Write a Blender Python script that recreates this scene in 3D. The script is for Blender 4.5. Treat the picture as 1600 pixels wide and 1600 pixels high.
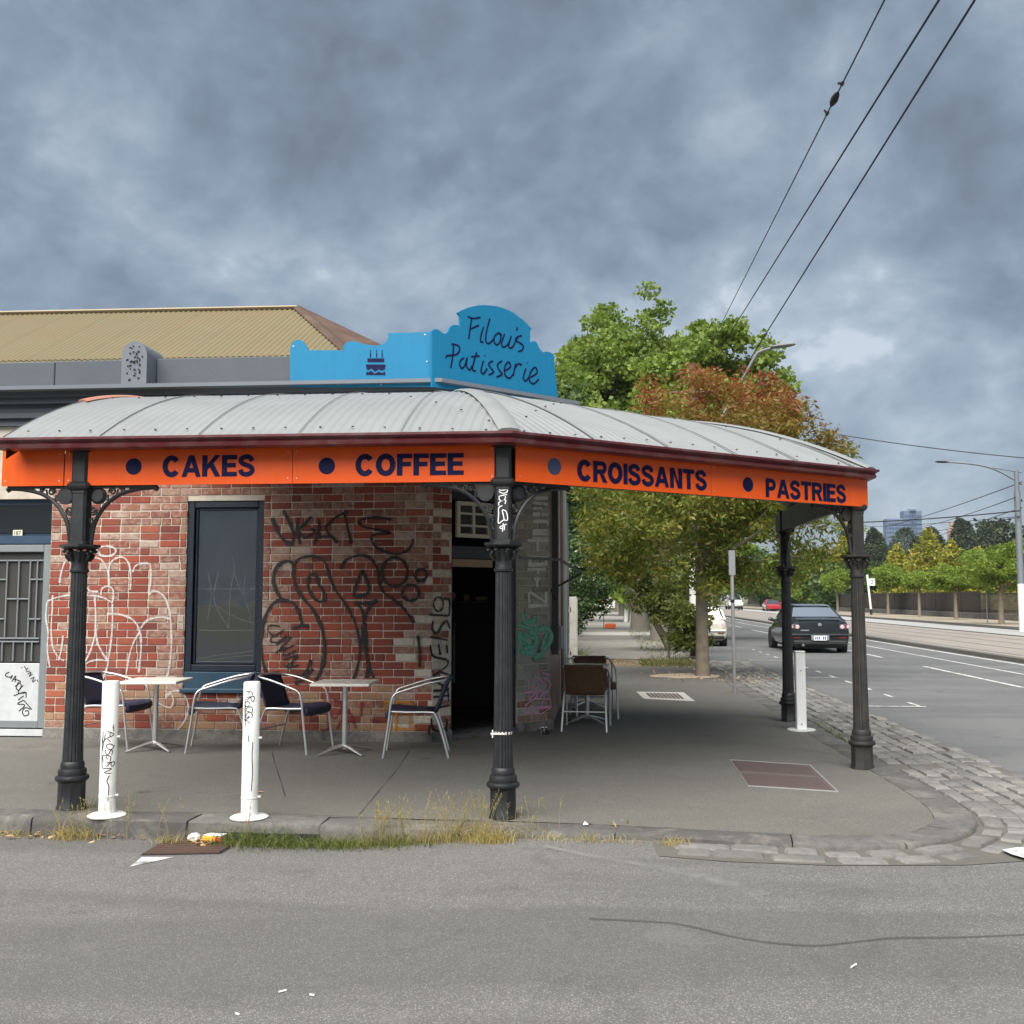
import bpy, math, random
import numpy as np
from mathutils import Vector, Matrix
random.seed(7); rng = np.random.default_rng(11)
scene = bpy.context.scene
for o in list(bpy.data.objects): bpy.data.objects.remove(o)
C = scene.collection
R = math.radians
PI = math.pi

# ------------------------------------------------------------------ camera
YAW, PITCH, EYE = R(5.0), math.atan(134/1600), 1.6
cam = bpy.data.cameras.new('camera'); cam.sensor_width = 36; cam.lens = 36.0; cam.clip_end = 4000; cam.clip_start = .05
camo = bpy.data.objects.new('camera', cam); C.objects.link(camo)
camo.location = (0, 0, EYE); camo.rotation_euler = (PI/2 + PITCH, 0, YAW)
scene.camera = camo

# ------------------------------------------------------------------ world, sun, exposure
SUN_EL, SUN_AZ = R(54), R(198)      # azimuth clockwise from +y: behind the viewer, a little to the left
w = bpy.data.worlds.new('World'); scene.world = w; w.use_nodes = True
nt = w.node_tree; N = nt.nodes; L = nt.links; N.clear()
out = N.new('ShaderNodeOutputWorld')
sky = N.new('ShaderNodeTexSky'); sky.sky_type = 'NISHITA'; sky.sun_disc = False
sky.sun_elevation = SUN_EL; sky.sun_rotation = SUN_AZ
bg1 = N.new('ShaderNodeBackground'); bg1.inputs['Strength'].default_value = .05
L.new(sky.outputs[0], bg1.inputs[0])
tc = N.new('ShaderNodeTexCoord'); sep = N.new('ShaderNodeSeparateXYZ'); L.new(tc.outputs['Generated'], sep.inputs[0])
def wm(op, a, b=None, c=None):
    n = N.new('ShaderNodeMath'); n.operation = op
    for i, v in enumerate((a, b, c)):
        if v is None: continue
        if isinstance(v, (int, float)): n.inputs[i].default_value = v
        else: L.new(v, n.inputs[i])
    return n.outputs[0]
zz = wm('ADD', wm('MAXIMUM', sep.outputs[2], 0.0), .62)
cx = wm('DIVIDE', sep.outputs[0], zz); cy = wm('DIVIDE', sep.outputs[1], zz)
comb = N.new('ShaderNodeCombineXYZ'); L.new(cx, comb.inputs[0]); L.new(cy, comb.inputs[1]); comb.inputs[2].default_value = 3.3
def wnoise(scale, detail, rough, dist=0.0, off=0.0):
    n = N.new('ShaderNodeTexNoise'); n.inputs['Scale'].default_value = scale; n.inputs['Detail'].default_value = detail
    n.inputs['Roughness'].default_value = rough; n.inputs['Distortion'].default_value = dist
    m = N.new('ShaderNodeMapping'); m.inputs['Location'].default_value = (off, off*.7, 0); m.inputs['Rotation'].default_value = (0, 0, .5)
    m.inputs['Scale'].default_value = (1, 1.0, 1)
    L.new(comb.outputs[0], m.inputs[0]); L.new(m.outputs[0], n.inputs['Vector']); return n.outputs[0]
n1 = wnoise(2.5, 5, .50, .3, 5.3); n2 = wnoise(5.6, 8, .58, .3, 2.6); n3 = wnoise(15, 7, .62, .2, 4.1)
cl = wm('ADD', wm('ADD', wm('MULTIPLY', n1, .42), wm('MULTIPLY', n2, .40)), wm('MULTIPLY', n3, .18))
ramp = N.new('ShaderNodeValToRGB'); L.new(cl, ramp.inputs[0])
e = ramp.color_ramp.elements
e[0].position = .40; e[0].color = (.165, .200, .248, 1)
e[1].position = .62; e[1].color = (.62, .69, .77, 1)
for p, c in ((.45, (.208, .260, .330, 1)), (.50, (.262, .336, .425, 1)), (.545, (.345, .422, .508, 1)), (.59, (.45, .53, .61, 1))):
    q = e.new(p); q.color = c
bg2 = N.new('ShaderNodeBackground'); L.new(ramp.outputs[0], bg2.inputs[0]); bg2.inputs['Strength'].default_value = .152
mx = N.new('ShaderNodeMixShader'); mx.inputs[0].default_value = .94
L.new(bg1.outputs[0], mx.inputs[1]); L.new(bg2.outputs[0], mx.inputs[2]); L.new(mx.outputs[0], out.inputs[0])
sl = bpy.data.lights.new('sun', 'SUN'); sl.energy = 1.5; sl.angle = R(72); sl.color = (1, .965, .91)
so = bpy.data.objects.new('sun', sl); C.objects.link(so)
sd = Vector((math.sin(SUN_AZ)*math.cos(SUN_EL), math.cos(SUN_AZ)*math.cos(SUN_EL), math.sin(SUN_EL)))
so.rotation_euler = sd.to_track_quat('Z', 'Y').to_euler(); so.location = sd*60
vs = scene.view_settings; vs.view_transform = 'Standard'; vs.look = 'None'; vs.exposure = 2.6; vs.gamma = 1
vs.use_curve_mapping = False

# ------------------------------------------------------------------ measuring helpers (photograph pixel -> point of a real plane)
def ray(u, v):
    a = (u-800)/1600.; b = -(v-800)/1600.
    f = math.cos(PITCH)-b*math.sin(PITCH); z = math.sin(PITCH)+b*math.cos(PITCH)
    c, s = math.cos(YAW), math.sin(YAW)
    return Vector((a*c-f*s, a*s+f*c, z))
def on_z(u, v, z=0): d = ray(u, v); t = (z-EYE)/d.z; return Vector((d.x*t, d.y*t, z))
def on_y(u, v, y): d = ray(u, v); t = y/d.y; return Vector((d.x*t, y, EYE+d.z*t))
def on_plane(u, v, p0, n):
    d = ray(u, v); o = Vector((0, 0, EYE)); t = (Vector(p0)-o).dot(n)/d.dot(n); return o+d*t

# ------------------------------------------------------------------ materials
def new_mat(name):
    m = bpy.data.materials.new(name); m.use_nodes = True
    t = m.node_tree; b = t.nodes['Principled BSDF']
    return m, t, b
def lnk(t, a, b): t.links.new(a, b)
def nd(t, k, **kw):
    n = t.nodes.new(k)
    for a, v in kw.items():
        if hasattr(n, a): setattr(n, a, v)
        else: n.inputs[a.replace('_', ' ')].default_value = v
    return n
def noise(t, scale, detail=4, rough=.55, vec=None, dist=0):
    n = nd(t, 'ShaderNodeTexNoise'); n.inputs['Scale'].default_value = scale; n.inputs['Detail'].default_value = detail
    n.inputs['Roughness'].default_value = rough; n.inputs['Distortion'].default_value = dist
    if vec is not None: lnk(t, vec, n.inputs['Vector'])
    return n.outputs[0]
def rampn(t, fac, stops):
    r = nd(t, 'ShaderNodeValToRGB'); lnk(t, fac, r.inputs[0]); e = r.color_ramp.elements
    while len(e) < len(stops): e.new(.5)
    for i, (p, c) in enumerate(stops): e[i].position = p; e[i].color = tuple(c)+(1,) if len(c) == 3 else c
    return r.outputs[0]
def mixc(t, fac, a, b, mode='MIX'):
    m = nd(t, 'ShaderNodeMix'); m.data_type = 'RGBA'; m.blend_type = mode
    for s, v in ((m.inputs[0], fac), (m.inputs[6], a), (m.inputs[7], b)):
        if hasattr(v, 'links'): lnk(t, v, s)
        elif isinstance(v, (int, float)): s.default_value = v
        else: s.default_value = tuple(v)+(1,) if len(v) == 3 else v
    return m.outputs[2]
def mth(t, op, a, b=None):
    n = nd(t, 'ShaderNodeMath'); n.operation = op
    for i, v in enumerate((a, b)):
        if v is None: continue
        if isinstance(v, (int, float)): n.inputs[i].default_value = v
        else: lnk(t, v, n.inputs[i])
    return n.outputs[0]
def world_pos(t): return nd(t, 'ShaderNodeNewGeometry').outputs['Position']
def obj_pos(t): return nd(t, 'ShaderNodeTexCoord').outputs['Object']
def bumpn(t, b, h, strength=.3, dist=.01):
    n = nd(t, 'ShaderNodeBump'); n.inputs['Strength'].default_value = strength; n.inputs['Distance'].default_value = dist
    lnk(t, h, n.inputs['Height']); lnk(t, n.outputs[0], b.inputs['Normal'])
def sc(c, k): return tuple(min(1, x*k) for x in c)
MATS = {}
def pm(name, col, rough=.6, metal=0., var=.18, vscale=3., grime=None, gamt=.5, gscale=1.4, bump=0., bscale=60., spec=None, world=True, fine=0, streak=None):
    """general paint / stone / metal: colour with drifting tone, optional grime blotches, optional fine relief"""
    if name in MATS: return MATS[name]
    m, t, b = new_mat(name)
    p = world_pos(t) if world else obj_pos(t)
    c = mixc(t, noise(t, vscale, 6, .6, p), sc(col, 1-var), sc(col, 1+var))
    if fine: c = mixc(t, mth(t, 'MULTIPLY', noise(t, fine, 2, .6, p), .5), c, sc(col, .45))
    if grime is not None:
        g = rampn(t, noise(t, gscale, 8, .65, p, .4), ((.45, (0, 0, 0)), (.68, (gamt, gamt, gamt))))
        c = mixc(t, g, c, grime)
    if streak:
        mp = nd(t, 'ShaderNodeMapping'); mp.inputs['Scale'].default_value = (9, 9, .7); lnk(t, p, mp.inputs[0])
        c = mixc(t, rampn(t, noise(t, 1.6, 6, .7, mp.outputs[0]), ((.5, (0,)*3), (.75, (streak[1],)*3))), c, streak[0])
    lnk(t, c, b.inputs['Base Color'])
    r = noise(t, vscale*2.3, 5, .6, p)
    rr = nd(t, 'ShaderNodeMapRange'); rr.inputs[3].default_value = max(.03, rough-.1); rr.inputs[4].default_value = min(1, rough+.12)
    lnk(t, r, rr.inputs[0]); lnk(t, rr.outputs[0], b.inputs['Roughness'])
    b.inputs['Metallic'].default_value = metal
    if spec is not None: b.inputs['Specular IOR Level'].default_value = spec
    if bump: bumpn(t, b, noise(t, bscale, 6, .65, p), bump, .01)
    MATS[name] = m; return m

# ------------------------------------------------------------------ mesh builder
class MB:
    def __init__(s): s.v = []; s.f = []; s.m = []; s.uv = None
    def add(s, vs, fs, mi=0):
        b = len(s.v); s.v += [tuple(x) for x in vs]; s.f += [tuple(i+b for i in f) for f in fs]; s.m += [mi]*len(fs); return s
    def box(s, x0, x1, y0, y1, z0, z1, mi=0):
        return s.add([(x0,y0,z0),(x1,y0,z0),(x1,y1,z0),(x0,y1,z0),(x0,y0,z1),(x1,y0,z1),(x1,y1,z1),(x0,y1,z1)],
              [(0,3,2,1),(4,5,6,7),(0,1,5,4),(1,2,6,5),(2,3,7,6),(3,0,4,7)], mi)
    def cbox(s, x0, x1, y0, y1, z0, z1, c=.01, mi=0):
        """box with chamfered edges"""
        V = []; idx = {}
        X = (x0, x1); Y = (y0, y1); Z = (z0, z1)
        for i in (0,1):
            for j in (0,1):
                for k in (0,1):
                    sx = c if i == 0 else -c; sy = c if j == 0 else -c; sz = c if k == 0 else -c
                    idx[i,j,k,'x'] = len(V); V.append((X[i], Y[j]+sy, Z[k]+sz))
                    idx[i,j,k,'y'] = len(V); V.append((X[i]+sx, Y[j], Z[k]+sz))
                    idx[i,j,k,'z'] = len(V); V.append((X[i]+sx, Y[j]+sy, Z[k]))
        F = []
        for a in (0,1):
            q = lambda o: o if a else o[::-1]
            F.append(q([idx[a,0,0,'x'],idx[a,1,0,'x'],idx[a,1,1,'x'],idx[a,0,1,'x']]))
            F.append(q([idx[0,a,0,'y'],idx[0,a,1,'y'],idx[1,a,1,'y'],idx[1,a,0,'y']]))
            F.append(q([idx[0,0,a,'z'],idx[1,0,a,'z'],idx[1,1,a,'z'],idx[0,1,a,'z']]))
        for a in (0,1):
            for b in (0,1):
                q = (lambda o: o if a == b else o[::-1])
                F.append(q([idx[a,b,0,'x'],idx[a,b,0,'y'],idx[a,b,1,'y'],idx[a,b,1,'x']][::-1]))
                F.append(q([idx[a,0,b,'z'],idx[a,0,b,'x'],idx[a,1,b,'x'],idx[a,1,b,'z']][::-1]))
                F.append(q([idx[0,a,b,'y'],idx[0,a,b,'z'],idx[1,a,b,'z'],idx[1,a,b,'y']][::-1]))
        for i in (0,1):
            for j in (0,1):
                for k in (0,1):
                    o = [idx[i,j,k,'x'],idx[i,j,k,'y'],idx[i,j,k,'z']]
                    F.append(o if (i+j+k) % 2 else o[::-1])
        return s.add(V, F, mi)
    def tube(s, pts, r, n=8, mi=0, caps=True, flat=None):
        """swept round bar; r a number or one per point; flat=(a,b) scales the section"""
        P = [Vector(p) for p in pts]; k = len(P); rs = r if isinstance(r, (list, tuple)) else [r]*k
        V = []; up = None
        for i in range(k):
            d = (P[min(i+1, k-1)]-P[max(i-1, 0)]).normalized()
            if up is None:
                up = Vector((0,0,1)) if abs(d.z) < .9 else Vector((1,0,0))
            sx = d.cross(up).normalized(); up = sx.cross(d).normalized()
            for j in range(n):
                a = 2*PI*j/n; fa, fb = flat or (1, 1)
                V.append(P[i]+sx*math.cos(a)*rs[i]*fa+up*math.sin(a)*rs[i]*fb)
        F = [(i*n+j, i*n+(j+1) % n, (i+1)*n+(j+1) % n, (i+1)*n+j) for i in range(k-1) for j in range(n)]
        if caps: F += [tuple(range(n))[::-1], tuple((k-1)*n+j for j in range(n))]
        return s.add(V, F, mi)
    def lathe(s, prof, n=24, c=(0,0,0), mi=0, rot=0, mod=None, caps=True):
        V = []
        for (r, z) in prof:
            for j in range(n):
                a = 2*PI*j/n+rot; q = r*(mod(a, z) if mod else 1)
                V.append((c[0]+q*math.cos(a), c[1]+q*math.sin(a), c[2]+z))
        k = len(prof)
        F = [(i*n+j, i*n+(j+1) % n, (i+1)*n+(j+1) % n, (i+1)*n+j) for i in range(k-1) for j in range(n)]
        if caps: F += [tuple(range(n))[::-1], tuple((k-1)*n+j for j in range(n))]
        return s.add(V, F, mi)
    def prism(s, poly, o, ax, ay, az, depth, mi=0):
        """polygon (2-D, any winding) in the plane (o; ax, ay), thickness depth along az"""
        o, ax, ay, az = map(Vector, (o, ax, ay, az)); n = len(poly)
        A = [o+ax*p[0]+ay*p[1] for p in poly]; B = [a+az*depth for a in A]
        F = [tuple(range(n))[::-1], tuple(range(n, 2*n))]+[(i, (i+1) % n, n+(i+1) % n, n+i) for i in range(n)]
        return s.add(A+B, F, mi)
    def ribbon(s, pts, width, nrm, mi=0):
        """flat painted stroke: strip of the given width lying in the plane with normal nrm; uv.y across"""
        P = [Vector(p) for p in pts]; nrm = Vector(nrm); k = len(P); V = []; F = []
        if s.uv is None: s.uv = []
        ws = width if isinstance(width, (list, tuple)) else [width]*k
        acc = 0; us = []
        for i in range(k):
            d = P[min(i+1, k-1)]-P[max(i-1, 0)]
            if d.length < 1e-9: d = Vector((1,0,0))
            sd = nrm.cross(d.normalized())
            V += [P[i]-sd*ws[i]/2, P[i]+sd*ws[i]/2]
            if i: acc += (P[i]-P[i-1]).length
            us.append(acc)
        for i in range(k-1):
            F.append((2*i, 2*i+1, 2*i+3, 2*i+2)); s.uv.append([(us[i],0),(us[i],1),(us[i+1],1),(us[i+1],0)])
        return s.add(V, F, mi)
    def build(s, name, mat, parent=None, smooth=None, loc=None):
        me = bpy.data.meshes.new(name); me.from_pydata(s.v, [], s.f)
        for m in (mat if isinstance(mat, (list, tuple)) else [mat]): me.materials.append(m)
        if isinstance(mat, (list, tuple)) and len(mat) > 1: me.polygons.foreach_set('material_index', s.m)
        if s.uv:
            ul = me.uv_layers.new(name='uv'); k = 0
            flat = [c for f in s.uv for c in f]
            for i, c in enumerate(flat): ul.data[i].uv = c
        if smooth is not None:
            me.polygons.foreach_set('use_smooth', [True]*len(me.polygons))
            me.set_sharp_from_angle(angle=R(smooth))
        me.update()
        return link(name, me, parent, loc)
def link(name, me, parent=None, loc=None):
    o = bpy.data.objects.new(name, me); C.objects.link(o)
    if parent is not None: o.parent = parent
    if loc is not None: o.location = loc
    return o
def fix_normals(o):
    import bmesh
    b = bmesh.new(); b.from_mesh(o.data); bmesh.ops.recalc_face_normals(b, faces=b.faces); b.to_mesh(o.data); b.free(); return o
def thing(name, label, cat, loc=(0,0,0), rz=0, group=None):
    o = bpy.data.objects.new(name, None); C.objects.link(o); o.location = loc; o.rotation_euler = (0,0,rz); o.empty_display_size = .2
    return tag(o, label, cat, group)
def tag(o, label=None, cat=None, group=None, kind=None):
    if label: o['label'] = label
    if cat: o['category'] = cat
    if group: o['group'] = group
    if kind: o['kind'] = kind
    return o
def copy_tree(o, parent=None):
    c = o.copy(); C.objects.link(c); c.parent = parent
    for ch in [x for x in bpy.data.objects if x.parent == o]: copy_tree(ch, c)
    return c
def catmull(pts, n=6, closed=False):
    P = [Vector(p) for p in pts]; k = len(P); out = []
    for i in range(k if closed else k-1):
        g = (lambda j: P[j % k]) if closed else (lambda j: P[max(0, min(k-1, j))])
        a, b, c, d = g(i-1), g(i), g(i+1), g(i+2)
        for q in range(n):
            t = q/n
            out.append(.5*((2*b)+(c-a)*t+(2*a-5*b+4*c-d)*t*t+(3*b-a-3*c+d)*t**3))
    out.append(P[0] if closed else P[-1]); return out
def block_text(name, txt, h, mat, parent, o, ax, width, nrm, t=.245, gap=.055):
    """bold grotesque capitals cut as flat shapes; strokes step forward a hair so that none share a plane"""
    o, ax, nrm = Vector(o), Vector(ax).normalized(), Vector(nrm); up = Vector((0,0,1))
    WD = {'I': .215, 'E': .70, 'F': .66, 'T': .74, 'A': .90, 'K': .86, 'C': .84, 'O': .86, 'S': .76, 'R': .80, 'P': .74, 'N': .78}
    tot = sum(WD[c] for c in txt)+gap*(len(txt)-1); kx = width/(tot*h); mb = MB(); x = 0.; lay = [0]
    def put_(poly): lay[0] = (lay[0]+1) % 5; mb.add([o+ax*((x+p[0])*h*kx)+up*(p[1]*h)+nrm*(.0004*lay[0]) for p in poly], [tuple(range(len(poly)))])
    def rect(x0, x1, y0, y1): put_([(x0,y0),(x1,y0),(x1,y1),(x0,y1)])
    def band(cl, th=None):
        th = th or t; n = len(cl); L_ = []; R_ = []
        for i in range(n):
            a = cl[max(0, i-1)]; b = cl[min(n-1, i+1)]; dx, dy = b[0]-a[0], b[1]-a[1]; l = math.hypot(dx, dy) or 1
            L_.append((cl[i][0]-dy/l*th/2, cl[i][1]+dx/l*th/2)); R_.append((cl[i][0]+dy/l*th/2, cl[i][1]-dx/l*th/2))
        lay[0] = (lay[0]+1) % 5; P = [o+ax*((x+p[0])*h*kx)+up*(p[1]*h)+nrm*(.0004*lay[0]) for p in L_+R_]
        mb.add(P, [(i, i+1, n+i+1, n+i) for i in range(n-1)])
    def arc(cx_, cy_, rx, ry, a0, a1, n=22): return [(cx_+rx*math.cos(R(a0+(a1-a0)*i/n)), cy_+ry*math.sin(R(a0+(a1-a0)*i/n))) for i in range(n+1)]
    hb = t*.86
    for c in txt:
        w_ = WD[c]
        if c in 'IEFKRPN': rect(0, t, 0, 1)
        if c in 'EF':
            rect(t, w_, 1-hb, 1); rect(t, w_*.92, .5-hb/2+.02, .5+hb/2+.02)
            if c == 'E': rect(t, w_, 0, hb)
        elif c == 'T': rect(0, w_, 1-hb, 1); rect(w_/2-t/2, w_/2+t/2, 0, 1-hb)
        elif c == 'A': put_([(0,0),(.225,0),(w_/2+.10,1),(w_/2-.125,1)]); put_([(w_,0),(w_-.225,0),(w_/2-.10,1),(w_/2+.125,1)]); rect(.24, w_-.24, .20, .20+hb)
        elif c == 'K': put_([(t,.30),(w_-.01,1),(w_-.28,1),(t,.58)]); put_([(.32,.52),(.48,.70),(w_,0),(w_-.26,0)])
        elif c == 'N': put_([(t*.55,1),(t*1.15,1),(w_-t*.55,0),(w_-t*1.15,0)]); rect(w_-t, w_, 0, 1)
        elif c == 'C': band(arc(w_/2, .5, (w_-t)/2, (1-hb)/2, 36, 324))
        elif c == 'O': band(arc(w_/2, .5, (w_-t)/2, (1-hb)/2, 0, 360, 32))
        elif c in 'RP':
            lo = .40 if c == 'R' else .36; ry = (1-hb-lo)/2; cy_ = lo+hb*.0+ry; cxx = w_-t/2-ry*.9
            band([(t*.9, 1-hb/2), (cxx, 1-hb/2)]+arc(cxx, cy_+hb/2, ry*.9, ry, 88, -88)+[(cxx, lo+hb/2), (t*.9, lo+hb/2)], hb)
            if c == 'R': put_([(w_*.42,lo+.06),(w_*.42+.22,lo+.06),(w_+.02,0),(w_-.23,0)])
        elif c == 'S': band([(p.x, p.y) for p in catmull([(a*w_, b, 0) for a, b in ((.83,.70),(.74,.85),(.5,.912),(.25,.85),(.15,.715),(.28,.585),(.5,.52),(.74,.44),(.86,.285),(.75,.145),(.5,.088),(.24,.145),(.13,.31))], 4)], t*.9)
        x += w_+gap
    return fix_face(mb.build(name, mat, parent), nrm)
def fix_face(o, nrm):
    for p in o.data.polygons:
        if p.normal.dot(nrm) < 0: p.flip()
    return o
def text_mesh(name, txt, h, bold, mat, parent, o, ax, ay, width=None, depth=.002):
    """flat cut lettering; o = lower-left corner of the word, h = cap height"""
    cu = bpy.data.curves.new(name, 'FONT'); cu.body = txt; cu.size = 1; cu.offset = bold; cu.extrude = .0; cu.resolution_u = 6
    t = bpy.data.objects.new(name, cu); C.objects.link(t); bpy.context.view_layer.update()
    dg = bpy.context.evaluated_depsgraph_get(); me = bpy.data.meshes.new_from_object(t.evaluated_get(dg))
    bpy.data.objects.remove(t); bpy.data.curves.remove(cu)
    vs_ = np.array([v.co[:] for v in me.vertices]); x0, y0 = vs_[:,0].min(), vs_[:,1].min(); x1, y1 = vs_[:,0].max(), vs_[:,1].max()
    ky = h/(y1-y0); kx = (width/(x1-x0)) if width else ky
    o, ax, ay = Vector(o), Vector(ax).normalized(), Vector(ay).normalized(); az = ax.cross(ay)
    for v in me.vertices: v.co = o+ax*((v.co.x-x0)*kx)+ay*((v.co.y-y0)*ky)
    me.name = name; me.materials.clear(); me.materials.append(mat); me.update()
    return link(name, me, parent)
# a small single-stroke alphabet for hand lettering (unit box)
HAND = {'A':[[(0,0),(.45,1),(.85,0)],[(.15,.4),(.75,.38)]],'B':[[(0,0),(.05,1),(.6,.9),(.55,.6),(.1,.5),(.75,.4),(.7,.05),(0,0)]],
'C':[[(.8,.85),(.45,1),(.05,.7),(.05,.3),(.4,0),(.8,.15)]],'D':[[(0,0),(.05,1),(.7,.75),(.75,.3),(0,0)]],
'E':[[(.8,1),(.1,.97),(.05,0),(.8,.03)],[(.07,.5),(.65,.53)]],'F':[[(.8,1),(.1,.95),(.05,0)],[(.07,.5),(.6,.53)]],
'G':[[(.8,.85),(.4,1),(.05,.6),(.2,.05),(.75,.1),(.8,.45),(.45,.45)]],'H':[[(.05,0),(.1,1)],[(.75,0),(.8,1)],[(.08,.5),(.78,.5)]],
'I':[[(.3,0),(.35,1)]],'K':[[(.05,0),(.1,1)],[(.75,1),(.1,.45),(.8,0)]],'L':[[(.1,1),(.05,0),(.7,.05)]],'M':[[(0,0),(.1,1),(.4,.35),(.75,1),(.85,0)]],
'N':[[(.05,0),(.08,1),(.75,.05),(.8,1)]],'O':[[(.4,1),(.05,.7),(.05,.25),(.4,0),(.75,.3),(.75,.75),(.4,1)]],'P':[[(.05,0),(.1,1),(.7,.9),(.65,.55),(.1,.45)]],
'R':[[(.05,0),(.1,1),(.7,.9),(.65,.55),(.1,.45),(.8,0)]],'S':[[(.75,.85),(.4,1),(.1,.75),(.65,.45),(.7,.15),(.35,0),(0,.15)]],
'T':[[(0,.97),(.85,1)],[(.42,1),(.4,0)]],'U':[[(.05,1),(.08,.2),(.4,0),(.7,.2),(.75,1)]],'V':[[(0,1),(.4,0),(.8,1)]],'Y':[[(0,1),(.4,.5),(.8,1)],[(.4,.5),(.35,0)]],
'Z':[[(.05,1),(.8,.95),(.05,.03),(.8,0)]],'2':[[(.05,.75),(.3,1),(.7,.8),(.55,.45),(.05,0),(.8,.03)]],'*':[[(.1,.2),(.7,.8)],[(.4,.95),(.4,.1)],[(.05,.65),(.75,.6)],[(.1,.85),(.65,.15)]],'-':[[(.1,.5),(.7,.5)]],' ':[]}
def hand(mb, txt, o, ax, ay, nrm, size, width, slant=.12, jit=.06, adv=1.05):
    o, ax, ay = Vector(o), Vector(ax), Vector(ay); x = 0
    for ch in txt:
        for st in HAND.get(ch, []):
            pts = [o+ax*((x+p[0]+slant*p[1]+random.uniform(-jit, jit))*size)+ay*((p[1]+random.uniform(-jit, jit))*size) for p in st]
            pts = catmull(pts, 4) if len(pts) > 2 else pts
            mb.ribbon(pts, width, nrm)
        x += adv if ch != 'I' else adv*.7
    return mb

# ------------------------------------------------------------------ ground materials
def asphalt(name, base, light, speck=.5, patch=None, scale=1.0, polish=.42):
    m, t, b = new_mat(name); p = world_pos(t)
    big = noise(t, .5, 5, .6, p); mid = noise(t, 3.2, 6, .65, p)
    c = mixc(t, mth(t, 'MULTIPLY', mth(t, 'ADD', big, mid), .5), sc(base, .72), sc(base, 1.3))
    vo = nd(t, 'ShaderNodeTexVoronoi'); vo.inputs['Scale'].default_value = 135*scale; lnk(t, p, vo.inputs['Vector'])
    wn = nd(t, 'ShaderNodeTexWhiteNoise'); lnk(t, vo.outputs['Position'], wn.inputs[0])
    st = rampn(t, wn.outputs[0], ((.0, (0, 0, 0)), (.62, (.08,)*3), (.86, (.35,)*3), (1, (1, 1, 1))))
    c = mixc(t, mth(t, 'MULTIPLY', st, speck), c, light)
    dk = rampn(t, noise(t, 1.3, 8, .7, p, .6), ((.30, (1, 1, 1)), (.42, (0, 0, 0))))
    c = mixc(t, mth(t, 'MULTIPLY', dk, .35), c, sc(base, .5))
    mp = nd(t, 'ShaderNodeMapping'); mp.inputs['Scale'].default_value = (.16, 1.0, 1); lnk(t, p, mp.inputs[0])
    c = mixc(t, rampn(t, noise(t, 1.1, 5, .6, mp.outputs[0], .3), ((.44, (polish,)*3), (.56, (0,)*3))), c, sc(base, .70))
    c = mixc(t, rampn(t, noise(t, .8, 6, .65, p, 1.5), ((.60, (0,)*3), (.66, (.35,)*3))), c, sc(base, 1.5))
    sm = nd(t, 'ShaderNodeTexVoronoi'); sm.inputs['Scale'].default_value = .9; sm.inputs['Randomness'].default_value = 1; lnk(t, p, sm.inputs['Vector'])
    c = mixc(t, rampn(t, mth(t, 'ADD', sm.outputs['Distance'], mth(t, 'MULTIPLY', noise(t, 9, 5, .6, p), .12)), ((.09, (.6,)*3), (.13, (0,)*3))), c, sc(base, .42))
    if patch: c = mixc(t, rampn(t, noise(t, .35, 4, .6, p, 1.2), ((.52, (0,)*3), (.6, (.55,)*3))), c, patch)
    lnk(t, c, b.inputs['Base Color']); b.inputs['Roughness'].default_value = .88; b.inputs['Specular IOR Level'].default_value = .3
    h = mth(t, 'ADD', mth(t, 'MULTIPLY', vo.outputs['Distance'], 1.2), noise(t, 160*scale, 3, .6, p))
    bumpn(t, b, h, .55, .006)
    return m
M_road = asphalt('asphalt_side', (.107, .104, .099), (.42, .41, .385), .58, None, 1.45)
M_main = asphalt('asphalt_main', (.118, .120, .120), (.27, .27, .27), .35, (.150, .150, .146), .7)
M_foot = asphalt('asphalt_footpath', (.112, .108, .096), (.32, .305, .27), .42, (.118, .113, .099), 1.0, .12)
M_foot2 = asphalt('footpath_far', (.26, .245, .215), (.34, .32, .29), .3, (.20, .19, .17))
def stone(name, base, world=False, k=1.0):
    m, t, b = new_mat(name); p = world_pos(t)
    oi = nd(t, 'ShaderNodeObjectInfo'); isl = nd(t, 'ShaderNodeNewGeometry').outputs['Random Per Island']
    rnd = mth(t, 'FRACT', mth(t, 'ADD', oi.outputs['Random'], isl))
    c = mixc(t, rnd, sc(base, .7), sc(base, 1.3))
    c = mixc(t, rampn(t, noise(t, 14, 6, .7, p), ((.35, (.6,)*3), (.55, (0,)*3))), c, sc(base, .6))
    c = mixc(t, rampn(t, noise(t, 2.3, 6, .7, p, .5), ((.5, (0,)*3), (.72, (.6,)*3))), c, (.26, .24, .20))
    lnk(t, c, b.inputs['Base Color']); b.inputs['Roughness'].default_value = .85
    bumpn(t, b, noise(t, 45, 7, .7, p), .7, .012)
    return m
M_blue = stone('bluestone', (.155, .150, .140)); M_kerb = stone('kerb_bluestone', (.090, .086, .080))
M_bed = pm('gutter_grit', (.105, .097, .083), .95, var=.35, vscale=7, grime=(.10, .095, .08), gamt=.8, gscale=3, bump=.8, bscale=90)
M_dirt = pm('leafy_dirt', (.17, .125, .08), .95, var=.45, vscale=9, grime=(.07, .075, .035), gamt=.8, gscale=4, bump=.8, bscale=70)
M_conc = pm('tram_concrete', (.235, .205, .178), .9, var=.12, vscale=1.2, grime=(.16, .15, .135), gamt=.5, gscale=.7, bump=.2)
M_far = pm('far_carriageway', (.30, .30, .295), .85, var=.1, vscale=.6, bump=.1)
M_white = pm('road_white', (.55, .55, .53), .75, var=.12, vscale=20, grime=(.16, .16, .155), gamt=1, gscale=7)
M_earth = pm('earth', (.10, .10, .05), .95, var=.4, vscale=.3, bump=.3, bscale=8)

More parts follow.
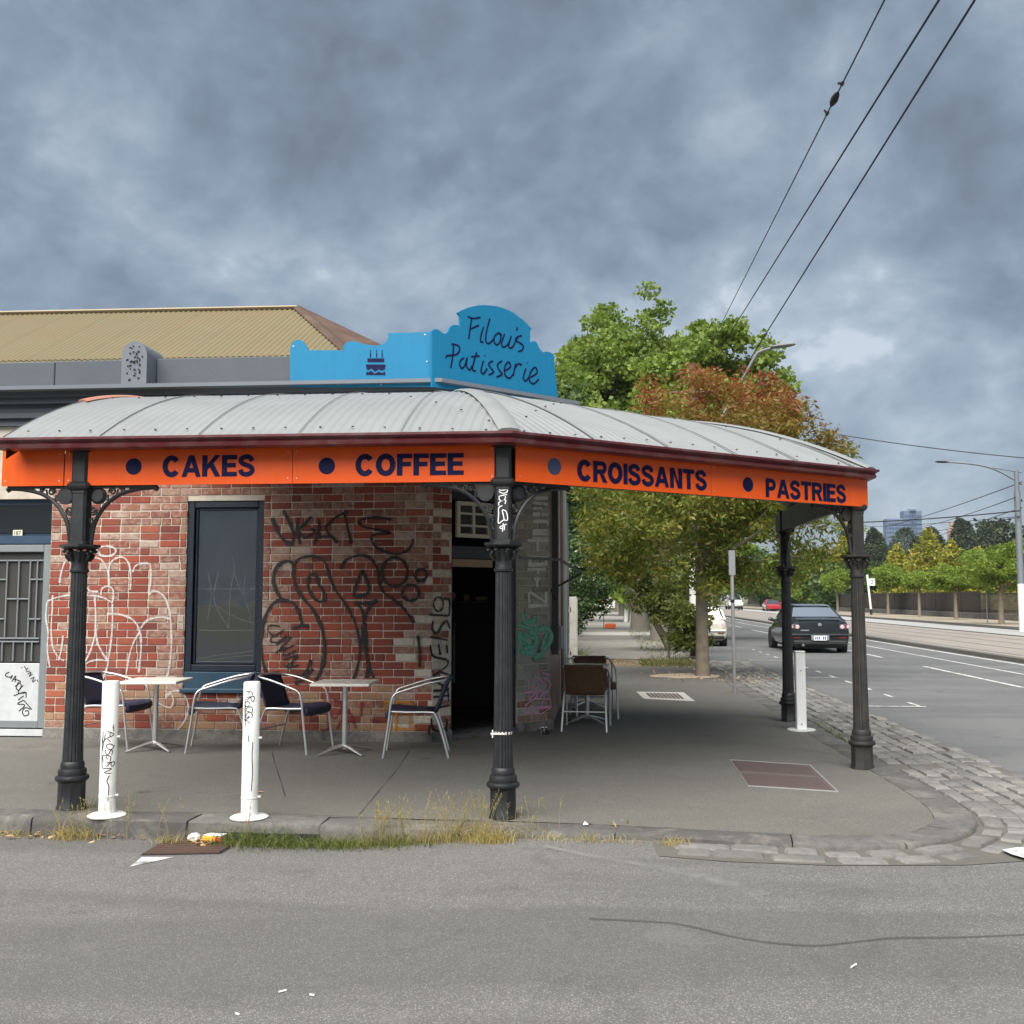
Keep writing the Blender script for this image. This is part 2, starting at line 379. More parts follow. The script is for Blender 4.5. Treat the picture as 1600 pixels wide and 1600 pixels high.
def sheet(name, poly, z, mat, parent=None):
    m = MB(); m.add([(p[0], p[1], z) for p in poly], [tuple(range(len(poly)))]); return fix_up(m.build(name, mat, parent))
def fix_up(o):
    for p in o.data.polygons:
        if p.normal.z < 0: p.flip()
    return o
tag(sheet('ground', [(-1500, -600), (1500, -600), (1500, 2200), (-1500, 2200)], -.4, M_earth), kind='structure')

# kerb line (asphalt edge), left along the side street, round the corner, away along the main road
KP = [(-16,7.8),(-9,7.7),(-4.6,7.58),(-2.7,7.52),(-1.2,7.5),(-.5,7.48),(.1,7.42),(.7,7.33),(1.35,7.23),(1.75,7.24),(2.05,7.37),(2.24,7.56),(2.38,7.82),(2.46,8.2),(2.49,8.7),(2.48,9.5),(2.46,10.4),(2.42,12),(2.40,14.5),(2.36,17.7),(2.32,22),(2.30,40),(2.3,110)]
KC = [Vector((p.x, p.y)) for p in catmull([(a, b, 0) for a, b in KP], 8)]
KS = [0.]
for a, b in zip(KC, KC[1:]): KS.append(KS[-1]+(b-a).length)
KSn = np.array(KS); KX = np.array([p.x for p in KC]); KY = np.array([p.y for p in KC])
def kp(s, off=0.):
    x, y = np.interp(s, KSn, KX), np.interp(s, KSn, KY); e_ = .12
    dx, dy = np.interp(s+e_, KSn, KX)-np.interp(s-e_, KSn, KX), np.interp(s+e_, KSn, KY)-np.interp(s-e_, KSn, KY)
    l = math.hypot(dx, dy) or 1; return Vector((x+dy/l*off, y-dx/l*off))
def s_at(f): return float(KSn[int(np.argmin([f(p) for p in KC]))])
S_C0 = s_at(lambda p: (p.x-1.35)**2+(p.y-7.23)**2); S_C1 = s_at(lambda p: (p.x-2.46)**2+(p.y-8.2)**2)
def road_z(x, y):
    t = min(1, max(0, (x+2.0)/2.0)); t = t*t*(3-2*t); return -.125+.092*t
xs = [-40, -20, -10, -6, -4, -3, -2.4]+[-1.8+.2*i for i in range(13)]+[1.2, 2, 2.78]
m = MB(); V = [(x, y, road_z(x, y)) for x in xs for y in (-20, 0, 7.32)]
m.add(V, [(i*3+j, (i+1)*3+j, (i+1)*3+j+1, i*3+j+1) for i in range(len(xs)-1) for j in range(2)])
tag(m.build('side_street', M_road), kind='structure')
m = MB(); m.add([(2.75,-30,-.040),(10.55,-30,-.040),(10.55,400,-.040),(2.75,400,-.040)], [(0,1,2,3)])
mainr = tag(m.build('main_road', M_main), kind='structure')
# footpath in front of the shop
fp = [(p.x, p.y) for p in KC if p.y < 24.2]; fp = fp+[(2.31, 24.2), (-1.2, 24.2), (-1.2, 13.5), (-16, 13.5)]
foot = tag(sheet('footpath', fp, .0, M_foot), kind='structure')
tag(sheet('verge_dirt', [(-1.6,24.2),(2.35,24.2),(2.35,27.2),(-1.6,27.2)], -.01, M_dirt), kind='structure')
tag(sheet('footpath_beyond', [(-1.6,27.2),(2.35,27.2),(2.35,130),(-1.6,130)], .0, M_foot2), kind='structure')
cross = tag(sheet('driveway_strip', [(-1.5,44),(2.35,44),(2.35,48),(-1.5,48)], .006, pm('pale_conc', (.45,.43,.39), .9)), kind='structure')
# kerb stones
kerb = tag(thing('kerb', None, None), kind='structure')
def kerbstone(s0, s1):
    m = MB(); n = 7; g = .004; W = random.uniform(.265, .30); dz = random.uniform(-.006, .006); V = []
    for i in range(n+1):
        s = s0+g+(s1-s0-2*g)*i/n
        for off, z in ((.003, -.3), (.003, .000+dz), (.02, .006+dz), (W-.02, .005+dz), (W-.004, -.006+dz), (W+.004, -.04), (W+.014, -.3)):
            j = random.uniform(-.010, .007)*(0 < i < n); p = kp(s, off+j*(1 if off > .1 else .4)); V.append((p.x, p.y, z+random.uniform(-.006, .004)))
    k = 7; F = [(i*k+j, i*k+j+1, (i+1)*k+j+1, (i+1)*k+j) for i in range(n) for j in range(k-1)]
    F += [tuple(range(k))[::-1], tuple(n*k+j for j in range(k))]
    m.add(V, F); return fix_normals(m.build('kerbstone', M_kerb, kerb, 50))
s = s_at(lambda p: abs(p.x+9)); S_END = s_at(lambda p: abs(p.y-34)+abs(p.x-2.3))
while s < S_END:
    ln = random.uniform(.42, .62) if S_C0-.3 < s < S_C1+.2 else random.uniform(.85, 1.25)
    kerbstone(s, s+ln); s += ln
# pitcher gutter: bed and stones
bed = [kp(t, .26) for t in np.linspace(S_C0-1.0, s_at(lambda p: abs(p.y-27)+abs(p.x-2.3)), 60)]
bedp = [(p.x, p.y) for p in bed]+[(3.82, 27), (3.82, 9.6), (3.6, 8.2), (3.15, 7.2), (2.75, 6.82), (2.2, 6.64), (1.4, 6.56), (.75, 6.60), (.35, 6.70)]
gut = tag(sheet('stone_gutter', bedp, -.029, M_bed), kind='structure')
def pitcher(mb, p, ang, lx, ly, z):
    """one rough bluestone block, long side along ang"""
    c, s_ = math.cos(ang), math.sin(ang); V = []
    for (zz, k) in ((-.10, 1), (z-.014, 1), (z, .86)):
        for sx, sy in ((-1,-1), (0,-1.06), (1,-1), (1.04,0), (1,1), (0,1.05), (-1,1), (-1.05,0)):
            a = sx*lx/2*k*random.uniform(.92, 1.03); b = sy*ly/2*k*random.uniform(.9, 1.04)
            V.append((p.x+a*c-b*s_, p.y+a*s_+b*c, zz+random.uniform(-.003, .003)*(zz > -.05)))
    V.append((p.x, p.y, z+random.uniform(-.002, .006)))
    F = [(i*8+j, i*8+(j+1) % 8, (i+1)*8+(j+1) % 8, (i+1)*8+j) for i in range(2) for j in range(8)]+[(16+j, 16+(j+1) % 8, 24) for j in range(8)]
    mb.add(V, F)
far_mb = MB(); npit = 0; S27 = s_at(lambda p: abs(p.y-26.5)+abs(p.x-2.3)); S20 = s_at(lambda p: abs(p.y-17.5)+abs(p.x-2.35))
for k in range(7):
    off = .395+.152*k
    s = S_C0-.85+random.uniform(0, .15) if k < 2 else S_C1-.2*(7-k)*.9+.08*k
    while s < S27:
        spread = 1+ (off-.28)/.85 if S_C0 < s < S_C1 else 1
        ln = random.uniform(.20, .37); ds = ln/spread
        p = kp(s+ds/2, off); q = kp(s+ds/2+.05, off); ang = math.atan2(q.y-p.y, q.x-p.x)
        if p.x < 3.78 and random.random() > .03:
            near = s < S20
            mb = MB() if near else far_mb
            pitcher(mb, p, ang, ln-.012, .152 if s < S_C0+.3 else .140, -.013+random.uniform(-.012, .008))
            if near: mb.build('pitcher_stone', M_blue, gut, 40); npit += 1
        s += ds
tag(far_mb.build('pitcher_stones', M_blue, gut, 40), kind='stuff')
# grated pit, covers and plates
M_rust = pm('rusty_iron', (.085, .05, .038), .8, .3, var=.3, vscale=12, bump=.4, bscale=80)
M_iron = pm('cover_iron', (.13, .098, .09), .7, .4, var=.2, vscale=8, bump=.3, bscale=60)
M_galv = pm('galvanised', (.46, .46, .46), .45, .7, var=.12, vscale=6)
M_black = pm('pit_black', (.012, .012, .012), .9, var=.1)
zr = road_z(-2.6, 0)
gc = [on_z(u, v, zr) for u, v in ((224,1336),(342,1334),(374,1315),(258,1315))]
g = thing('storm_drain_grate', 'rusty barred storm drain grate in the road below the kerb', 'drain grate', (0, 0, 0))
zr = road_z(-2.6, 0)
def gq(a, b, z): p = gc[0]*(1-a)*(1-b)+gc[1]*a*(1-b)+gc[2]*a*b+gc[3]*(1-a)*b; return (p.x, p.y, z)
for i in range(7):
    b0, b1 = (i+.08)/7, (i+.80)/7
    mm = MB(); mm.add([gq(0, b0, zr+.012), gq(1, b0, zr+.012), gq(1, b1, zr+.012), gq(0, b1, zr+.012), gq(0, b0, zr-.03), gq(1, b0, zr-.03), gq(1, b1, zr-.03), gq(0, b1, zr-.03)],
                       [(0,1,2,3),(0,4,5,1),(1,5,6,2),(2,6,7,3),(3,7,4,0)]); mm.build('grate_bar', M_rust, g)
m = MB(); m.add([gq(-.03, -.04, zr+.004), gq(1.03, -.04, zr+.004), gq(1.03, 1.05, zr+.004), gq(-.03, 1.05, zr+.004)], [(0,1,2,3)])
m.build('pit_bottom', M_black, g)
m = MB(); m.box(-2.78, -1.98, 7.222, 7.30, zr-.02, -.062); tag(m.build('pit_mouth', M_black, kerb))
# footpath covers
cv = [on_z(*p) for p in ((1142,1188),(1265,1196),(1308,1237),(1170,1228))]
def plate(name, label, cat, corners, mat, inner=None, split=None):
    t = thing(name, label, cat, (corners[0].x, corners[0].y, 0)); o = corners[0]
    m = MB(); c = [(p-o) for p in corners]
    def quad(mb, a0, a1, b0, b1, z0, z1):
        P = lambda a, b: c[0]*(1-a)*(1-b)+c[1]*a*(1-b)+c[2]*a*b+c[3]*(1-a)*b
        q = [P(a0, b0), P(a1, b0), P(a1, b1), P(a0, b1)]
        mb.add([(p.x, p.y, z1) for p in q]+[(p.x, p.y, z0) for p in q], [(0,1,2,3),(0,4,5,1),(1,5,6,2),(2,6,7,3),(3,7,4,0)])
    return t, quad
t, quad = plate('pit_cover', 'rusty ribbed iron access cover split in two on the footpath', 'access cover', cv, M_iron)
for (b0, b1) in ((0, .485), (.515, 1)):
    mm = MB(); quad(mm, .012, .988, b0+.012, b1-.012, -.01, .005); pl = mm.build('cover_plate', M_iron, t)
    mm = MB()
    for i in range(26): quad(mm, .03+i*.036, .03+i*.036+.017, b0+.04, b1-.04, .004, .0085)
    tag(mm.build('tread_ribs', M_iron, pl), kind='stuff')
mm = MB(); quad(mm, -.012, 1.012, -.012, 0, -.01, .007); quad(mm, -.012, 1.012, 1, 1.012, -.01, .007); quad(mm, .99, 1.015, 0, 1, -.01, .007); quad(mm, -.012, .0, 0, 1, -.01, .007)
mm.build('cover_frame', M_galv, t)
cv = [on_z(*p) for p in ((994,1081),(1068,1082),(1086,1096),(1006,1092))]
t, quad = plate('footpath_grate', 'small iron grate in pale concrete surround on the footpath', 'grate', cv, M_iron)
mm = MB(); quad(mm, 0, 1, 0, 1, -.01, .004); mm.build('surround', pm('pale_conc', (.45,.43,.39), .9), t)
for i in range(9):
    mm = MB(); quad(mm, .17+i*.077, .17+i*.077+.05, .2, .8, 0, .010); mm.build('grate_bar', M_iron, t)
# painted marks
def strip(name, pts, wd, z, mat=M_white, parent=None):
    m = MB(); m.ribbon([(p[0], p[1], z) for p in pts], wd, (0,0,1)); return fix_up(m.build(name, mat, parent))
sst = bpy.data.objects['side_street']
tri = [on_z(*p, zr) for p in ((203,1355),(222,1340),(272,1340))]
sheet('painted_mark', [(p.x, p.y) for p in tri], zr+.004, M_white, sst)
y = -4
for k in range(16):
    strip('lane_dash', [(7.67, 19.7+k*9.5-9.5), (7.67, 25.5+k*9.5-9.5)], .1, -.036, parent=mainr)
strip('edge_line', [(10.25,-20),(10.25,300)], .12, -.036, parent=mainr)
strip('edge_line', [(9.0,-20),(9.0,300)], .08, -.036, parent=mainr)
for y0 in np.arange(16.2, 34, 1.4): strip('parking_dash', [(4.78, y0), (4.78, y0+.55)], .06, -.036, parent=mainr)
for y0 in (16.1, 21.8, 27.6): strip('parking_tick', [(3.85, y0), (4.85, y0)], .09, -.033, parent=mainr)
cr = [on_z(*p, -.035) for p in ((1566,1334),(1590,1330),(1640,1331),(1640,1350),(1600,1347),(1580,1341))]
sheet('crossing_paint', [(p.x, p.y) for p in cr], -.0085, M_white, gut)
# bitumen crack seal and tyre scuff on the side street

cs = catmull([on_z(u, v, road_z(1, 0)+.004) for u, v in ((920,1435),(985,1438),(1050,1442),(1100,1452),(1140,1462),(1200,1472),(1270,1477),(1330,1472),(1400,1465),(1500,1464),(1640,1458))], 8)
def soft(name, col, amt=1., grain=26., soft_=.34, rough=.7, cut=.35):
    """sprayed paint: uv.y across the stroke, fading at its rim, broken by the wall's grain"""
    m, t, b = new_mat(name)
    uv = nd(t, 'ShaderNodeUVMap'); sp = nd(t, 'ShaderNodeSeparateXYZ'); lnk(t, uv.outputs[0], sp.inputs[0])
    d = mth(t, 'ABSOLUTE', mth(t, 'SUBTRACT', sp.outputs[1], .5))
    r = nd(t, 'ShaderNodeMapRange'); r.inputs[1].default_value = .5; r.inputs[2].default_value = .5-soft_; r.interpolation_type = 'SMOOTHSTEP'
    lnk(t, d, r.inputs[0])
    g = rampn(t, noise(t, grain, 5, .7, world_pos(t)), ((cut-.1, (.15,)*3), (cut+.1, (1,)*3)))
    a = mth(t, 'MULTIPLY', mth(t, 'MULTIPLY', r.outputs[0], g), amt)
    b.inputs['Base Color'].default_value = tuple(col)+(1,); b.inputs['Roughness'].default_value = rough
    lnk(t, a, b.inputs['Alpha']); return m
M_scuff = soft('tyre_scuff', (.24, .235, .22), .5, 9, .5, .9, .45)
sf = catmull([on_z(u, v, road_z(1, 0)+.003) for u, v in ((850,1322),(920,1337),(1000,1350),(1080,1366),(1150,1385),(1190,1400))], 6)
m = MB(); m.ribbon(sf, [.08+.008*i for i in range(len(sf))], (0,0,1)); fix_up(m.build('tyre_scuff', M_scuff, sst))
m = MB(); m.ribbon(cs, [.042+.008*math.sin(i*.31) for i in range(len(cs))], (0,0,1)); fix_up(m.build('crack_seal', soft('crack_seal', (.055, .055, .054), .5, 30, .4, .8, .3), sst))
M_sm = soft('path_seam', (.030, .028, .025), .7, 18, .4, .9, .35)
for st in (((640,1172),(622,1200),(600,1226),(575,1256),(560,1274)), ((0,1266),(200,1268),(420,1271),(760,1284)), ((700,1180),(820,1172),(960,1166),(1140,1160),(1320,1180)), ((425,1175),(432,1200),(440,1225),(446,1245))):
    ps = catmull([on_z(u, v, .003) for u, v in st], 8); m = MB(); m.ribbon(ps, [.013+.005*math.sin(i*.7) for i in range(len(ps))], (0,0,1)); fix_up(m.build('path_seam', M_sm, foot))
# the far side of the main road
m = MB(); m.box(10.5, 10.78, -20, 330, -.3, .07); tag(m.build('median_kerb', pm('dark_kerb', (.10,.095,.085), .9, var=.25, vscale=2)), kind='structure')
tag(sheet('tram_bed', [(10.78,-20),(17.2,-20),(17.2,330),(10.78,330)], .0, M_conc), kind='structure')
tb = bpy.data.objects['tram_bed']
M_rail = pm('rail_steel', (.30, .29, .28), .3, .9, var=.1)
for x in (11.6, 13.03, 14.5, 15.93):
    m = MB(); m.box(x-.035, x+.035, -20, 330, -.02, .006); m.build('rail', M_rail, tb)
m = MB(); m.box(17.2, 17.4, -20, 330, -.3, .03); tag(m.build('far_median_kerb', M_kerb), kind='structure')
tag(sheet('far_carriageway', [(17.4,-20),(21.2,-20),(21.2,330),(17.4,330)], -.05, M_far), kind='structure')
m = MB(); m.box(21.2, 21.5, -20, 330, -.3, .09); tag(m.build('far_kerb', pm('dark_kerb', (.10,.095,.085), .9)), kind='structure')
tag(sheet('far_footpath', [(21.5,-20),(27.6,-20),(27.6,330),(21.5,330)], .07, pm('far_path', (.28,.24,.18), .95, var=.2, vscale=.8, grime=(.16,.13,.08), gamt=.7, gscale=.5)), kind='structure')
tag(sheet('cemetery_lawn', [(27.6,-20),(400,-20),(400,330),(27.6,330)], .12, M_earth), kind='structure')

# ------------------------------------------------------------------ corner shop
WY = 11.45; P1 = Vector((-1.9, WY, 0)); P2 = Vector((-.63, 12.72, 0))
SD = (P2-P1).normalized(); SN = Vector((SD.y, -SD.x, 0)); SL = (P2-P1).length
def W(u, v): return on_y(u, v, WY)
M_mortar = pm('mortar', (.54, .475, .395), .95, var=.2, vscale=5, grime=(.27, .24, .21), gamt=.6, gscale=3, bump=.6, bscale=70)
def brickmat(name, stops, pale=.0, pcol=(.38, .30, .25)):
    m, t, b = new_mat(name); p = world_pos(t)
    oi = nd(t, 'ShaderNodeObjectInfo'); isl = nd(t, 'ShaderNodeNewGeometry').outputs['Random Per Island']
    rnd = mth(t, 'FRACT', mth(t, 'ADD', oi.outputs['Random'], isl))
    c = rampn(t, rnd, stops)
    c = mixc(t, mth(t, 'MULTIPLY', noise(t, 24, 5, .7, p), .5), c, (.12, .05, .04))
    g = rampn(t, noise(t, 13, 8, .75, p, .8), ((.64-.4*pale-.05, (0,)*3), (.73-.34*pale, (.8,)*3)))
    c = mixc(t, g, c, pcol)
    lnk(t, c, b.inputs['Base Color']); b.inputs['Roughness'].default_value = .88
    bumpn(t, b, noise(t, 60, 6, .7, p), .55, .008); return m
BR = ((0, (.14, .028, .018)), (.3, (.26, .044, .022)), (.55, (.33, .064, .030)), (.75, (.19, .038, .025)), (1, (.38, .10, .048)))
BT = ((0, (.22, .058, .036)), (.35, (.27, .10, .064)), (.65, (.29, .14, .095)), (.85, (.17, .055, .04)), (1, (.32, .20, .14)))
M_br = brickmat('brick_red', BR, .0); M_bw = brickmat('brick_worn', BT, .33, (.36, .26, .20)); M_bp = brickmat('brick_pale', ((0, (.36, .26, .205)), (.5, (.28, .14, .10)), (1, (.42, .33, .27))), .42, (.42, .34, .28))
M_bt = brickmat('brick_tan', ((0, (.34, .18, .095)), (.5, (.38, .24, .13)), (1, (.26, .075, .045))), .15)
M_bc = brickmat('brick_limewash', ((0, (.52, .47, .38)), (.5, (.46, .38, .30)), (1, (.58, .53, .45))), .5, (.56, .51, .42))
M_bg = brickmat('brick_grey_green', ((0, (.27, .285, .24)), (.5, (.36, .38, .32)), (1, (.44, .46, .395))), .08, (.42, .43, .38))
shop = thing('corner_shop', 'single storey red brick corner shop with graffiti, grey parapet and khaki iron roof', 'building', (-3, 13, 0))
shop.location = (0, 0, 0)
def obox(mb, p, d, t0, t1, z0, z1, th, n, mi=0, inset=0):
    """box on a wall line: from p along d between t0 and t1, thickness th inward (against n)"""
    a = Vector(p)+Vector(d)*t0-Vector(n)*inset; b = Vector(p)+Vector(d)*t1-Vector(n)*inset; i = -Vector(n)*th
    q = [a, b, b+i, a+i]
    mb.add([(v.x, v.y, z0) for v in q]+[(v.x, v.y, z1) for v in q], [(0,3,2,1),(4,5,6,7),(0,1,5,4),(1,2,6,5),(2,3,7,6),(3,0,4,7)], mi)
FN = Vector((0,-1,0)); FX = Vector((1,0,0)); F0 = Vector((0, WY, 0))
WX0, WX1, WZ0, WZ1 = -4.78, -3.865, .54, 2.72       # window opening
DX0, DX1, DZ1 = -7.50, -6.42, 2.76                   # house door opening
m = MB(); IN = .010
for x0, x1, z0, z1 in ((-16, DX0, -.1, 3.9), (DX0, DX1, DZ1, 3.9), (DX1, WX0, -.1, 3.9), (WX0, WX1, -.1, WZ0), (WX0, WX1, WZ1, 3.9), (WX1, -1.9-.005, -.1, 3.9)):
    obox(m, F0, FX, x0, x1, z0, z1, .28, FN, inset=IN)
front = m.build('front_wall', M_mortar, shop)
D0, D1 = .27, 1.25
m = MB()
for t0, t1, z0, z1 in ((0, D0, -.1, 3.9), (D0, D1, 2.86, 3.9), (D1, SL, -.1, 3.9)): obox(m, P1, SD, t0, t1, z0, z1, .28, SN, inset=IN)
splay = m.build('corner_wall', M_mortar, shop)
# side wall along the main road: rough painted render
M_side = pm('flaking_render', (.36, .25, .19), .9, var=.35, vscale=4, grime=(.16, .12, .10), gamt=.9, gscale=2.5, bump=.6, bscale=30)
m = MB(); obox(m, P2, (0,1,0), 0, 5.6, -.1, 3.9, .28, Vector((1,0,0)), inset=.004); side = m.build('side_wall', M_side, shop)
# bricks
variants = {}
def brick_mesh(ln, v, mat):
    k = (round(ln, 3), v, mat.name)
    if k not in variants:
        b = MB(); b.cbox(0, ln, 0, .045, 0, .0745, .006)
        me = bpy.data.meshes.new('brick'); me.from_pydata([(x+random.uniform(-.0022, .0022), y+(random.uniform(-.002, .002) if y < .02 else 0), z+random.uniform(-.002, .002)) for x, y, z in b.v], [], b.f)
        me.materials.append(mat); variants[k] = me
    return variants[k]
def brick_kind(x, z):
    """worn and pale bricks lie where the wall has lost its face: round the openings, high up on the left and at the quoin"""
    q = random.random(); n = math.sin(x*3.1+1.3)*math.sin(z*4.3+x*1.7)
    if x < -4.8:
        pw = .60 if z > 1.75 else (.28 if z > 1.2 else .08)
        if x > -5.12: pw = .9
    else:
        pw = .42 if z > 2.45 else .12
        if x < -3.62: pw = .8 if z > .9 else .4
        if x > -2.24: return random.choice((M_bc, M_bp, M_bw, M_br)) if z < 1.9 else random.choice((M_bw, M_bw, M_br, M_bp))
    pw += .18*n
    if z < .62 and q < .5: return M_bt
    if random.random() < pw: return M_bw if random.random() < .8 else M_bp
    return M_br
cand = []
CZ = .0862; z = .115; row = 0
while z < 2.96:
    x = -6.415; first = True; hdr = row % 2
    while x < -1.905:
        ln = .11 if (hdr and first) or random.random() < .13 else .228
        if row % 6 == 3: ln = .11 if random.random() < .8 else .228
        x1 = min(x+ln, -1.903)
        if x1-x > .04:
            segs = [(x, x1)]
            if z+.076 > WZ0 and z < WZ1:
                if x1 <= WX0 or x >= WX1: pass
                elif x < WX0 and WX0-x > .04: segs = [(x, WX0-.002)]
                elif x1 > WX1 and x1-WX1 > .04: segs = [(WX1+.002, x1)]
                else: segs = []
            for a, b in segs: cand.append((a, z, b-a))
        x = x1+.0115; first = False
    z += CZ; row += 1
cand.sort(key=lambda c: (c[1] > 2.62 or c[1] < .3, random.random() if c[2] < .2 else -1))
rest = MB(); mats4 = [M_br, M_bw, M_bp, M_bt, M_bc]
for i, (x, z, ln) in enumerate(cand):
    mt = brick_kind(x+ln/2, z); ln = round(ln, 2) if ln < .2 else ln
    pos = (x, WY+random.uniform(-.002, .003), z+random.uniform(-.002, .002))
    if i < 296: link('brick', brick_mesh(round(ln, 2)-.002, random.randint(0, 3), mt), front, pos)
    else:
        b = MB(); b.cbox(0, ln, 0, .045, 0, .0755, .0045)
        rest.add([(v[0]+pos[0]+random.uniform(-.002, .002), v[1]+pos[1], v[2]+pos[2]) for v in b.v], b.f, mats4.index(mt))
tag(rest.build('bricks', mats4, front), kind='stuff')
def bricks_on(p, d, n, t0, t1, z0, z1, mats, parent, pick=None):
    mb = MB(); z = z0; row = 0
    while z < z1:
        t = t0; first = True
        while t < t1-.03:
            ln = .11 if (row % 2 and first) or random.random() < .15 else .228
            e_ = min(t+ln, t1); b = MB(); b.cbox(0, e_-t, 0, .045, 0, .0755, .0045)
            o = Vector(p)+Vector(d)*t+Vector((0,0,z+random.uniform(-.002,.002)))-Vector(n)*random.uniform(-.002, .003)
            mi = pick(t, z) if pick else 0
            mb.add([o+Vector(d)*(v[0]+random.uniform(-.002,.002))-Vector(n)*v[1]+Vector((0,0,v[2])) for v in b.v], b.f, mi)
            t = e_+.0115; first = False
        z += CZ; row += 1
    return tag(mb.build('bricks', mats, parent), kind='stuff')
bricks_on(P1, SD, SN, .004, D0-.002, .115, 2.96, [M_bw, M_bc, M_br], splay, lambda t, z: random.choice((0, 0, 1, 2)) if z > 1.75 else random.choice((1, 1, 1, 0)))
bricks_on(P1, SD, SN, D1+.002, SL-.004, .115, 2.96, [M_bg, M_bp, M_bw], splay, lambda t, z: 0 if z > .35 else random.choice((0, 1, 2)))
# footing of crumbled render and plinth stones
M_foot_r = pm('crumbled_render', (.20, .185, .165), .95, var=.5, vscale=10, grime=(.08, .075, .07), gamt=1, gscale=9, bump=1, bscale=40)
m = MB(); obox(m, F0, FX, DX1, -1.895, -.05, .105, .1, FN, inset=-.022); obox(m, P1, SD, -.01, D0, -.05, .105, .1, SN, inset=-.022); obox(m, P1, SD, D1, SL+.02, -.05, .11, .1, SN, inset=-.02)
m.build('footing', M_foot_r, shop)
# graffiti ------------------------------------------------------------------
M_gw = soft('white_spray', (.62, .60, .58), .82, 34, .48, .7, .42); M_gk = soft('black_spray', (.007, .006, .007), 1, 40, .26, .6, .20)
M_gr = soft('red_spray', (.20, .015, .03), .8, 30, .5, .7, .36); M_gy = soft('amber_spray', (.55, .21, .01), .85, 30, .5, .7, .38)
M_gg = soft('green_spray', (.13, .45, .31), .95, 26, .3, .7, .36); M_gp = soft('pink_spray', (.72, .34, .50), 1, 30, .25, .7, .30)
M_mk = soft('marker', (.02, .02, .022), 1, 60, .1, .5, .1); M_mw = soft('white_marker', (.8, .8, .8), 1, 60, .1, .5, .1)
def strokes(name, lst, ox, oy, k, width, mat, parent, plane='front', smooth=True, off=.0055):
    mb = MB()
    for i, st in enumerate(lst):
        pts = []
        for a, b in st:
            u, v = ox+a/k, oy+b/k
            q = on_y(u, v, WY) if plane == 'front' else on_plane(u, v, P1, SN)
            pts.append(q)
        nn = FN if plane == 'front' else SN
        pts = catmull(pts, 6) if len(pts) > 2 else [pts[0].lerp(pts[1], q/5) for q in range(6)]
        pts = [p+nn*(off+i*.00012) for p in pts]
        ph_ = random.uniform(0, 6); kw = random.uniform(.85, 1.15); mb.ribbon(pts, [width*kw*(1+.22*math.sin(ph_+q*.45)+.1*math.sin(q*1.3)) for q in range(len(pts))], nn)
    return mb.build(name, mat, parent)
def ell(cx_, cy_, rx, ry, n=14): return [(cx_+rx*math.cos(2*PI*i/n), cy_+ry*math.sin(2*PI*i/n)) for i in range(n+1)]
WHITE = [ell(605,440,55,28), [(565,440),(570,462),(600,470),(640,468)], [(490,540),(500,500),(530,480),(570,485),(600,520),(615,570),(620,630)],
 [(620,640),(620,540),(640,495),(680,475),(715,485),(738,530),(745,600),(740,660)], [(755,560),(770,525),(810,510),(850,515),(858,560),(855,630),(845,690)],
 [(485,520),(490,620),(510,665),(560,670)], [(845,690),(870,668),(905,675),(940,710),(965,780),(972,860),(975,950),(970,1040),(955,1140),(945,1165)],
 [(270,725),(320,705),(400,690),(480,690),(540,695),(590,705),(640,735)], [(575,690),(580,655),(610,640),(640,655),(645,700),(640,735)],
 [(300,690),(298,780),(292,880),(300,980),(330,1040),(365,1062)], [(540,700),(545,800),(545,900),(560,970),(590,1030),(620,1065)],
 [(545,900),(530,960),(510,1020),(480,1075)], [(640,740),(640,850),(632,960),(620,1040),(610,1100),(580,1180)], [(480,1085),(520,1065),(570,1058),(620,1065)],
 [(610,795),(680,800),(740,820),(780,860),(800,920),(803,1000),(795,1080),(790,1130)], [(795,900),(760,960),(735,1040),(725,1100),(718,1140)],
 [(800,880),(830,840),(870,822),(920,815),(970,825)], [(268,730),(262,820),(275,900),(270,1000),(285,1100)], [(370,500),(350,560),(340,620)], [(360,920),(350,1000),(335,1060)],
 [(940,1260),(985,1235),(1030,1240),(1065,1290),(1070,1350),(1040,1420),(990,1470)], [(880,1290),(960,1330),(985,1300),(975,1250),(945,1270)]]
strokes('graffiti', WHITE, 0, 740, 3.636, .034, M_gw, front)
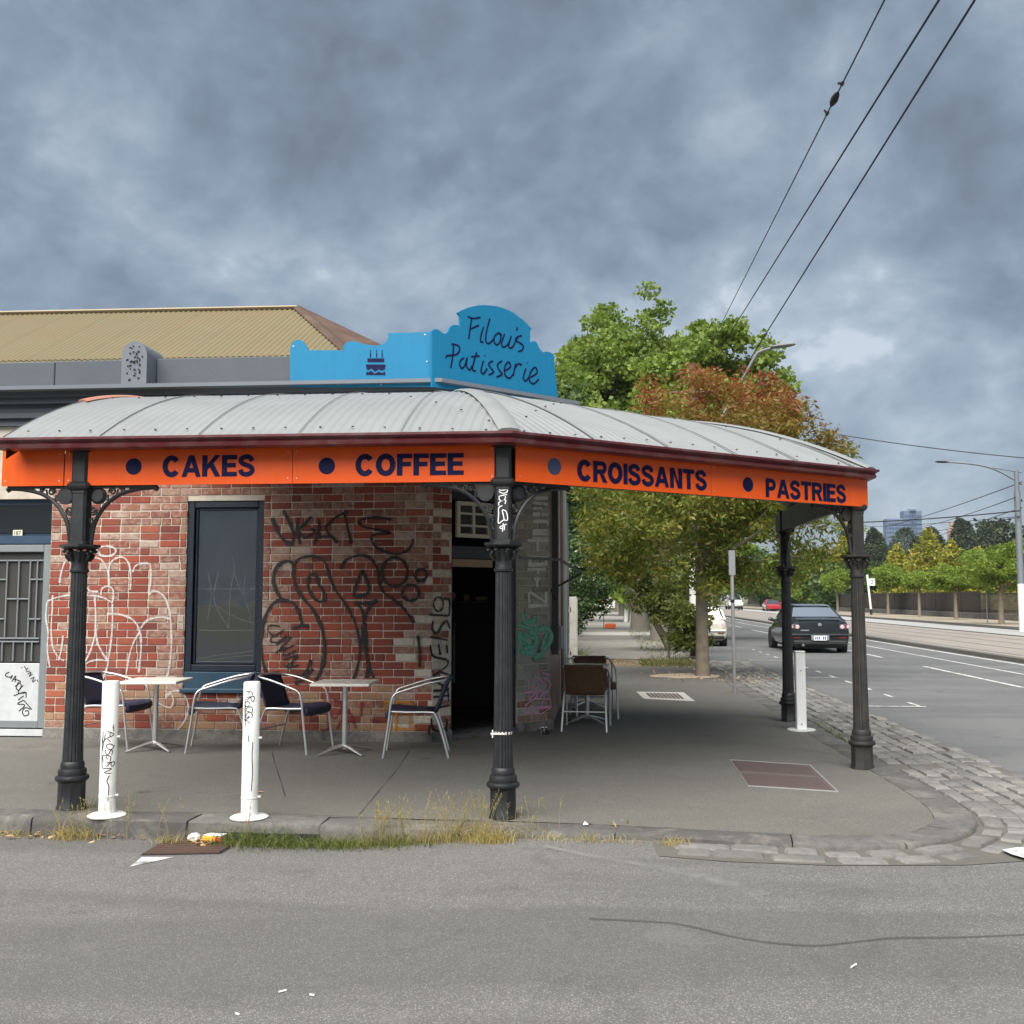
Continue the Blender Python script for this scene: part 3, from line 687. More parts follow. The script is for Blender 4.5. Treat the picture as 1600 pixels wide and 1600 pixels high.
BLACK = [[(90,240),(110,300),(150,360),(190,385),(205,340),(190,280),(165,230),(150,200)], [(230,240),(225,310),(240,385)], [(230,300),(260,345),(300,330),(320,310),(295,300)],
 [(340,250),(345,300),(315,385)], [(330,345),(400,340)], [(500,205),(440,235),(400,270),(380,300),(410,340),(445,375)], [(480,210),(500,300),(520,380)], [(300,235),(270,270),(235,300)],
 [(740,250),(660,240),(590,245),(560,265),(590,290),(660,305),(730,325),(660,330),(630,345),(640,385),(680,415),(740,435),(800,430),(840,400),(855,355)],
 [(110,640),(95,580),(105,520),(140,485),(180,475),(205,500),(205,560),(220,620),(260,680),(310,740),(350,820),(370,900),(370,1000),(345,1090),(320,1120)],
 [(205,510),(225,470),(280,450),(340,455),(380,490),(400,560),(430,630),(480,700),(520,770),(550,850),(565,930),(560,1010),(540,1090),(525,1115)],
 [(110,640),(150,690),(200,700),(235,760),(245,820),(200,840)], [(245,820),(285,830)], [(30,980),(30,880),(50,780),(90,710),(140,685),(180,690)], [(30,980),(45,1050),(75,1130)],
 [(280,580),(300,548),(325,548),(335,590),(365,640),(375,680),(345,695),(310,670),(285,620),(280,580)],
 [(460,520),(490,470),(560,445),(620,460),(660,520),(670,590),(690,640),(740,680),(790,720),(830,770),(860,810)], [(580,525),(550,590),(535,665),(600,655),(615,620),(595,560),(580,525)],
 [(540,700),(575,740),(590,830),(600,920),(605,1010),(625,1080),(640,1110)], [(660,690),(620,720),(590,790),(580,870),(590,950),(610,1040),(600,1110)], [(540,700),(600,705),(660,690)],
 ell(755,535,70,78), ell(897,553,30,32), ell(842,648,45,43), [(880,880),(890,960),(888,1050)],
 [(300,1010),(270,1080),(210,1110)], [(310,1060),(270,1110),(210,1140)], [(150,1270),(170,1290),(230,1290),(300,1280),(345,1275)]]
strokes('graffiti', BLACK, 400, 740, 3.478, .043, M_gk, front, off=.0075)
TAGS = [[(130,830),(80,825),(65,850),(100,880),(150,850)], [(90,880),(80,910),(120,915),(165,880)], [(110,930),(190,885),(130,960),(215,930)], [(105,975),(160,945),(150,990),(220,960)], [(150,1010),(225,990),(170,1050),(232,1040)], [(145,1030),(180,1055),(210,1000)]]
strokes('graffiti', TAGS, 400, 740, 3.478, .024, M_gk, front, off=.0085)
strokes('graffiti', [[(385,1240),(390,1310),(395,1395)],[(385,1260),(425,1330),(470,1265)],[(470,1265),(470,1330)],[(420,1230),(480,1250)],[(440,1390),(500,1290),(545,1385)],[(465,1350),(540,1345)],[(620,1340),(680,1345)],[(350,1390),(390,1395)],[(575,1240),(570,1320)]], 400, 740, 3.478, .05, M_gr, front, off=.0065)
strokes('graffiti', [[(690,1240),(840,1240)],[(765,1240),(760,1400)],[(835,1240),(840,1390)],[(720,1300),(880,1290)],[(725,1385),(870,1390)],[(700,1240),(695,1290)]], 400, 740, 3.478, .05, M_gy, front, off=.0065)
# tag running down the corner
mb = MB(); o = on_plane(400+955/3.478, 740+640/3.478, P1, SN)+SN*.0065
OPS = [ell(990,710,26,38), [(940,768),(1048,772)],[(1048,772),(1050,690),(1015,680)], [(960,800),(958,850),(985,868),(1005,830),(1035,800),(1050,840)], [(945,888),(1040,905)], [(945,930),(960,990),(1035,1010)],[(990,925),(1000,985)],[(1035,930),(1038,975)],
 [(960,1100),(1035,1045),(1040,1010)],[(990,1075),(1040,1090)], [(945,1120),(1050,1110)],[(950,1120),(1045,1170),(960,1180)], [(960,1215),(1050,1205)],[(1040,1170),(1045,1240)],[(1010,1150),(1015,1215)], [(955,1280),(1045,1260)],
 [(950,1330),(960,1385),(1000,1400),(1035,1370),(1030,1330)], [(945,1365),(940,1410),(985,1425),(1040,1390)]]
for i0, i1 in ((0, 1), (1, 3), (3, 4), (4, 5), (5, 8), (8, 10), (10, 12), (12, 15), (15, 16), (16, 17), (17, 18)): strokes('graffiti_letter', OPS[i0:i1], 400, 740, 3.478, .030, M_gk, splay, 'splay', off=.007)
# stacked painted lettering, green and pink tags on the pier
PR = lambda a, b: (a, b)
LET = [[(350,225),(525,228)],[(335,285),(525,305)],[(340,355),(455,352)],[(335,430),(425,430)],[(445,430),(525,435)],[(335,515),(525,520)],[(525,520),(520,570)],[(335,640),(525,630)],[(330,672),(525,672)],[(330,725),(525,735)],
 [(275,755),(525,760)],[(395,760),(398,895)], [(275,960),(520,965)],[(275,1060),(520,1050)],[(300,960),(300,1070)],[(495,965),(500,1065)], [(270,1115),(500,1115)],[(400,1115),(395,1170)],[(385,1210),(390,1340)],[(350,1235),(430,1235)], [(285,1400),(290,1540)],[(300,1400),(500,1530)],[(500,1395),(500,1540)],[(275,1580),(520,1560)]]
strokes('painted_lettering', LET, 790, 750, 8, .045, soft('old_white_letter', (.56, .57, .52), 1, 22, .12, .8, .34), splay, 'splay', off=.006)
GRN = [[(110,195),(140,300),(160,330)],[(60,330),(140,360),(250,400)],[(80,420),(90,560),(60,660)],[(130,440),(220,480),(270,530),(220,600),(150,560),(170,500)],[(100,640),(180,660),(270,620)],[(240,300),(270,380),(240,420)],[(300,400),(370,370),(430,400),(440,500),(380,600),(310,680),(250,720)],[(390,420),(360,520),(330,620)],[(160,300),(240,290),(250,240)],[(200,420),(260,440),(280,560)],[(100,470),(200,560),(130,620)]]
strokes('graffiti', GRN, 800, 930, 7.27, .075, M_gg, splay, 'splay', off=.0065)
strokes('graffiti', [[(375,450),(335,560),(290,660)]], 800, 930, 7.27, .07, M_gr, splay, 'splay', off=.007)
PNK = [[(175,950),(190,1080),(190,1200)],[(140,1110),(250,1090),(400,1110)],[(230,1000),(260,930),(300,960),(290,1040)],[(300,1050),(370,1130),(440,1000)],[(310,950),(350,1000),(380,940),(430,1000)],[(200,1180),(260,1110),(300,1190),(340,1110),(370,1190)],[(140,1260),(250,1180),(420,1180)],[(200,1250),(330,1290),(430,1260)],[(160,1320),(260,1280),(440,1270)],[(240,1320),(320,1345),(430,1280)],[(410,1120),(440,1260)],[(300,850),(310,920)],[(340,880),(430,910)],[(220,1040),(300,1100),(250,1170)],[(360,1180),(320,1270)],[(150,1330),(220,1340)]]
strokes('graffiti', PNK, 800, 930, 7.27, .022, M_gp, splay, 'splay', off=.0075)
# window -----------------------------------------------------------------
M_navy = pm('navy_gloss', (.006, .011, .024), .35, var=.15, vscale=3, bump=.05); M_teal = pm('blue_sill', (.018, .055, .09), .4, var=.2, vscale=4, bump=.05)
def glassmat(name, col, alpha):
    m, t, b = new_mat(name); b.inputs['Base Color'].default_value = tuple(col)+(1,); b.inputs['Roughness'].default_value = .03
    b.inputs['Specular IOR Level'].default_value = .75; b.inputs['Alpha'].default_value = alpha
    n = noise(t, 2.2, 3, .5, world_pos(t)); bumpn(t, b, n, .05, .05); return m
M_pane = glassmat('window_glass', (.014, .022, .030), .60); M_pane.node_tree.nodes['Principled BSDF'].inputs['IOR'].default_value = 2.0
def frame_xz(name, x0, x1, z0, z1, w_, y0, y1, mat, parent):
    m = MB(); m.cbox(x0, x0+w_, y0, y1, z0, z1, .006); m.cbox(x1-w_, x1, y0, y1, z0, z1, .006); m.cbox(x0+w_+.001, x1-w_-.001, y0+.002, y1, z1-w_, z1, .006); m.cbox(x0+w_+.001, x1-w_-.001, y0+.002, y1, z0, z0+w_, .006)
    return m.build(name, mat, parent)
win = frame_xz('window', WX0+.003, WX1-.003, WZ0+.22, WZ1-.003, .075, WY+.03, WY+.2, M_navy, shop); tag(win, 'dark navy framed shop window')
frame_xz('inner_sash', WX0+.08, WX1-.08, WZ0+.3, WZ1-.08, .03, WY+.07, WY+.12, M_navy, win)
m = MB(); m.box(WX0+.10, WX1-.10, WY+.09, WY+.096, WZ0+.32, WZ1-.1); m.build('pane', M_pane, win)
m = MB(); m.cbox(WX0+.003, WX1-.003, WY+.015, WY+.2, WZ0+.002, WZ0+.215, .006); m.cbox(WX0-.02, WX1+.02, WY-.05, WY+.03, WZ0-.02, WZ0+.03, .008); m.build('sill', M_teal, win)
# faint print lines stuck on the pane
mb = MB(); M_ln = soft('pane_print', (.30, .33, .33), .30, 40, .3, .5, .3)
for st in ([(1130,655),(1490,655)],[(1240,560),(1215,700),(1240,780),(1300,880)],[(1400,540),(1385,680),(1420,800),(1410,830)],[(1240,760),(1350,820),(1470,860)],[(1130,890),(1470,890)],[(1090,1060),(1250,1030),(1470,1005)],[(1090,1080),(1300,1045),(1470,1030)],[(1320,470),(1330,560),(1310,660),(1300,880)],[(1180,560),(1200,680),(1180,830)],[(1460,640),(1380,680),(1330,560)]):
    pts = [on_y(a/3.636, 740+b/3.636, WY+.088) for a, b in st]; pts = catmull(pts, 5) if len(pts) > 2 else pts
    mb.ribbon(pts, .008, FN)
mb.build('pane_print', M_ln, win)
m = MB(); m.box(WX0+.1, WX1-.1, WY+.26, WY+.27, WZ0+.95, WZ1-.12); m.build('sky_reflection_sheet', pm('grey_reflection', (.26, .25, .23), .9, var=.5, vscale=1.6), win)  # grey sheet added behind the pane, painted for its sky reflection
# house door ---------------------------------------------------------------
M_alu = pm('door_aluminium', (.20, .225, .23), .45, .35, var=.08); M_wht = pm('white_panel', (.48, .50, .51), .5, var=.08, grime=(.33, .33, .33), gamt=.6, gscale=4)
M_mesh = pm('door_mesh', (.045, .043, .04), .9, var=.3, vscale=3, fine=300); M_blue = pm('transom_blue', (.018, .045, .085), .45, var=.25, vscale=3)
dr = frame_xz('house_door', DX0+.02, DX1-.004, .10, 2.22, .085, WY+.02, WY+.12, M_alu, shop); tag(dr, 'grey barred security door with white lower panel')
m = MB(); m.box(DX0+.1, DX1-.08, WY+.075, WY+.085, .85, 2.14); m.build('screen', M_mesh, dr)
m = MB(); m.cbox(DX0+.1, DX1-.095, WY+.03, WY+.06, .17, .84, .006); pn = m.build('kick_panel', M_wht, dr)
def bar(x0, x1, z0, z1): b = MB(); b.cbox(x0, x1, WY+.045, WY+.065, z0, z1, .004); b.build('bar', M_alu, dr)
wz = lambda v: on_y(40, 840+v/5.16, WY+.05).z
wx = lambda u: on_y(u/5.16, 1000, WY+.05).x
for u, v0, v1 in ((35,180,810),(130,180,810),(222,180,810),(280,180,810),(20,840,995),(110,840,995),(203,840,995),(258,840,995),(-60,180,810),(-120,180,995)): bar(wx(u)-.009, wx(u)+.009, wz(v1), wz(v0))
for u0, u1, v in ((-250,330,185),(-250,315,813),(-250,315,840),(228,330,338),(40,215,495),(212,320,657),(-60,30,338),(-60,25,657)): bar(wx(u0), wx(u1), wz(v)-.009, wz(v)+.009)
m = MB(); m.box(DX0+.03, DX1-.002, WY-.02, WY+.2, .015, .085); m.build('threshold', M_wht, dr)
m = MB(); m.box(DX0, DX1, WY+.06, WY+.12, 2.235, 2.33); m.box(DX0, DX1, WY+.10, WY+.12, 2.335, DZ1); m.build('transom', [M_blue], dr)
m = MB(); m.box(DX0+.05, DX1-.04, WY+.085, WY+.095, 2.36, DZ1-.06); m.build('transom_pane', glassmat('transom_glass', (.01, .012, .014), .95), dr)
q0 = on_y(20, 838, WY+.07); m = MB(); m.box(q0.x, q0.x+.115, WY+.07, WY+.078, q0.z, q0.z+.075); npl = m.build('number_plate', pm('cream', (.62, .58, .45), .6), dr)
text_mesh('house_number', '187', .05, .01, pm('ink', (.01,.01,.01), .5), npl, (q0.x+.015, WY+.0685, q0.z+.013), FX, (0,0,1), width=.085)
mb = MB(); kk = 5.16
for st in ([(75,1085),(50,1095),(45,1115),(80,1125),(100,1110),(85,1140)],[(95,1160),(125,1115),(120,1165)],[(105,1140),(165,1160),(120,1200)],[(150,1160),(130,1210),(150,1230),(170,1200),(165,1175)],[(185,1190),(145,1250),(215,1250)],[(110,1275),(200,1245),(210,1290)],[(145,1310),(190,1275)],[(190,1310),(255,1385)],[(190,1310),(140,1340),(200,1350),(150,1400)],[(245,1385),(205,1370),(180,1400),(195,1435),(230,1425),(225,1395),(200,1400)]):
    pts = [on_y(a/kk, 840+b/kk, WY+.027) for a, b in st]; pts = catmull(pts, 5) if len(pts) > 2 else pts; mb.ribbon(pts, .013, FN)
for st in ([(195,1035),(210,1060)],[(205,1070),(225,1050)],[(210,1080),(240,1075)],[(222,1100),(250,1085),(235,1115)],[(232,1120),(262,1100)],[(245,1140),(275,1125),(258,1160)],[(262,1165),(290,1145)],[(300,1145),(305,1165)],[(170,1045),(178,1050)]):
    pts = [on_y(a/kk, 840+b/kk, WY+.027) for a, b in st]; pts = catmull(pts, 5) if len(pts) > 2 else pts; mb.ribbon(pts, .010, FN)
mb.build('graffiti', M_mk, pn)
# corner entrance ------------------------------------------------------------
ent = bpy.data.objects.new('entrance', None); C.objects.link(ent); ent.parent = shop; tag(ent, 'open dark doorway on the splayed corner')
m = MB(); obox(m, P1, SD, D1-.09, D1-.002, .06, 2.86, .12, SN, inset=.03); obox(m, P1, SD, D0+.002, D0+.05, .06, 2.1, .12, SN, inset=.06)
obox(m, P1, SD, D0+.002, D1-.095, 2.06, 2.20, .12, SN, inset=.06); obox(m, P1, SD, D0+.002, D1-.095, 2.74, 2.86, .12, SN, inset=.06); m.build('door_frame', M_navy, ent)
m = MB(); obox(m, P1, SD, D0+.05, D1-.3, 1.96, 2.05, .05, SN, inset=.1); m.build('head_board', pm('tan_board', (.30, .20, .12), .7), ent)
m = MB(); obox(m, P1, SD, D0, D1, -.05, .055, .35, SN, inset=-.03); m.build('doorstep', M_kerb, ent)
M_cream = pm('cream_frame', (.50, .47, .38), .6, var=.1)
def casement(t0, t1, z0, z1, cols, rows):
    m = MB(); w_ = .045
    obox(m, P1, SD, t0, t0+w_, z0, z1, .04, SN, inset=.02); obox(m, P1, SD, t1-w_, t1, z0, z1, .04, SN, inset=.02)
    obox(m, P1, SD, t0+w_, t1-w_, z0, z0+w_, .038, SN, inset=.021); obox(m, P1, SD, t0+w_, t1-w_, z1-w_, z1, .038, SN, inset=.021)
    c = m.build('transom_window', M_cream, ent)
    m = MB()
    for i in range(1, cols): tt = t0+(t1-t0)*i/cols; obox(m, P1, SD, tt-.016, tt+.016, z0+w_, z1-w_, .03, SN, inset=.024)
    for i in range(1, rows): zz_ = z0+(z1-z0)*i/rows; obox(m, P1, SD, t0+w_, t1-w_, zz_-.012, zz_+.012, .02, SN, inset=.028)
    m.build('glazing_bar', M_cream, c)
    m = MB(); obox(m, P1, SD, t0+w_, t1-w_, z0+w_, z1-w_, .004, SN, inset=.05); m.build('pane', glassmat('transom_pane_glass', (.05, .055, .06), .9), c)
casement(.36, .86, 2.30, 2.72, 2, 3); casement(.92, 1.42, 2.31, 2.73, 2, 3)
# dim interior
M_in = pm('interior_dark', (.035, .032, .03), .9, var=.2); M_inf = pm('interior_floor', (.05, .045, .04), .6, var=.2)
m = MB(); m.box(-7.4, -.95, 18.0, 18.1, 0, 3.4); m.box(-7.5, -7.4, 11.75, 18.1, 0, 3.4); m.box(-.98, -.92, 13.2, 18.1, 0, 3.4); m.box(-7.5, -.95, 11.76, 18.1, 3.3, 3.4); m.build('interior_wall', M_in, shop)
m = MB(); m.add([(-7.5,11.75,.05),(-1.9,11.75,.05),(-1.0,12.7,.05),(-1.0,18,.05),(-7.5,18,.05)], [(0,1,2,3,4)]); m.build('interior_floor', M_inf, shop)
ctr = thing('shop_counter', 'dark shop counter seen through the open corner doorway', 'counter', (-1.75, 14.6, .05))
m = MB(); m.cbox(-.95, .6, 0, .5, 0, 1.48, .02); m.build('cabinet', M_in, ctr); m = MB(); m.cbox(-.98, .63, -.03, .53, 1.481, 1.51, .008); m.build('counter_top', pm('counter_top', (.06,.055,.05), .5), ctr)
m = MB(); m.tube([(-.35,-.06,.35),(-.35,-.06,1.1),(-.35,-.03,1.18),(-.35,0,1.18)], .018, 8); m.build('grab_rail', M_galv, ctr)
for i, (x, hh, rr, col, lb) in enumerate(((-.42, .12, .06, (.55,.52,.45), 'pale squat jar at the left end of the dark shop counter'), (-.2, .09, .05, (.5,.38,.16), 'small tan cup in the middle of the dark shop counter'), (.02, .06, .1, (.6,.5,.12), 'low yellow bowl at the right of the dark shop counter'))):
    m = MB(); m.lathe([(rr*.7, 0), (rr, hh*.3), (rr, hh*.8), (rr*.75, hh), (rr*.6, hh), (rr*.55, hh*.85)], 14); tag(m.build(('jar','cup','bowl')[i], pm('crock%d' % i, col, .4), None, 40, (-1.75+x, 14.78, 1.56)), lb, ('jar','cup','bowl')[i])
# drain pipe, conduit and electrical box on the side wall
M_pipe = pm('dark_pipe', (.02, .022, .026), .5, var=.1)
def side_pt(u, v): return on_plane(u, v, P2+Vector((.03,0,0)), Vector((1,0,0)))
m = MB(); m.box(-.62, -.54, 12.75, 12.87, .9, 3.2); m.build('downpipe', M_pipe, shop)
m = MB(); m.cbox(-.63, -.5, 12.9, 13.12, .95, 1.25, .01); m.build('meter_box', pm('meter_grey', (.33,.34,.35), .5, .2), shop)
m = MB(); m.tube([(-.56, 15.1, .1), (-.56, 15.1, 3.3)], .045, 8); m.build('downpipe', M_galv, shop, 40)
m = MB(); m.cbox(-.62, -.56, 17.3, 17.42, .02, 3.2, .005); m.build('sign_board_edge', pm('grey_timber', (.17,.20,.20), .7, var=.2), shop)
# parapet, cornice, console ------------------------------------------------------
M_par = pm('grey_render', (.075, .086, .102), .8, var=.12, vscale=2, grime=(.07, .08, .09), gamt=.5, gscale=1.6, bump=.25, bscale=25)
M_parl = pm('grey_render_light', (.125, .142, .165), .7, var=.1, vscale=2)
m = MB()
def course(z0, z1, proj, mb):
    """one moulding run along the front and round the splayed corner"""
    pts = [Vector((-16, WY, 0)), P1, P2, Vector((P2.x, 18.3, 0))]; nn = [FN, (FN+SN).normalized()/math.cos(R(22.5)), (SN+FX).normalized()/math.cos(R(22.5)), FX]
    A = [p+n*proj for p, n in zip(pts, nn)]; B = [p-n*.25 for p, n in zip(pts, nn)]
    V = [(p.x, p.y, z) for z in (z0, z1) for p in A+B]
    F = []
    for i in range(3):
        F += [(i, i+1, 8+i+1, 8+i), (4+i+1, 4+i, 12+i, 12+i+1), (i+1, i, 4+i, 4+i+1), (8+i, 8+i+1, 12+i+1, 12+i)]
    F += [(0, 8, 12, 4), (3, 7, 15, 11)]
    mb.add(V, F)
for z0, z1, pr in ((3.62, 3.70, .06), (3.702, 3.76, .12), (3.762, 3.86, .07), (3.862, 3.93, .16), (3.932, 3.985, .24)): course(z0, z1, pr, m)
m.build('cornice', M_par, shop)
m = MB(); course(3.987, 4.03, .37, m); m.build('cornice_cap', M_parl, shop)
for i, (x0, x1) in enumerate(((-16, -9.2), (-9.19, -6.42), (-6.41, -5.49), (-5.17, -1.9))):
    m = MB(); m.cbox(x0, x1, WY-.06, WY+.2, 4.031, 4.375+.004*i, .008); m.build('parapet', M_par, shop)
m = MB(); obox(m, P1, SD, .02, SL, 4.031, 4.37, .2, SN, inset=-.03); m.build('parapet', M_par, shop)
m = MB(); n_ = 14; poly = [(-.15, 0), (.15, 0), (.15, .34)]+[(.15*math.cos(PI*i/n_), .34+.17*math.sin(PI*i/n_)) for i in range(1, n_)]+[(-.15, .34)]
m.prism(poly, (-5.33, WY-.30, 4.032), (1,0,0), (0,0,1), (0,1,0), .5); con = fix_normals(m.build('console', M_parl, shop, 35)); tag(con, 'round topped grey console block with worm-like carved face')
mb = MB(); random.seed(5)
for i in range(46):
    a = random.uniform(-.105, .105); b = random.uniform(.03, .46)
    if b > .36 and abs(a) > .07: continue
    n_ = 6; ph = random.uniform(0, 6.3); r1 = random.uniform(.010, .017); r2 = random.uniform(.006, .011); th = random.choice((.6, -.6, 1.2, 0))
    pg = []
    for q in range(n_):
        x_ = r1*math.cos(q*PI/3); y_ = r2*math.sin(q*PI/3); pg.append((a+x_*math.cos(th)-y_*math.sin(th), b+x_*math.sin(th)+y_*math.cos(th)))
    mb.prism(pg, (-5.33, WY-.303-.0002*i, 4.032), (1,0,0), (0,0,1), (0,1,0), .004)
tag(mb.build('pit_shade_spots', M_black, con), kind='stuff')  # flat black spots on the face, painting the shade of carved pits
# main roof ------------------------------------------------------------------------
M_kh = pm('khaki_iron', (.140, .116, .058), .65, .0, var=.12, vscale=1.5, grime=(.16, .11, .055), gamt=.55, gscale=1.1)
M_ru = pm('rusted_iron', (.060, .032, .021), .85, .0, var=.4, vscale=2.5, grime=(.105, .075, .05), gamt=.7, gscale=2)
roof = bpy.data.objects.new('roof', None); C.objects.link(roof); roof.parent = shop
AP = Vector((-4.9, 16.0, 6.29)); E1r = Vector((-2.35, 11.75, 3.95)); E2r = Vector((-1.0, 13.05, 3.95)); LP = Vector((-17, 16.0, 6.36)); LE = Vector((-17, 11.75, 3.95))
def corr_sheet(P00, P10, top_f, x0, x1, t0, t1, pitch, amp, nrm, mat, parent, name='roof_sheet', nt_=2, surf=None):
    pass
def roof_front(x, t):     # t 0 at the eave, 1 at the ridge
    y = LE.y+(LP.y-LE.y)*t; z = 3.95+((6.36+(x+17)/12.1*(-.07))-3.95)*t; return Vector((x, y, z))
nrm = Vector((0, -(6.3-3.95), 4.25)).normalized(); PT = .085
x = -12.6
while x < -2.4:
    x1 = min(x+.765, -2.36)
    for t0, t1, lift in ((.0, .42, 0), (.40, 1.0, .012)):
        nx = max(4, int((x1+.02-x)/PT*6)); V = []; F = []
        cols = [x+(x1+.02-x)*i/nx for i in range(nx+1)]
        for xx in cols:
            tm = 1 if xx <= AP.x else max(0., 1-(xx-AP.x)/(E1r.x-AP.x))
            a, b = min(t0, tm), min(t1, tm)
            h = .011*math.cos(2*PI*xx/PT)+lift
            V += [roof_front(xx, a)+nrm*h, roof_front(xx, b)+nrm*h]
        F = [(2*i, 2*i+2, 2*i+3, 2*i+1) for i in range(nx) if (Vector(V[2*i+1])-Vector(V[2*i])).length > .02]
        if F: mm = MB(); mm.add(V, F); mm.build('roof_sheet', M_kh, roof, 60)
    x = x1
def facet(a, b, apex, mat, nsub=30):
    """corrugated facet from the eave a-b up to the apex"""
    V = []; F = []; a, b, apex = Vector(a), Vector(b), Vector(apex); n = (b-a).cross(apex-a).normalized()
    if n.z < 0: n = -n
    ev = (b-a).normalized(); L_ = (b-a).length; nx = int(L_/PT*6); sa = (apex-a).dot(ev); hgt = (apex-a)-ev*sa
    for i in range(nx+1):
        s_ = L_*i/nx; tm = min(1, s_/sa if sa > 0 else 1, (L_-s_)/(L_-sa) if L_-sa > 0 else 1) if 0 < sa < L_ else (s_/sa if sa >= L_ else (L_-s_)/(L_-sa))
        h = n*(.011*math.cos(2*PI*s_/PT)); V += [a+ev*s_+h, a+ev*s_+hgt*max(tm, .0)+h]
    F = [(2*i, 2*i+2, 2*i+3, 2*i+1) for i in range(nx)]
    mm = MB(); mm.add(V, F); return mm.build('roof_sheet', mat, roof, 60)
m = MB(); m.add([E1r, E2r, AP], [(0,1,2)]); m.add([E2r, Vector((-1.0, 19, 3.95)), AP], [(0,1,2)]); m.add([LP, AP, Vector((-1.0,19,3.95)), Vector((-17,20.5,3.95))], [(0,1,2,3)]); m.build('back_slope', M_ru, roof)
V = []; nx = 60
for k_ in range(2):
    pass
n_ = ((E2r-E1r).cross(AP-E1r)).normalized(); n_ = n_ if n_.z > 0 else -n_
m = MB(); ev = (E2r-E1r); L_ = ev.length; ev.normalize(); sa = (AP-E1r).dot(ev); V = []; up_ = (AP-E1r)-ev*sa
for i in range(31):      # ribs running up the corner facet between its two hips
    f = i/30; b0 = E1r.lerp(E2r, f)
    V += [b0+n_*(.012+.012*math.cos(i*PI)), AP+n_*(.012+.012*math.cos(i*PI))]
m.add(V, [(2*i, 2*i+2, 2*i+3, 2*i+1) for i in range(30)]); m.build('corner_facet', M_ru, roof)
m = MB(); m.tube([LP+Vector((0,0,.02)), AP+Vector((0,0,.02))], .07, 8, flat=(1.4, .55)); m.build('ridge_cap', pm('ridge_khaki', (.30,.25,.17), .7, .1, var=.2), roof, 50)
m = MB(); m.tube([AP+Vector((0,0,.02)), E1r], .07, 8, flat=(1.3, .6)); m.tube([AP+Vector((0,0,.02)), E2r], .07, 8, flat=(1.3, .6)); m.build('hip_cap', M_ru, roof, 50)
# ------------------------------------------------------------------ painted sign on the parapet
M_sky = pm('sign_blue', (.008, .162, .31), .5, spec=.25, streak=((.012, .10, .18), .4), var=.07, vscale=1.2, grime=(.006, .13, .26), gamt=.35, gscale=1.2); M_ink = pm('sign_navy', (.005, .005, .042), .6, var=.1, spec=.15)
def c2(a, b): return (430+a/3.3333, 460+b/3.3333)
LPN = [(77,482),(77,275),(90,250),(105,240),(120,235),(135,239),(150,248),(168,275),(172,290),(355,290),(358,265),(375,248),(405,242),(435,250),(480,262),(530,267),(560,260),(580,245),(590,222),(585,202),(812,195),(813,481)]
RPN = [(817,481),(817,190),(830,181),(850,183),(870,200),(885,207),(905,190),(910,172),(920,163),(932,158),(950,160),(965,170),(963,110),(950,95),(975,81),(1000,71),(1030,62),(1060,57),(1090,55),(1120,57),(1150,61),(1180,69),(1210,80),(1240,95),(1290,132),(1338,180),(1328,190),(1328,250),(1345,242),(1358,247),(1366,258),(1375,280),(1395,302),(1410,298),(1430,300),(1450,312),(1456,380),(1475,572)]
SY = WY-.31; SP = P1+(FN+SN).normalized()*.31/math.cos(R(22.5))
sign = thing('parapet_sign', 'scalloped sky blue shop sign with handwritten navy lettering above the corner', 'sign', (SP.x, SP.y, 4.03))
def signp(u, v, right, off=0):
    q = on_plane(u, v, SP+SN*off, SN) if right else on_y(u, v, SY-off)
    return q-Vector(sign.location)
def panel(poly, right, name):
    A = [signp(*c2(*p), right) for p in poly]; n = (SN if right else FN)
    B = [a-n*.03 for a in A]; k = len(A); mm = MB()
    mm.add(A+B, [tuple(range(k)), tuple(range(k, 2*k))[::-1]]+[(i, (i+1) % k, k+(i+1) % k, k+i) for i in range(k)])
    return fix_normals(mm.build(name, M_sky, sign))
pl_ = panel(LPN, False, 'sign_panel'); pr_ = panel(RPN, True, 'sign_panel')
mb = MB()
SCR = [[(1025,118),(1018,160),(1008,232)],[(1003,115),(1030,125),(1070,120)],[(1012,182),(1040,170),(1062,160)],[(1085,170),(1072,215),(1070,245),(1085,248)],[(1118,125),(1100,200),(1098,245),(1115,255),(1138,232)],
 [(1165,200),(1145,215),(1140,245),(1155,262),(1172,245),(1175,215),(1165,200),(1182,214)],[(1195,205),(1180,255),(1190,275),(1215,255),(1230,215)],[(1230,215),(1216,265),(1225,280),(1242,266),(1262,224)],[(1262,172),(1257,190)],[(1285,214),(1262,222),(1252,238),(1270,250),(1292,268),(1285,290),(1265,297)],
 [(930,260),(925,320),(915,383)],[(918,258),(950,265),(962,285),(945,312),(895,320),(890,332)],[(985,330),(965,345),(962,370),(975,385),(990,365),(1000,330),(996,370),(1012,394),(1025,372)],[(1050,300),(1030,370),(1030,395),(1046,398)],[(1020,325),(1065,320)],[(1085,345),(1072,398),(1085,412),(1105,385)],[(1091,316),(1093,320)],
 [(1135,345),(1112,362),(1125,385),(1138,404),(1112,420)],[(1182,345),(1158,366),(1168,395),(1182,416),(1152,430)],[(1195,398),(1225,378),(1218,352),(1198,372),(1196,415),(1220,436),(1242,412)],[(1252,360),(1240,424)],[(1246,388),(1266,362),(1286,368)],[(1306,385),(1293,435),(1305,450),(1322,430)],[(1312,355),(1314,359)],
 [(1330,432),(1364,408),(1355,380),(1332,402),(1324,445),(1346,465),(1374,440)]]
for i, st in enumerate(SCR):
    pts = [signp(*c2(*p), True, .003+i*.0001) for p in st]; pts = catmull(pts, 6) if len(pts) > 2 else pts; mb.ribbon(pts, .021, SN)
mb.build('lettering', M_ink, pr_)
mb = MB()
def flatpoly(poly): A = [signp(*c2(*p), False, .003) for p in poly]; mb.add(A, [tuple(range(len(A)))])
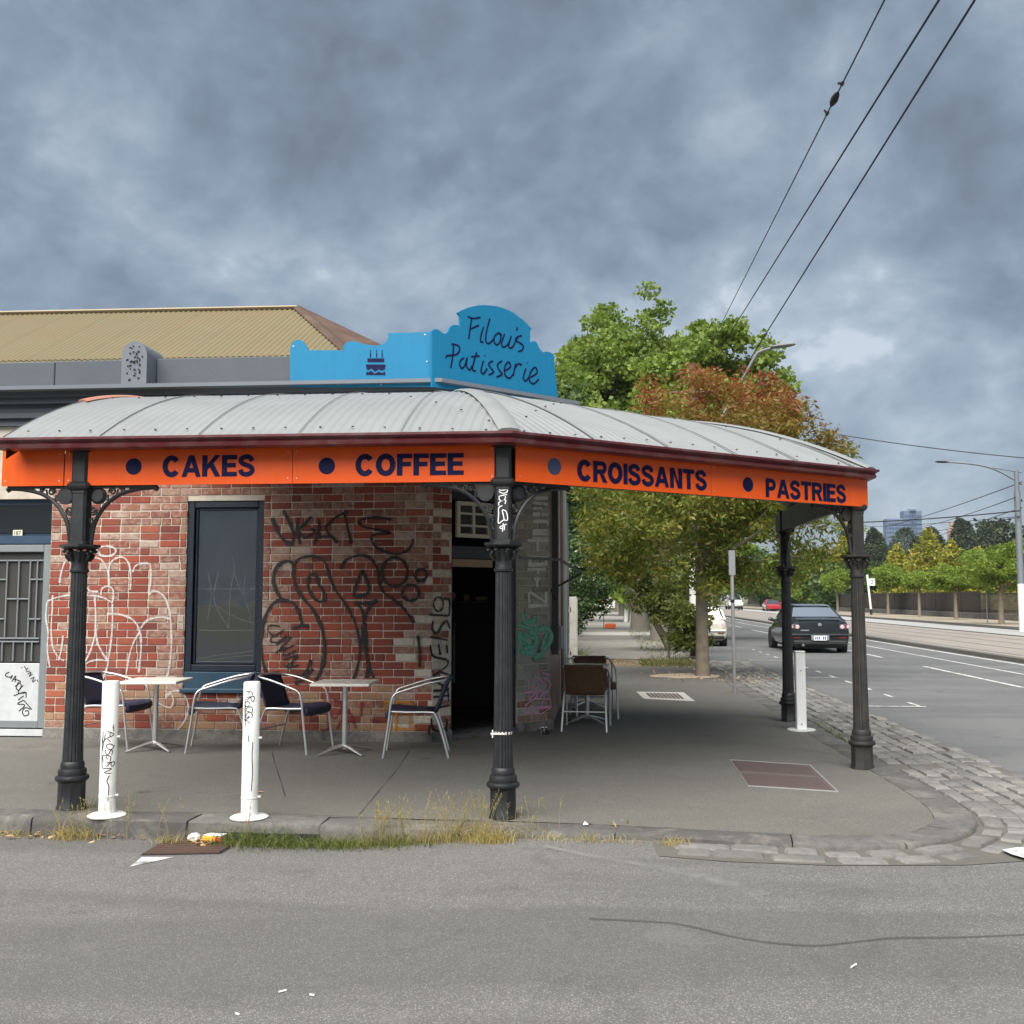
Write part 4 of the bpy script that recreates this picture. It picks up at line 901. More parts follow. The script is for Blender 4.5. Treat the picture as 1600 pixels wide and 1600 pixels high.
flatpoly([(480,333),(568,333),(568,353),(480,353)]); flatpoly([(472,365),(575,365),(572,388),(555,398),(540,390),(520,402),(500,385),(485,395),(476,390)]); flatpoly([(476,402),(486,406),(500,397),(518,413),(540,402),(556,410),(571,401),(574,420),(472,420)])
for x in (496, 528, 557): flatpoly([(x-3,302),(x+3,302),(x+3,329),(x-3,329)]); flatpoly([(x-3,290),(x+3,290),(x+3,297),(x-3,297)])
mb.build('cake_emblem', M_ink, pl_)
m = MB()
for k_, (a, b) in enumerate(((95,462),(328,467),(552,468),(95,270),(780,210),(790,350))): q = signp(*c2(a, b), False, .0); m.lathe([(.012,0),(.008,.006)], 8, (0,0,0)); n0 = len(m.v); m.v[-16:] = [(q.x+v[0], q.y-v[2], q.z+v[1]) for v in m.v[-16:]]
tag(m.build('bolts', M_galv, pl_), kind='stuff')

# ------------------------------------------------------------------ verandah
ver = thing('verandah', 'bullnose corrugated verandah with orange fascia and cast iron posts round the shop corner', 'verandah', (0, 0, 0))
M_zinc = pm('zincalume', (.285, .295, .29), .42, .35, var=.10, vscale=1.3, grime=(.24, .24, .23), gamt=.5, gscale=1.2)
M_gut = pm('maroon_gutter', (.085, .012, .016), .35, var=.2, vscale=3, grime=(.20, .15, .14), gamt=.3, gscale=5)
M_iron2 = pm('black_iron', (.0075, .0085, .0105), .45, var=.25, vscale=8, grime=(.032, .032, .034), gamt=.5, gscale=9, bump=.2, bscale=50)
M_post3 = pm('weathered_iron', (.018, .017, .016), .6, var=.3, vscale=6, grime=(.055, .042, .03), gamt=.6, gscale=6, bump=.2, bscale=50)
M_or = pm('fascia_orange', (.68, .082, .003), .34, spec=.3, var=.07, vscale=1.5, streak=((.72, .12, .03), .45))
M_dot = M_ink
E0, E1, E2, E3 = Vector((-4.55, 7.38, 0)), Vector((-.66, 7.38, 0)), Vector((2.56, 9.92, 0)), Vector((2.56, 14.2, 0))
GZ = 2.81; DEP = WY-.02-7.38
# profile of the bullnose: steep at the gutter, flattening towards the wall
prof = [(0., GZ)]; ss = 0.; zz_ = GZ
while ss < DEP+.01:
    ang = max(2.0, 28.5-9.3*ss); ss += .02; zz_ += .02*math.tan(R(ang)); prof.append((ss, zz_))
PS, PZ = np.array([p[0] for p in prof]), np.array([p[1] for p in prof])
def H(t): return float(np.interp(max(0, min(1, t))*DEP, PS, PZ))
CP = .076
M_seamd = pm('seam_shadow', (.10, .10, .10), .8)
def line_t(p, e0, e1, w0, w1):
    """0 on the eave line, 1 on the wall line"""
    def dist(p, a, b): d = (b-a).normalized(); return abs((p-a).x*d.y-(p-a).y*d.x)
    a = dist(p, e0, e1); b = dist(p, w0, w1); return a/(a+b) if a+b > 0 else 0
def roof_face(e0, e1, w0, w1, sheetw, lims):
    """sheets laid square to the eave e0-e1; lims(p) says if a plan point lies inside the face"""
    d = (e1-e0).normalized(); n = Vector((-d.y, d.x, 0)); L_ = (e1-e0).length; s0 = 0.
    while s0 < L_-.01:
        s1 = min(s0+sheetw, L_); lap = .03
        nx = max(4, int((s1-s0+lap)/CP*6)); NT = 16; V = []; cols = []
        for i in range(nx+1):
            s_ = s0+(min(s1+lap, L_)-s0)*i/nx; b = e0+d*s_; tm = lims(b, n)
            hh = .0062*math.cos(2*PI*s_/CP)+(.006 if i < 4 else 0)
            for k in range(NT+1):
                p = b+n*(tm*k/NT); V.append((p.x, p.y, H(line_t(p, e0, e1, w0, w1))+hh))
        F = [(i*(NT+1)+k, (i+1)*(NT+1)+k, (i+1)*(NT+1)+k+1, i*(NT+1)+k+1) for i in range(nx) for k in range(NT)]
        mm = MB(); mm.add(V, F); sh = mm.build('roof_sheet', M_zinc, ver, 60)
        mm = MB()
        for fr in (.03, .36):
            for q in range(3):
                s_ = s0+.13+q*.25
                if s_ > L_-.1: continue
                b = e0+d*s_; tm = lims(b, n); p = b+n*(min(tm, DEP)*fr); z = H(line_t(p, e0, e1, w0, w1))+.010
                mm.lathe([(.011, 0), (.009, .006)], 6, (p.x, p.y, z))
        if mm.v: tag(mm.build('roof_screws', M_black, sh), kind='stuff')
        b = e0+d*(s0+.001); tm = lims(b, n); mm = MB(); mm.tube([Vector((p.x, p.y, H(line_t(p, e0, e1, w0, w1))+.0155)) for p in [b+n*(tm*k/NT) for k in range(NT+1)]], .0035, 4); mm.build('seam', M_seamd, sh)
        s0 = s1
def hit(p, n, a, b):
    """distance from p along n to the line a-b"""
    e_ = b-a; den = n.x*e_.y-n.y*e_.x
    if abs(den) < 1e-9: return 1e9
    return ((a-p).x*e_.y-(a-p).y*e_.x)/den
def lim(walls):
    def f(p, n):
        ds = [hit(p, n, a, b) for a, b in walls]; ds = [x for x in ds if x > -.001]; return max(0.0, min(ds)) if ds else 0
    return f
pw = lambda p, k=.02: Vector((p.x, p.y, 0))
W0 = Vector((-4.55, WY-.02, 0)); Wp1 = P1+Vector((.01,-.02,0)); Wp2 = P2+Vector((.02,-.01,0)); W3 = Vector((P2.x+.02, 14.2, 0))
roof_face(E0, E1, W0, Wp1, .77, lim([(W0, Wp1+Vector((5,0,0))), (E1, Wp1)]))
roof_face(E1, E2, Wp1, Wp2, .77, lim([(Wp1, Wp2), (E1, Wp1), (E2, Wp2)]))
roof_face(E2, E3, Wp2, W3, .77, lim([(Wp2, W3+Vector((0,5,0))), (E2, Wp2)]))
for a, b in ((E1, Wp1), (E2, Wp2)):
    m = MB(); pts = [Vector((p.x, p.y, H(line_t(p, E0, E1, W0, Wp1) if a is E1 else line_t(p, E2, E3, Wp2, W3))+.012)) for p in [a.lerp(b, i/24) for i in range(25)]]
    m.tube(pts, .07, 8, flat=(1.2, .28)); m.build('hip_cap', M_zinc, ver, 50)
# rusty end flashing on the left edge
m = MB(); pts = [Vector((E0.x-.005, E0.y+DEP*i/24, H(i/24)+.012)) for i in range(7, 25)]; m.tube(pts, .05, 6, flat=(.9, .4)); m.build('end_flashing', pm('rust_flashing', (.36, .16, .11), .8, .1, var=.2), ver, 50)
m = MB(); pts = [Vector((E0.x+.03, E0.y+DEP*i/24, H(i/24))) for i in range(25)]
m.add([p-Vector((0,0,.02)) for p in pts]+[p-Vector((0,0,.16)) for p in pts], [(i, i+1, 26+i, 25+i) for i in range(24)]); m.build('end_board', M_iron2, ver)
# gutter (ogee section swept round the eaves)
gsec = [(.07, 0), (.0, 0), (-.035, .008), (-.042, .030), (-.028, .046), (-.048, .060), (-.066, .068), (-.066, .086), (-.05, .086), (-.04, .075), (-.0, .072), (.07, .072)]
gs = [E0+Vector((-.02,0,0)), E1, E2, E3]; gd = [(gs[i+1]-gs[i]).normalized() for i in range(3)]; gn = [Vector((d.y, -d.x, 0)) for d in gd]
mit = [gn[0], (gn[0]+gn[1])/(1+gn[0].dot(gn[1])), (gn[1]+gn[2])/(1+gn[1].dot(gn[2])), gn[2]]
def sweep(sec, base, zb, name, mat, parent):
    mm = MB(); k = len(sec); V = []
    for p, mt in zip(gs, mit): V += [(p+mt*(-a))+Vector((0,0,zb+b)) for a, b in sec]
    F = [(i*k+j, i*k+(j+1) % k, (i+1)*k+(j+1) % k, (i+1)*k+j) for i in range(3) for j in range(k)]+[tuple(range(k)), tuple(3*k+j for j in range(k))[::-1]]
    mm.add(V, F); return fix_normals(mm.build(name, mat, parent))
sweep([(a, b) for a, b in gsec], gs, GZ-.088, 'gutter', M_gut, ver)
#sweep([(.06, -.10), (.03, -.10), (.03, -.021), (.06, -.021)], gs, GZ-.105, 'eave_board', M_gut, ver)
# posts ---------------------------------------------------------------------------
PA, PB, PC, PD = Vector((-4.02, 7.6, 0)), Vector((-.73, 7.6, 0)), Vector((2.43, 10.05, 0)), Vector((2.41, 13.75, 0))
def post(loc, mat, brackets, name='post', rz=0, label=None):
    p = MB()
    fl = lambda a, z: 1-.075*(1 if math.cos(a*16) > .35 else 0)
    p.lathe([(.075, .36), (.071, .5), (.066, 1.0), (.061, 1.5), (.058, 1.79)], 64, mod=fl, caps=False)
    o = p.build(name, mat, ver, 40, loc); o.rotation_euler = (0,0,rz)
    if label: tag(o, label)
    b = MB(); b.lathe([(.108, -.05), (.108, .02), (.100, .04), (.098, .20), (.103, .215)], 8, rot=PI/8); b.lathe([(.103, .2151), (.118, .225), (.123, .24), (.118, .256), (.100, .262), (.104, .285), (.100, .305), (.085, .312), (.088, .332), (.084, .352), (.078, .365)], 24); b.build('base', mat, o, 40)
    b = MB(); b.lathe([(.058, 1.79), (.070, 1.797), (.072, 1.812), (.062, 1.822), (.060, 1.85), (.064, 1.89), (.076, 1.93), (.086, 1.96)], 24)
    for k in range(8):      # curled leaves under the abacus
        a = k*PI/4+PI/8; cx_, cy_ = .098*math.cos(a), .098*math.sin(a); tx, ty = -math.sin(a), math.cos(a)
        pts = [(cx_+math.cos(a)*.020*math.cos(q*PI/5)*(1-q*.05), cy_+math.sin(a)*.020*math.cos(q*PI/5)*(1-q*.05), 1.945+.020*math.sin(q*PI/5)) for q in range(9)]
        b.tube(pts, .013, 6)
        b.tube([(cx_*.7, cy_*.7, 1.88), (cx_*.92, cy_*.92, 1.91), (cx_*1.04, cy_*1.04, 1.935)], [.012, .016, .012], 6)
    b.add(*octa(.118, 1.975, .135, 1.99)); b.add(*octa(.138, 1.99, .138, 2.008)); b.build('capital', mat, o, 40)
    b = MB(); c_ = .018
    def sq(r, z): return [(r, r-c_, z), (r-c_, r, z), (-r+c_, r, z), (-r, r-c_, z), (-r, -r+c_, z), (-r+c_, -r, z), (r-c_, -r, z), (r, -r+c_, z)]
    ring = [(.075, 2.005), (.075, 2.03), (.060, 2.04), (.060, 2.40), (.064, 2.405), (.064, 2.425), (.078, 2.435), (.088, 2.455), (.088, 2.475), (.075, 2.49), (.064, 2.495), (.064, 2.72), (.078, 2.725), (.078, 2.738)]
    V = [q for r_, z_ in ring for q in sq(r_, z_)]; k = len(ring)
    b.add(V, [(i*8+j, i*8+(j+1) % 8, (i+1)*8+(j+1) % 8, (i+1)*8+j) for i in range(k-1) for j in range(8)]+[tuple((k-1)*8+j for j in range(8))]); fix_normals(b.build('upper_shaft', mat, o, 30))
    for ang in brackets:
        br = link('bracket', BRK[mat.name] if mat.name in BRK else bracket_mesh(mat), o); br.rotation_euler = (0, 0, ang-rz)
    return o
def octa(r0, z0, r1, z1):
    V = [(r*math.cos(PI/4*j+PI/8)*1.08, r*math.sin(PI/4*j+PI/8)*1.08, z) for r, z in ((r0, z0), (r1, z1)) for j in range(8)]
    return V, [(j, (j+1) % 8, 8+(j+1) % 8, 8+j) for j in range(8)]+[tuple(range(8))[::-1], tuple(range(8, 16))]
BRK = {}
def bracket_mesh(mat):
    b = MB(); arch = catmull([(.075,0,2.01),(.086,0,2.03),(.106,0,2.15),(.158,0,2.25),(.238,0,2.33),(.337,0,2.382),(.47,0,2.41),(.58,0,2.418)], 5)
    b.tube(arch, .021, 6, flat=(.9, .75))
    b.box(.055, .60, -.018, .018, 2.418, 2.436)
    def disc(cx_, cz_, r):
        n = 20; V = [(cx_+rr*math.cos(2*PI*j/n), y, cz_+rr*math.sin(2*PI*j/n)) for rr, y in ((r, .012), (r, -.012), (r*.86, -.02), (r*.80, -.012), (r*.7, -.018)) for j in range(n)]
        V2 = V; b.add(V2, [(i*n+j, i*n+(j+1) % n, (i+1)*n+(j+1) % n, (i+1)*n+j) for i in range(4) for j in range(n)]+[tuple(4*n+j for j in range(n)), tuple(range(n))[::-1]])
    disc(.134, 2.362, .062)
    def spiral(cx_, cz_, r, turns, a0, sg=1):
        n = 18; b.tube([(cx_+r*(1-q/n*.8)*math.cos(a0+sg*turns*2*PI*q/n), 0, cz_+r*(1-q/n*.8)*math.sin(a0+sg*turns*2*PI*q/n)) for q in range(n+1)], .0085, 5)
    spiral(.098, 2.255, .032, 1.4, -2); spiral(.245, 2.392, .030, 1.4, 3.4, -1); spiral(.325, 2.405, .020, 1.3, 3.2, -1); spiral(.085, 2.18, .020, 1.3, 1); spiral(.205, 2.345, .02, 1.2, 1); spiral(.40, 2.412, .014, 1.2, 3)
    b.tube([(.07,0,2.10),(.088,0,2.13),(.078,0,2.17)], .009, 5); b.tube([(.28,0,2.365),(.29,0,2.41)], .008, 5); b.tube([(.19,0,2.30),(.165,0,2.27),(.12,0,2.22)], .008, 5)
    b.tube([(.58,0,2.418),(.60,0,2.408),(.615,0,2.42)], [.016,.02,.012], 6)
    b.v = [(v[0], v[1], 2.01+(v[2]-2.01)*1.075) for v in b.v]
    o = b.build('bracket', mat, None, 40); me = o.data; bpy.data.objects.remove(o); BRK[mat.name] = me; return me
abc = math.atan2((PC-PB).y, (PC-PB).x)
pA = post(PA, M_iron2, (0, PI)); pB = post(PB, M_iron2, (PI, abc), rz=0); pC = post(PC, M_post3, (abc+PI, PI/2), rz=.3, label='brown weathered post on the main road kerb'); pD = post(PD, M_iron2, (-PI/2, PI/2))
# strap and scrawl on the corner post
m = MB(); m.lathe([(.066, .60), (.070, .605), (.070, .62), (.066, .625)], 20, caps=False); m.box(-.085, .02, -.078, -.070, .607, .618); m.box(-.075, -.066, -.080, -.068, .585, .64); m.build('strap', pm('tape_white', (.55,.52,.5), .6), pB)
mb = MB(); TK = [[(735,600),(700,575),(660,590),(655,620),(700,625),(745,610)],[(650,640),(700,660),(748,640),(740,610)],[(660,690),(745,672)],[(655,690),(655,730),(690,745),(720,720),(725,690)],[(650,800),(655,760),(725,735),(720,780)],[(690,800),(650,825),(648,900),(645,1000),(700,965),(748,960),(735,870),(690,850),(700,900),(712,965)],[(660,1040),(738,1010)],[(700,1000),(690,1095)],[(655,1050),(720,1075)],[(715,1010),(712,1080)]]
for st in TK:
    pts = [on_y(690+a/7.27, 680+b/7.27, PB.y-.0615)-PB for a, b in st]; pts = catmull(pts, 5) if len(pts) > 2 else pts; mb.ribbon(pts, .0075, FN)
mb.build('graffiti', M_mw, pB)
m = MB(); m.tube([PB+Vector((.12, .05, 1.9)), Vector((-.35, 8.6, 1.92)), Vector((-.2, 10.5, 1.85)), Vector((-.62, 12.6, 1.7)), Vector((-.56, 12.8, 1.55))], .012, 6); m.build('cable', M_pipe, ver)
# beam over the posts and orange panels -----------------------------------------------------
DB = (PC-PB).normalized(); NB = Vector((DB.y, -DB.x, 0))
def beam(a, b, n, z0=2.475, z1=2.72):
    mm = MB(); d = (b-a).normalized(); obox(mm, a, d, 0, (b-a).length, z0, z1, .05, n, inset=0); return mm.build('beam', M_iron2, ver)
beam(Vector((-4.6, 7.585, 0)), PB+Vector((0,-.015,0)), FN); beam(PB, PC, NB); beam(PC, PD+Vector((0,.4,0)), FX)
def fascia(p0, d, n, t0, t1, z0=2.465, z1=2.75, label=None):
    mm = MB(); obox(mm, p0, d, t0+.002, t1-.002, z0, z1, .012, n); f = mm.build('fascia_panel', M_or, ver)
    if label: tag(f, label)
    rv = MB()
    for t in (t0+.035, t1-.035):
        for z in (z0+.04, z1-.04):
            q = p0+d*t+n*.0005; rv.add([q+d*(.006*math.cos(k*PI/3))+Vector((0,0,z+.006*math.sin(k*PI/3)))+n*(.003) for k in range(6)], [tuple(range(6))])
    tag(rv.build('rivets', M_galv, f), kind='stuff'); return f
FP = Vector((0, 7.555, 0)); uA = lambda u, v=730: on_y(u, v, 7.555).x
f0 = fascia(FP, FX, FN, uA(3), uA(100)); 
f1 = fascia(FP, FX, FN, uA(101), uA(457), label='orange fascia panel lettered CAKES'); f2 = fascia(FP, FX, FN, uA(457), uA(776), label='orange fascia panel lettered COFFEE')
BP = PB+NB*.088
def tB(u, v=745): return (on_plane(u, v, BP, NB)-BP).dot(DB)
f3 = fascia(BP, DB, NB, tB(806), tB(1111, 750), label='orange fascia panel lettered CROISSANTS'); f4 = fascia(BP, DB, NB, tB(1111, 750), tB(1356, 770), label='orange fascia panel lettered PASTRIES')
def word(txt, panel_, right, u0, vb0, u1, h, bold=.055):
    if right:
        a = on_plane(u0, vb0, BP+NB*.002, NB); wd = tB(u1)-tB(u0)
        o = block_text('lettering', txt, h, M_ink, panel_, a+NB*.001, DB, wd, NB)
    else:
        a = on_y(u0, vb0, 7.553); b = on_y(u1, vb0, 7.553)
        o = block_text('lettering', txt, h, M_ink, panel_, a, FX, b.x-a.x, FN)
    return o
hA = on_y(300, 712, 7.553).z-on_y(300, 745.5, 7.553).z
word('CAKES', f1, 0, 253.5, 745.5, 397.5, hA); word('COFFEE', f2, 0, 555, 743.8, 724.6, hA)
hB = on_plane(905, 717.5, BP, NB).z-on_plane(905, 751, BP, NB).z
word('CROISSANTS', f3, 1, 902, 751, 1104, hB); word('PASTRIES', f4, 1, 1196.5, 776.5, 1321.5, hB)
def dot(c, d, n, r, parent, mat=M_ink):
    mm = MB(); mm.add([c+d*(r*math.cos(2*PI*i/28))+Vector((0,0,r*math.sin(2*PI*i/28)))+n*.0025 for i in range(28)], [tuple(range(28))]); mm.build('dot', mat, parent)
dot(on_y(209, 729, 7.555), FX, FN, .064, f1); dot(on_y(510.7, 728, 7.555), FX, FN, .064, f2)
dot(on_plane(866, 729, BP, NB), DB, NB, .064, f3, pm('faded_navy', (.03, .04, .10), .4)); dot(on_plane(1168.5, 757, BP, NB), DB, NB, .064, f4)
# rafters under the iron
for k, x in enumerate((-4.3, -3.1, -1.9, -.95)):
    m = MB(); pts = [Vector((x, 7.6+(WY-7.65)*i/8, H((.22+(WY-7.65)*i/8)/DEP)-.075)) for i in range(9)]; m.tube(pts, .035, 4); m.build('rafter', M_iron2, ver)
for f_ in (.3, .62):
    m = MB(); a = E0+(W0-E0)*f_; b = E1+(Wp1-E1)*f_; z = H(f_)-.05; m.tube([(a.x, a.y, z), (b.x, b.y, z)], .03, 4); c2_ = E2+(Wp2-E2)*f_; m.tube([(b.x, b.y, z), (c2_.x, c2_.y, z)], .03, 4); m.build('purlin', M_iron2, ver)

# ------------------------------------------------------------------ cafe furniture
M_tube = pm('brushed_aluminium', (.62, .62, .61), .32, .85, var=.06, vscale=9, world=False); M_sling = pm('navy_weave', (.012, .016, .045), .6, var=.25, vscale=40, world=False, bump=.3, bscale=180)
M_wick = pm('brown_wicker', (.16, .085, .045), .7, var=.4, vscale=30, world=False, bump=.5, bscale=150); M_top = pm('cream_laminate', (.84, .82, .75), .25, var=.04, vscale=5, world=False, grime=(.55,.52,.45), gamt=.35, gscale=6)
M_wtube = pm('pale_tube', (.68, .68, .66), .4, .4, var=.06, world=False)
def make_chair(mat, tube, wicker=False):
    """arm chair facing +x; origin on the floor under the seat"""
    t = thing('cafe_chair', None, 'chair')
    hw = .265; r = .0125
    for s_ in (-1, 1):
        y = s_*hw
        m = MB(); m.tube(catmull([(.30, y*1.04, 0), (.255, y*1.02, .30), (.225, y*1.02, .55), (.185, y*1.02, .635), (.09, y*1.02, .672), (-.12, y*1.0, .735), (-.27, y*.93, .765), (-.325, y*.80, .775)], 4), r, 8); m.build('arm', tube, t, 60)
        m = MB(); m.tube(catmull([(-.35, y*1.02, 0), (-.29, y*.98, .22), (-.22, y*.95, .42), (-.16, y*.93, .45), (.05, y*.93, .452), (.24, y*.93, .46)], 4), r, 8); m.build('rear_leg', tube, t, 60)
    m = MB(); m.tube([(.245, -hw*.95, .40), (.245, hw*.95, .40)], r*.85, 8); m.tube([(-.285, -hw*.95, .23), (-.285, hw*.95, .23)], r*.8, 8); m.build('stretcher', tube, t, 60)
    m = MB(); m.tube(catmull([(-.325, -hw*.8, .775), (-.345, -hw*.4, .785), (-.35, 0, .787), (-.345, hw*.4, .785), (-.325, hw*.8, .775)], 4), r, 8); m.build('top_rail', tube if not wicker else mat, t, 60)
    # seat: a sagging woven sheet wrapped over its front edge
    def sheet_(path, half, name, thick=.012, bow=0.):
        m = MB(); NY = 9; V = []
        for i, (x, z) in enumerate(path):
            for j in range(NY):
                f = -1+2*j/(NY-1); V.append((x-bow*(1-f*f), f*half, z-(.012*(1-f*f) if name == 'seat' else 0)))
        n = len(path); F = [(i*NY+j, i*NY+j+1, (i+1)*NY+j+1, (i+1)*NY+j) for i in range(n-1) for j in range(NY-1)]
        m.add(V, F); o = m.build(name, mat, t, 50); md = o.modifiers.new('solid', 'SOLIDIFY'); md.thickness = thick; md.offset = 0
        if wicker:
            w_ = MB()
            for j in range(22):
                f = -1+2*j/21; w_.tube([(x-bow*(1-f*f)-.009, f*half, z) for x, z in path], .007, 4, caps=False)
            tag(w_.build('weave', mat, o), kind='stuff')
        return o
    sheet_([(.255, .395), (.272, .425), (.268, .452), (.24, .468), (.16, .468), (.05, .456), (-.1, .448), (-.2, .445)], hw*.95, 'seat', .030)
    sheet_([(-.205, .44), (-.235, .50), (-.27, .60), (-.31, .70), (-.342, .785), (-.352, .79), (-.358, .77)], hw*.86, 'backrest', .018, bow=.03)
    return t
def make_table(top=.60, leg=.0):
    t = thing('cafe_table', None, 'table'); h = .735
    m = MB(); m.cbox(-top/2, top/2, -top/2, top/2, h-.03, h, .006); m.build('table_top', M_top, t)
    m = MB(); m.lathe([(.028, .06), (.028, h-.035)], 14); m.lathe([(.05, h-.05), (.10, h-.032)], 14); m.lathe([(.04, .045), (.045, .07), (.03, .09)], 14); m.build('column', M_tube, t, 40)
    for k in range(4):
        a = k*PI/2+PI/4; c_, s_ = math.cos(a), math.sin(a); m = MB()
        m.tube([(.02*c_, .02*s_, .075), (.12*c_, .12*s_, .062), (.24*c_, .24*s_, .032), (.32*c_, .32*s_, .012)], [.03, .026, .02, .014], 8, flat=(1, .6)); m.build('foot', M_tube, t, 50)
    return t
ch0 = make_chair(M_sling, M_tube); tb0 = make_table()
def put(o, x, y, rz, label, group): o.location = (x, y, 0); o.rotation_euler = (0, 0, rz); tag(o, label, None, group); return o
G1 = 'navy cafe chairs along the brick wall'
put(ch0, -5.27, 10.86, R(-4), 'navy cafe chair facing right, behind the leftmost iron post', G1)
put(copy_tree(ch0), -4.07, 10.72, R(196), 'navy cafe chair under the shop window, facing the left table', G1)
put(copy_tree(ch0), -3.24, 10.74, R(-14), 'navy cafe chair between the window and the right-hand white table, facing right', G1)
put(copy_tree(ch0), -1.93, 10.55, R(188), 'navy cafe chair nearest the dark doorway, facing left', G1)
put(tb0, -4.72, 10.62, R(6), 'square white pedestal table left of the shop window', 'white tables along the brick wall')
put(copy_tree(tb0), -2.66, 10.55, R(3), 'square white pedestal table in front of the black graffiti', 'white tables along the brick wall')
for f in (tb0,): pass
ch1 = make_chair(M_wick, M_wtube, True); G2 = 'wicker chairs beside the side wall'
put(ch1, -.20, 12.80, R(86), 'brown wicker chair seen from behind, nearest at the side wall', G2)
put(copy_tree(ch1), -.12, 14.02, R(-80), 'brown wicker chair tucked behind the first side table, facing the street corner', G2)
put(copy_tree(ch1), -.15, 14.75, R(85), 'brown wicker chair at the farther side table', G2)
tb2 = make_table(.58); put(tb2, -.20, 13.42, R(-4), 'cream table against the side wall behind the nearest wicker chair', 'tables beside the side wall')
put(copy_tree(tb2), -.22, 15.35, R(3), 'cream table farther along the side wall', 'tables beside the side wall')
# dog bowl
m = MB(); m.lathe([(.045, 0), (.055, .01), (.072, .07), (.078, .075), (.070, .075), (.06, .03), (.0, .02)], 20)
bm_, t_, b_ = new_mat('patterned_bowl'); vo = nd(t_, 'ShaderNodeTexVoronoi'); vo.inputs['Scale'].default_value = 38; lnk(t_, obj_pos(t_), vo.inputs['Vector'])
lnk(t_, rampn(t_, vo.outputs['Distance'], ((.30, (.75,.74,.70)), (.36, (.03,.03,.04)))), b_.inputs['Base Color']); b_.inputs['Roughness'].default_value = .3
q = on_z(851, 1147); tag(m.build('water_bowl', bm_, None, 40, (q.x, q.y, .001)), 'small black and white patterned bowl on the footpath by the corner', 'bowl')

# ------------------------------------------------------------------ bollards
M_bol = pm('bollard_white', (.66, .66, .64), .45, var=.05, vscale=4, grime=(.40,.38,.34), gamt=.5, gscale=6, world=False, streak=((.42, .39, .34), .35))
def bollard(x, y, label, scr):
    t = thing('bollard', label, 'bollard', (x, y, .006), 0, 'white bollards on the kerb'); h = .98
    m = MB(); m.lathe([(.061, .0), (.061, h-.012), (.055, h), (0, h+.004)], 28, caps=False); b = m.build('tube', M_bol, t, 40)
    m = MB(); m.lathe([(.135, 0), (.138, .008), (.12, .018), (.066, .024)], 28); m.build('base_plate', M_bol, t, 40)
    m = MB(); m.lathe([(.0625, .14), (.064, .145), (.064, .15), (.0625, .155)], 28, caps=False)
    for zz2 in (.147, .57):
        for sx in (-1, 1): m.box(sx*.058-.008, sx*.058+.016*sx+.008, -.008, .008, zz2, zz2+.012)
    tag(m.build('bolts', M_bol, t), kind='stuff')
    mb = MB()
    for st in scr:
        pts = catmull([(a, 0, z) for a, z in st], 4) if len(st) > 2 else [Vector((a, 0, z)) for a, z in st]
        P_ = [Vector((.0625*math.sin(p.x/.061), -.0625*math.cos(p.x/.061), p.z)) for p in pts]
        w_ = .006
        V = []; F = []
        for i, p in enumerate(P_):
            d = (P_[min(i+1, len(P_)-1)]-P_[max(i-1, 0)]).normalized(); nn = Vector((p.x, p.y, 0)).normalized(); sd_ = nn.cross(d)*w_/2; V += [p-sd_, p+sd_]
        mb.add(V, [(2*i, 2*i+1, 2*i+3, 2*i+2) for i in range(len(P_)-1)])
    mb.build('graffiti', pm('marker_ink', (.02,.02,.022), .5), t)
def down(txt, x, z, sz):
    out = []
    for i, ch in enumerate(txt):
        for st in HAND[ch]: out.append([(x+(p[1]-.5+.3*math.sin(i*2.3))*sz*1.1+random.uniform(-.005,.005), z-(i+p[0]*1.15)*sz*.9+random.uniform(-.006,.006)) for p in st])
    return out
zig = [[(.02+.012*math.sin(i*1.9), .72-.05*i), (.045, .70-.05*i), (.028, .675-.05*i)] for i in range(0)]+down('TAKOSERN', .026, .66, .048)+[[(-.02,.62),(-.026,.45),(-.018,.35)],[(-.018,.50),(-.002,.60)],[(-.03,.56),(-.02,.48)],[(.035,.30),(.02,.26),(.034,.22),(.03,.12)]]
fr = [[(-.018+.008*(i % 2), .90-.033*i), (.012, .905-.033*i), (.004, .88-.033*i), (-.008, .875-.033*i)] for i in range(0)]+down('FROGGY', .0, .915, .042)+[[(-.03,.86),(-.026,.74),(-.02,.66)],[(-.034,.82),(-.03,.7)],[(.0,.60),(.006,.55)],[(.034,.55),(.03,.45),(.036,.35),(.03,.2)]]
q = on_z(165, 1277); bollard(q.x, q.y+.02, 'white tube bollard beside the leftmost iron post', zig); q = on_z(388, 1280); bollard(q.x, q.y+.02, 'white tube bollard with black scrawl in front of the window', fr)
q = on_z(1252, 1141); t = thing('bollard', 'square white bollard behind the right-hand posts near the main road', 'bollard', (q.x, q.y, 0), 0, 'white bollards on the kerb')
m = MB(); m.cbox(-.058, .058, -.05, .05, .0, .93, .008); m.cbox(-.062, .062, -.054, .054, .931, .955, .008); m.build('tube', pm('bollard_bright', (.80, .80, .78), .45, var=.04), t); m = MB(); m.lathe([(.17, 0), (.17, .012), (.15, .02)], 24); m.build('base_plate', M_bol, t, 40)
m = MB()
for z_ in (.08, .72): m.lathe([(.010, 0), (.010, .006)], 8, (0, 0, 0)); m.v[-16:] = [(v[0], -.052-v[2], z_+v[1]) for v in m.v[-16:]]
tag(m.build('bolts', M_galv, t), kind='stuff')

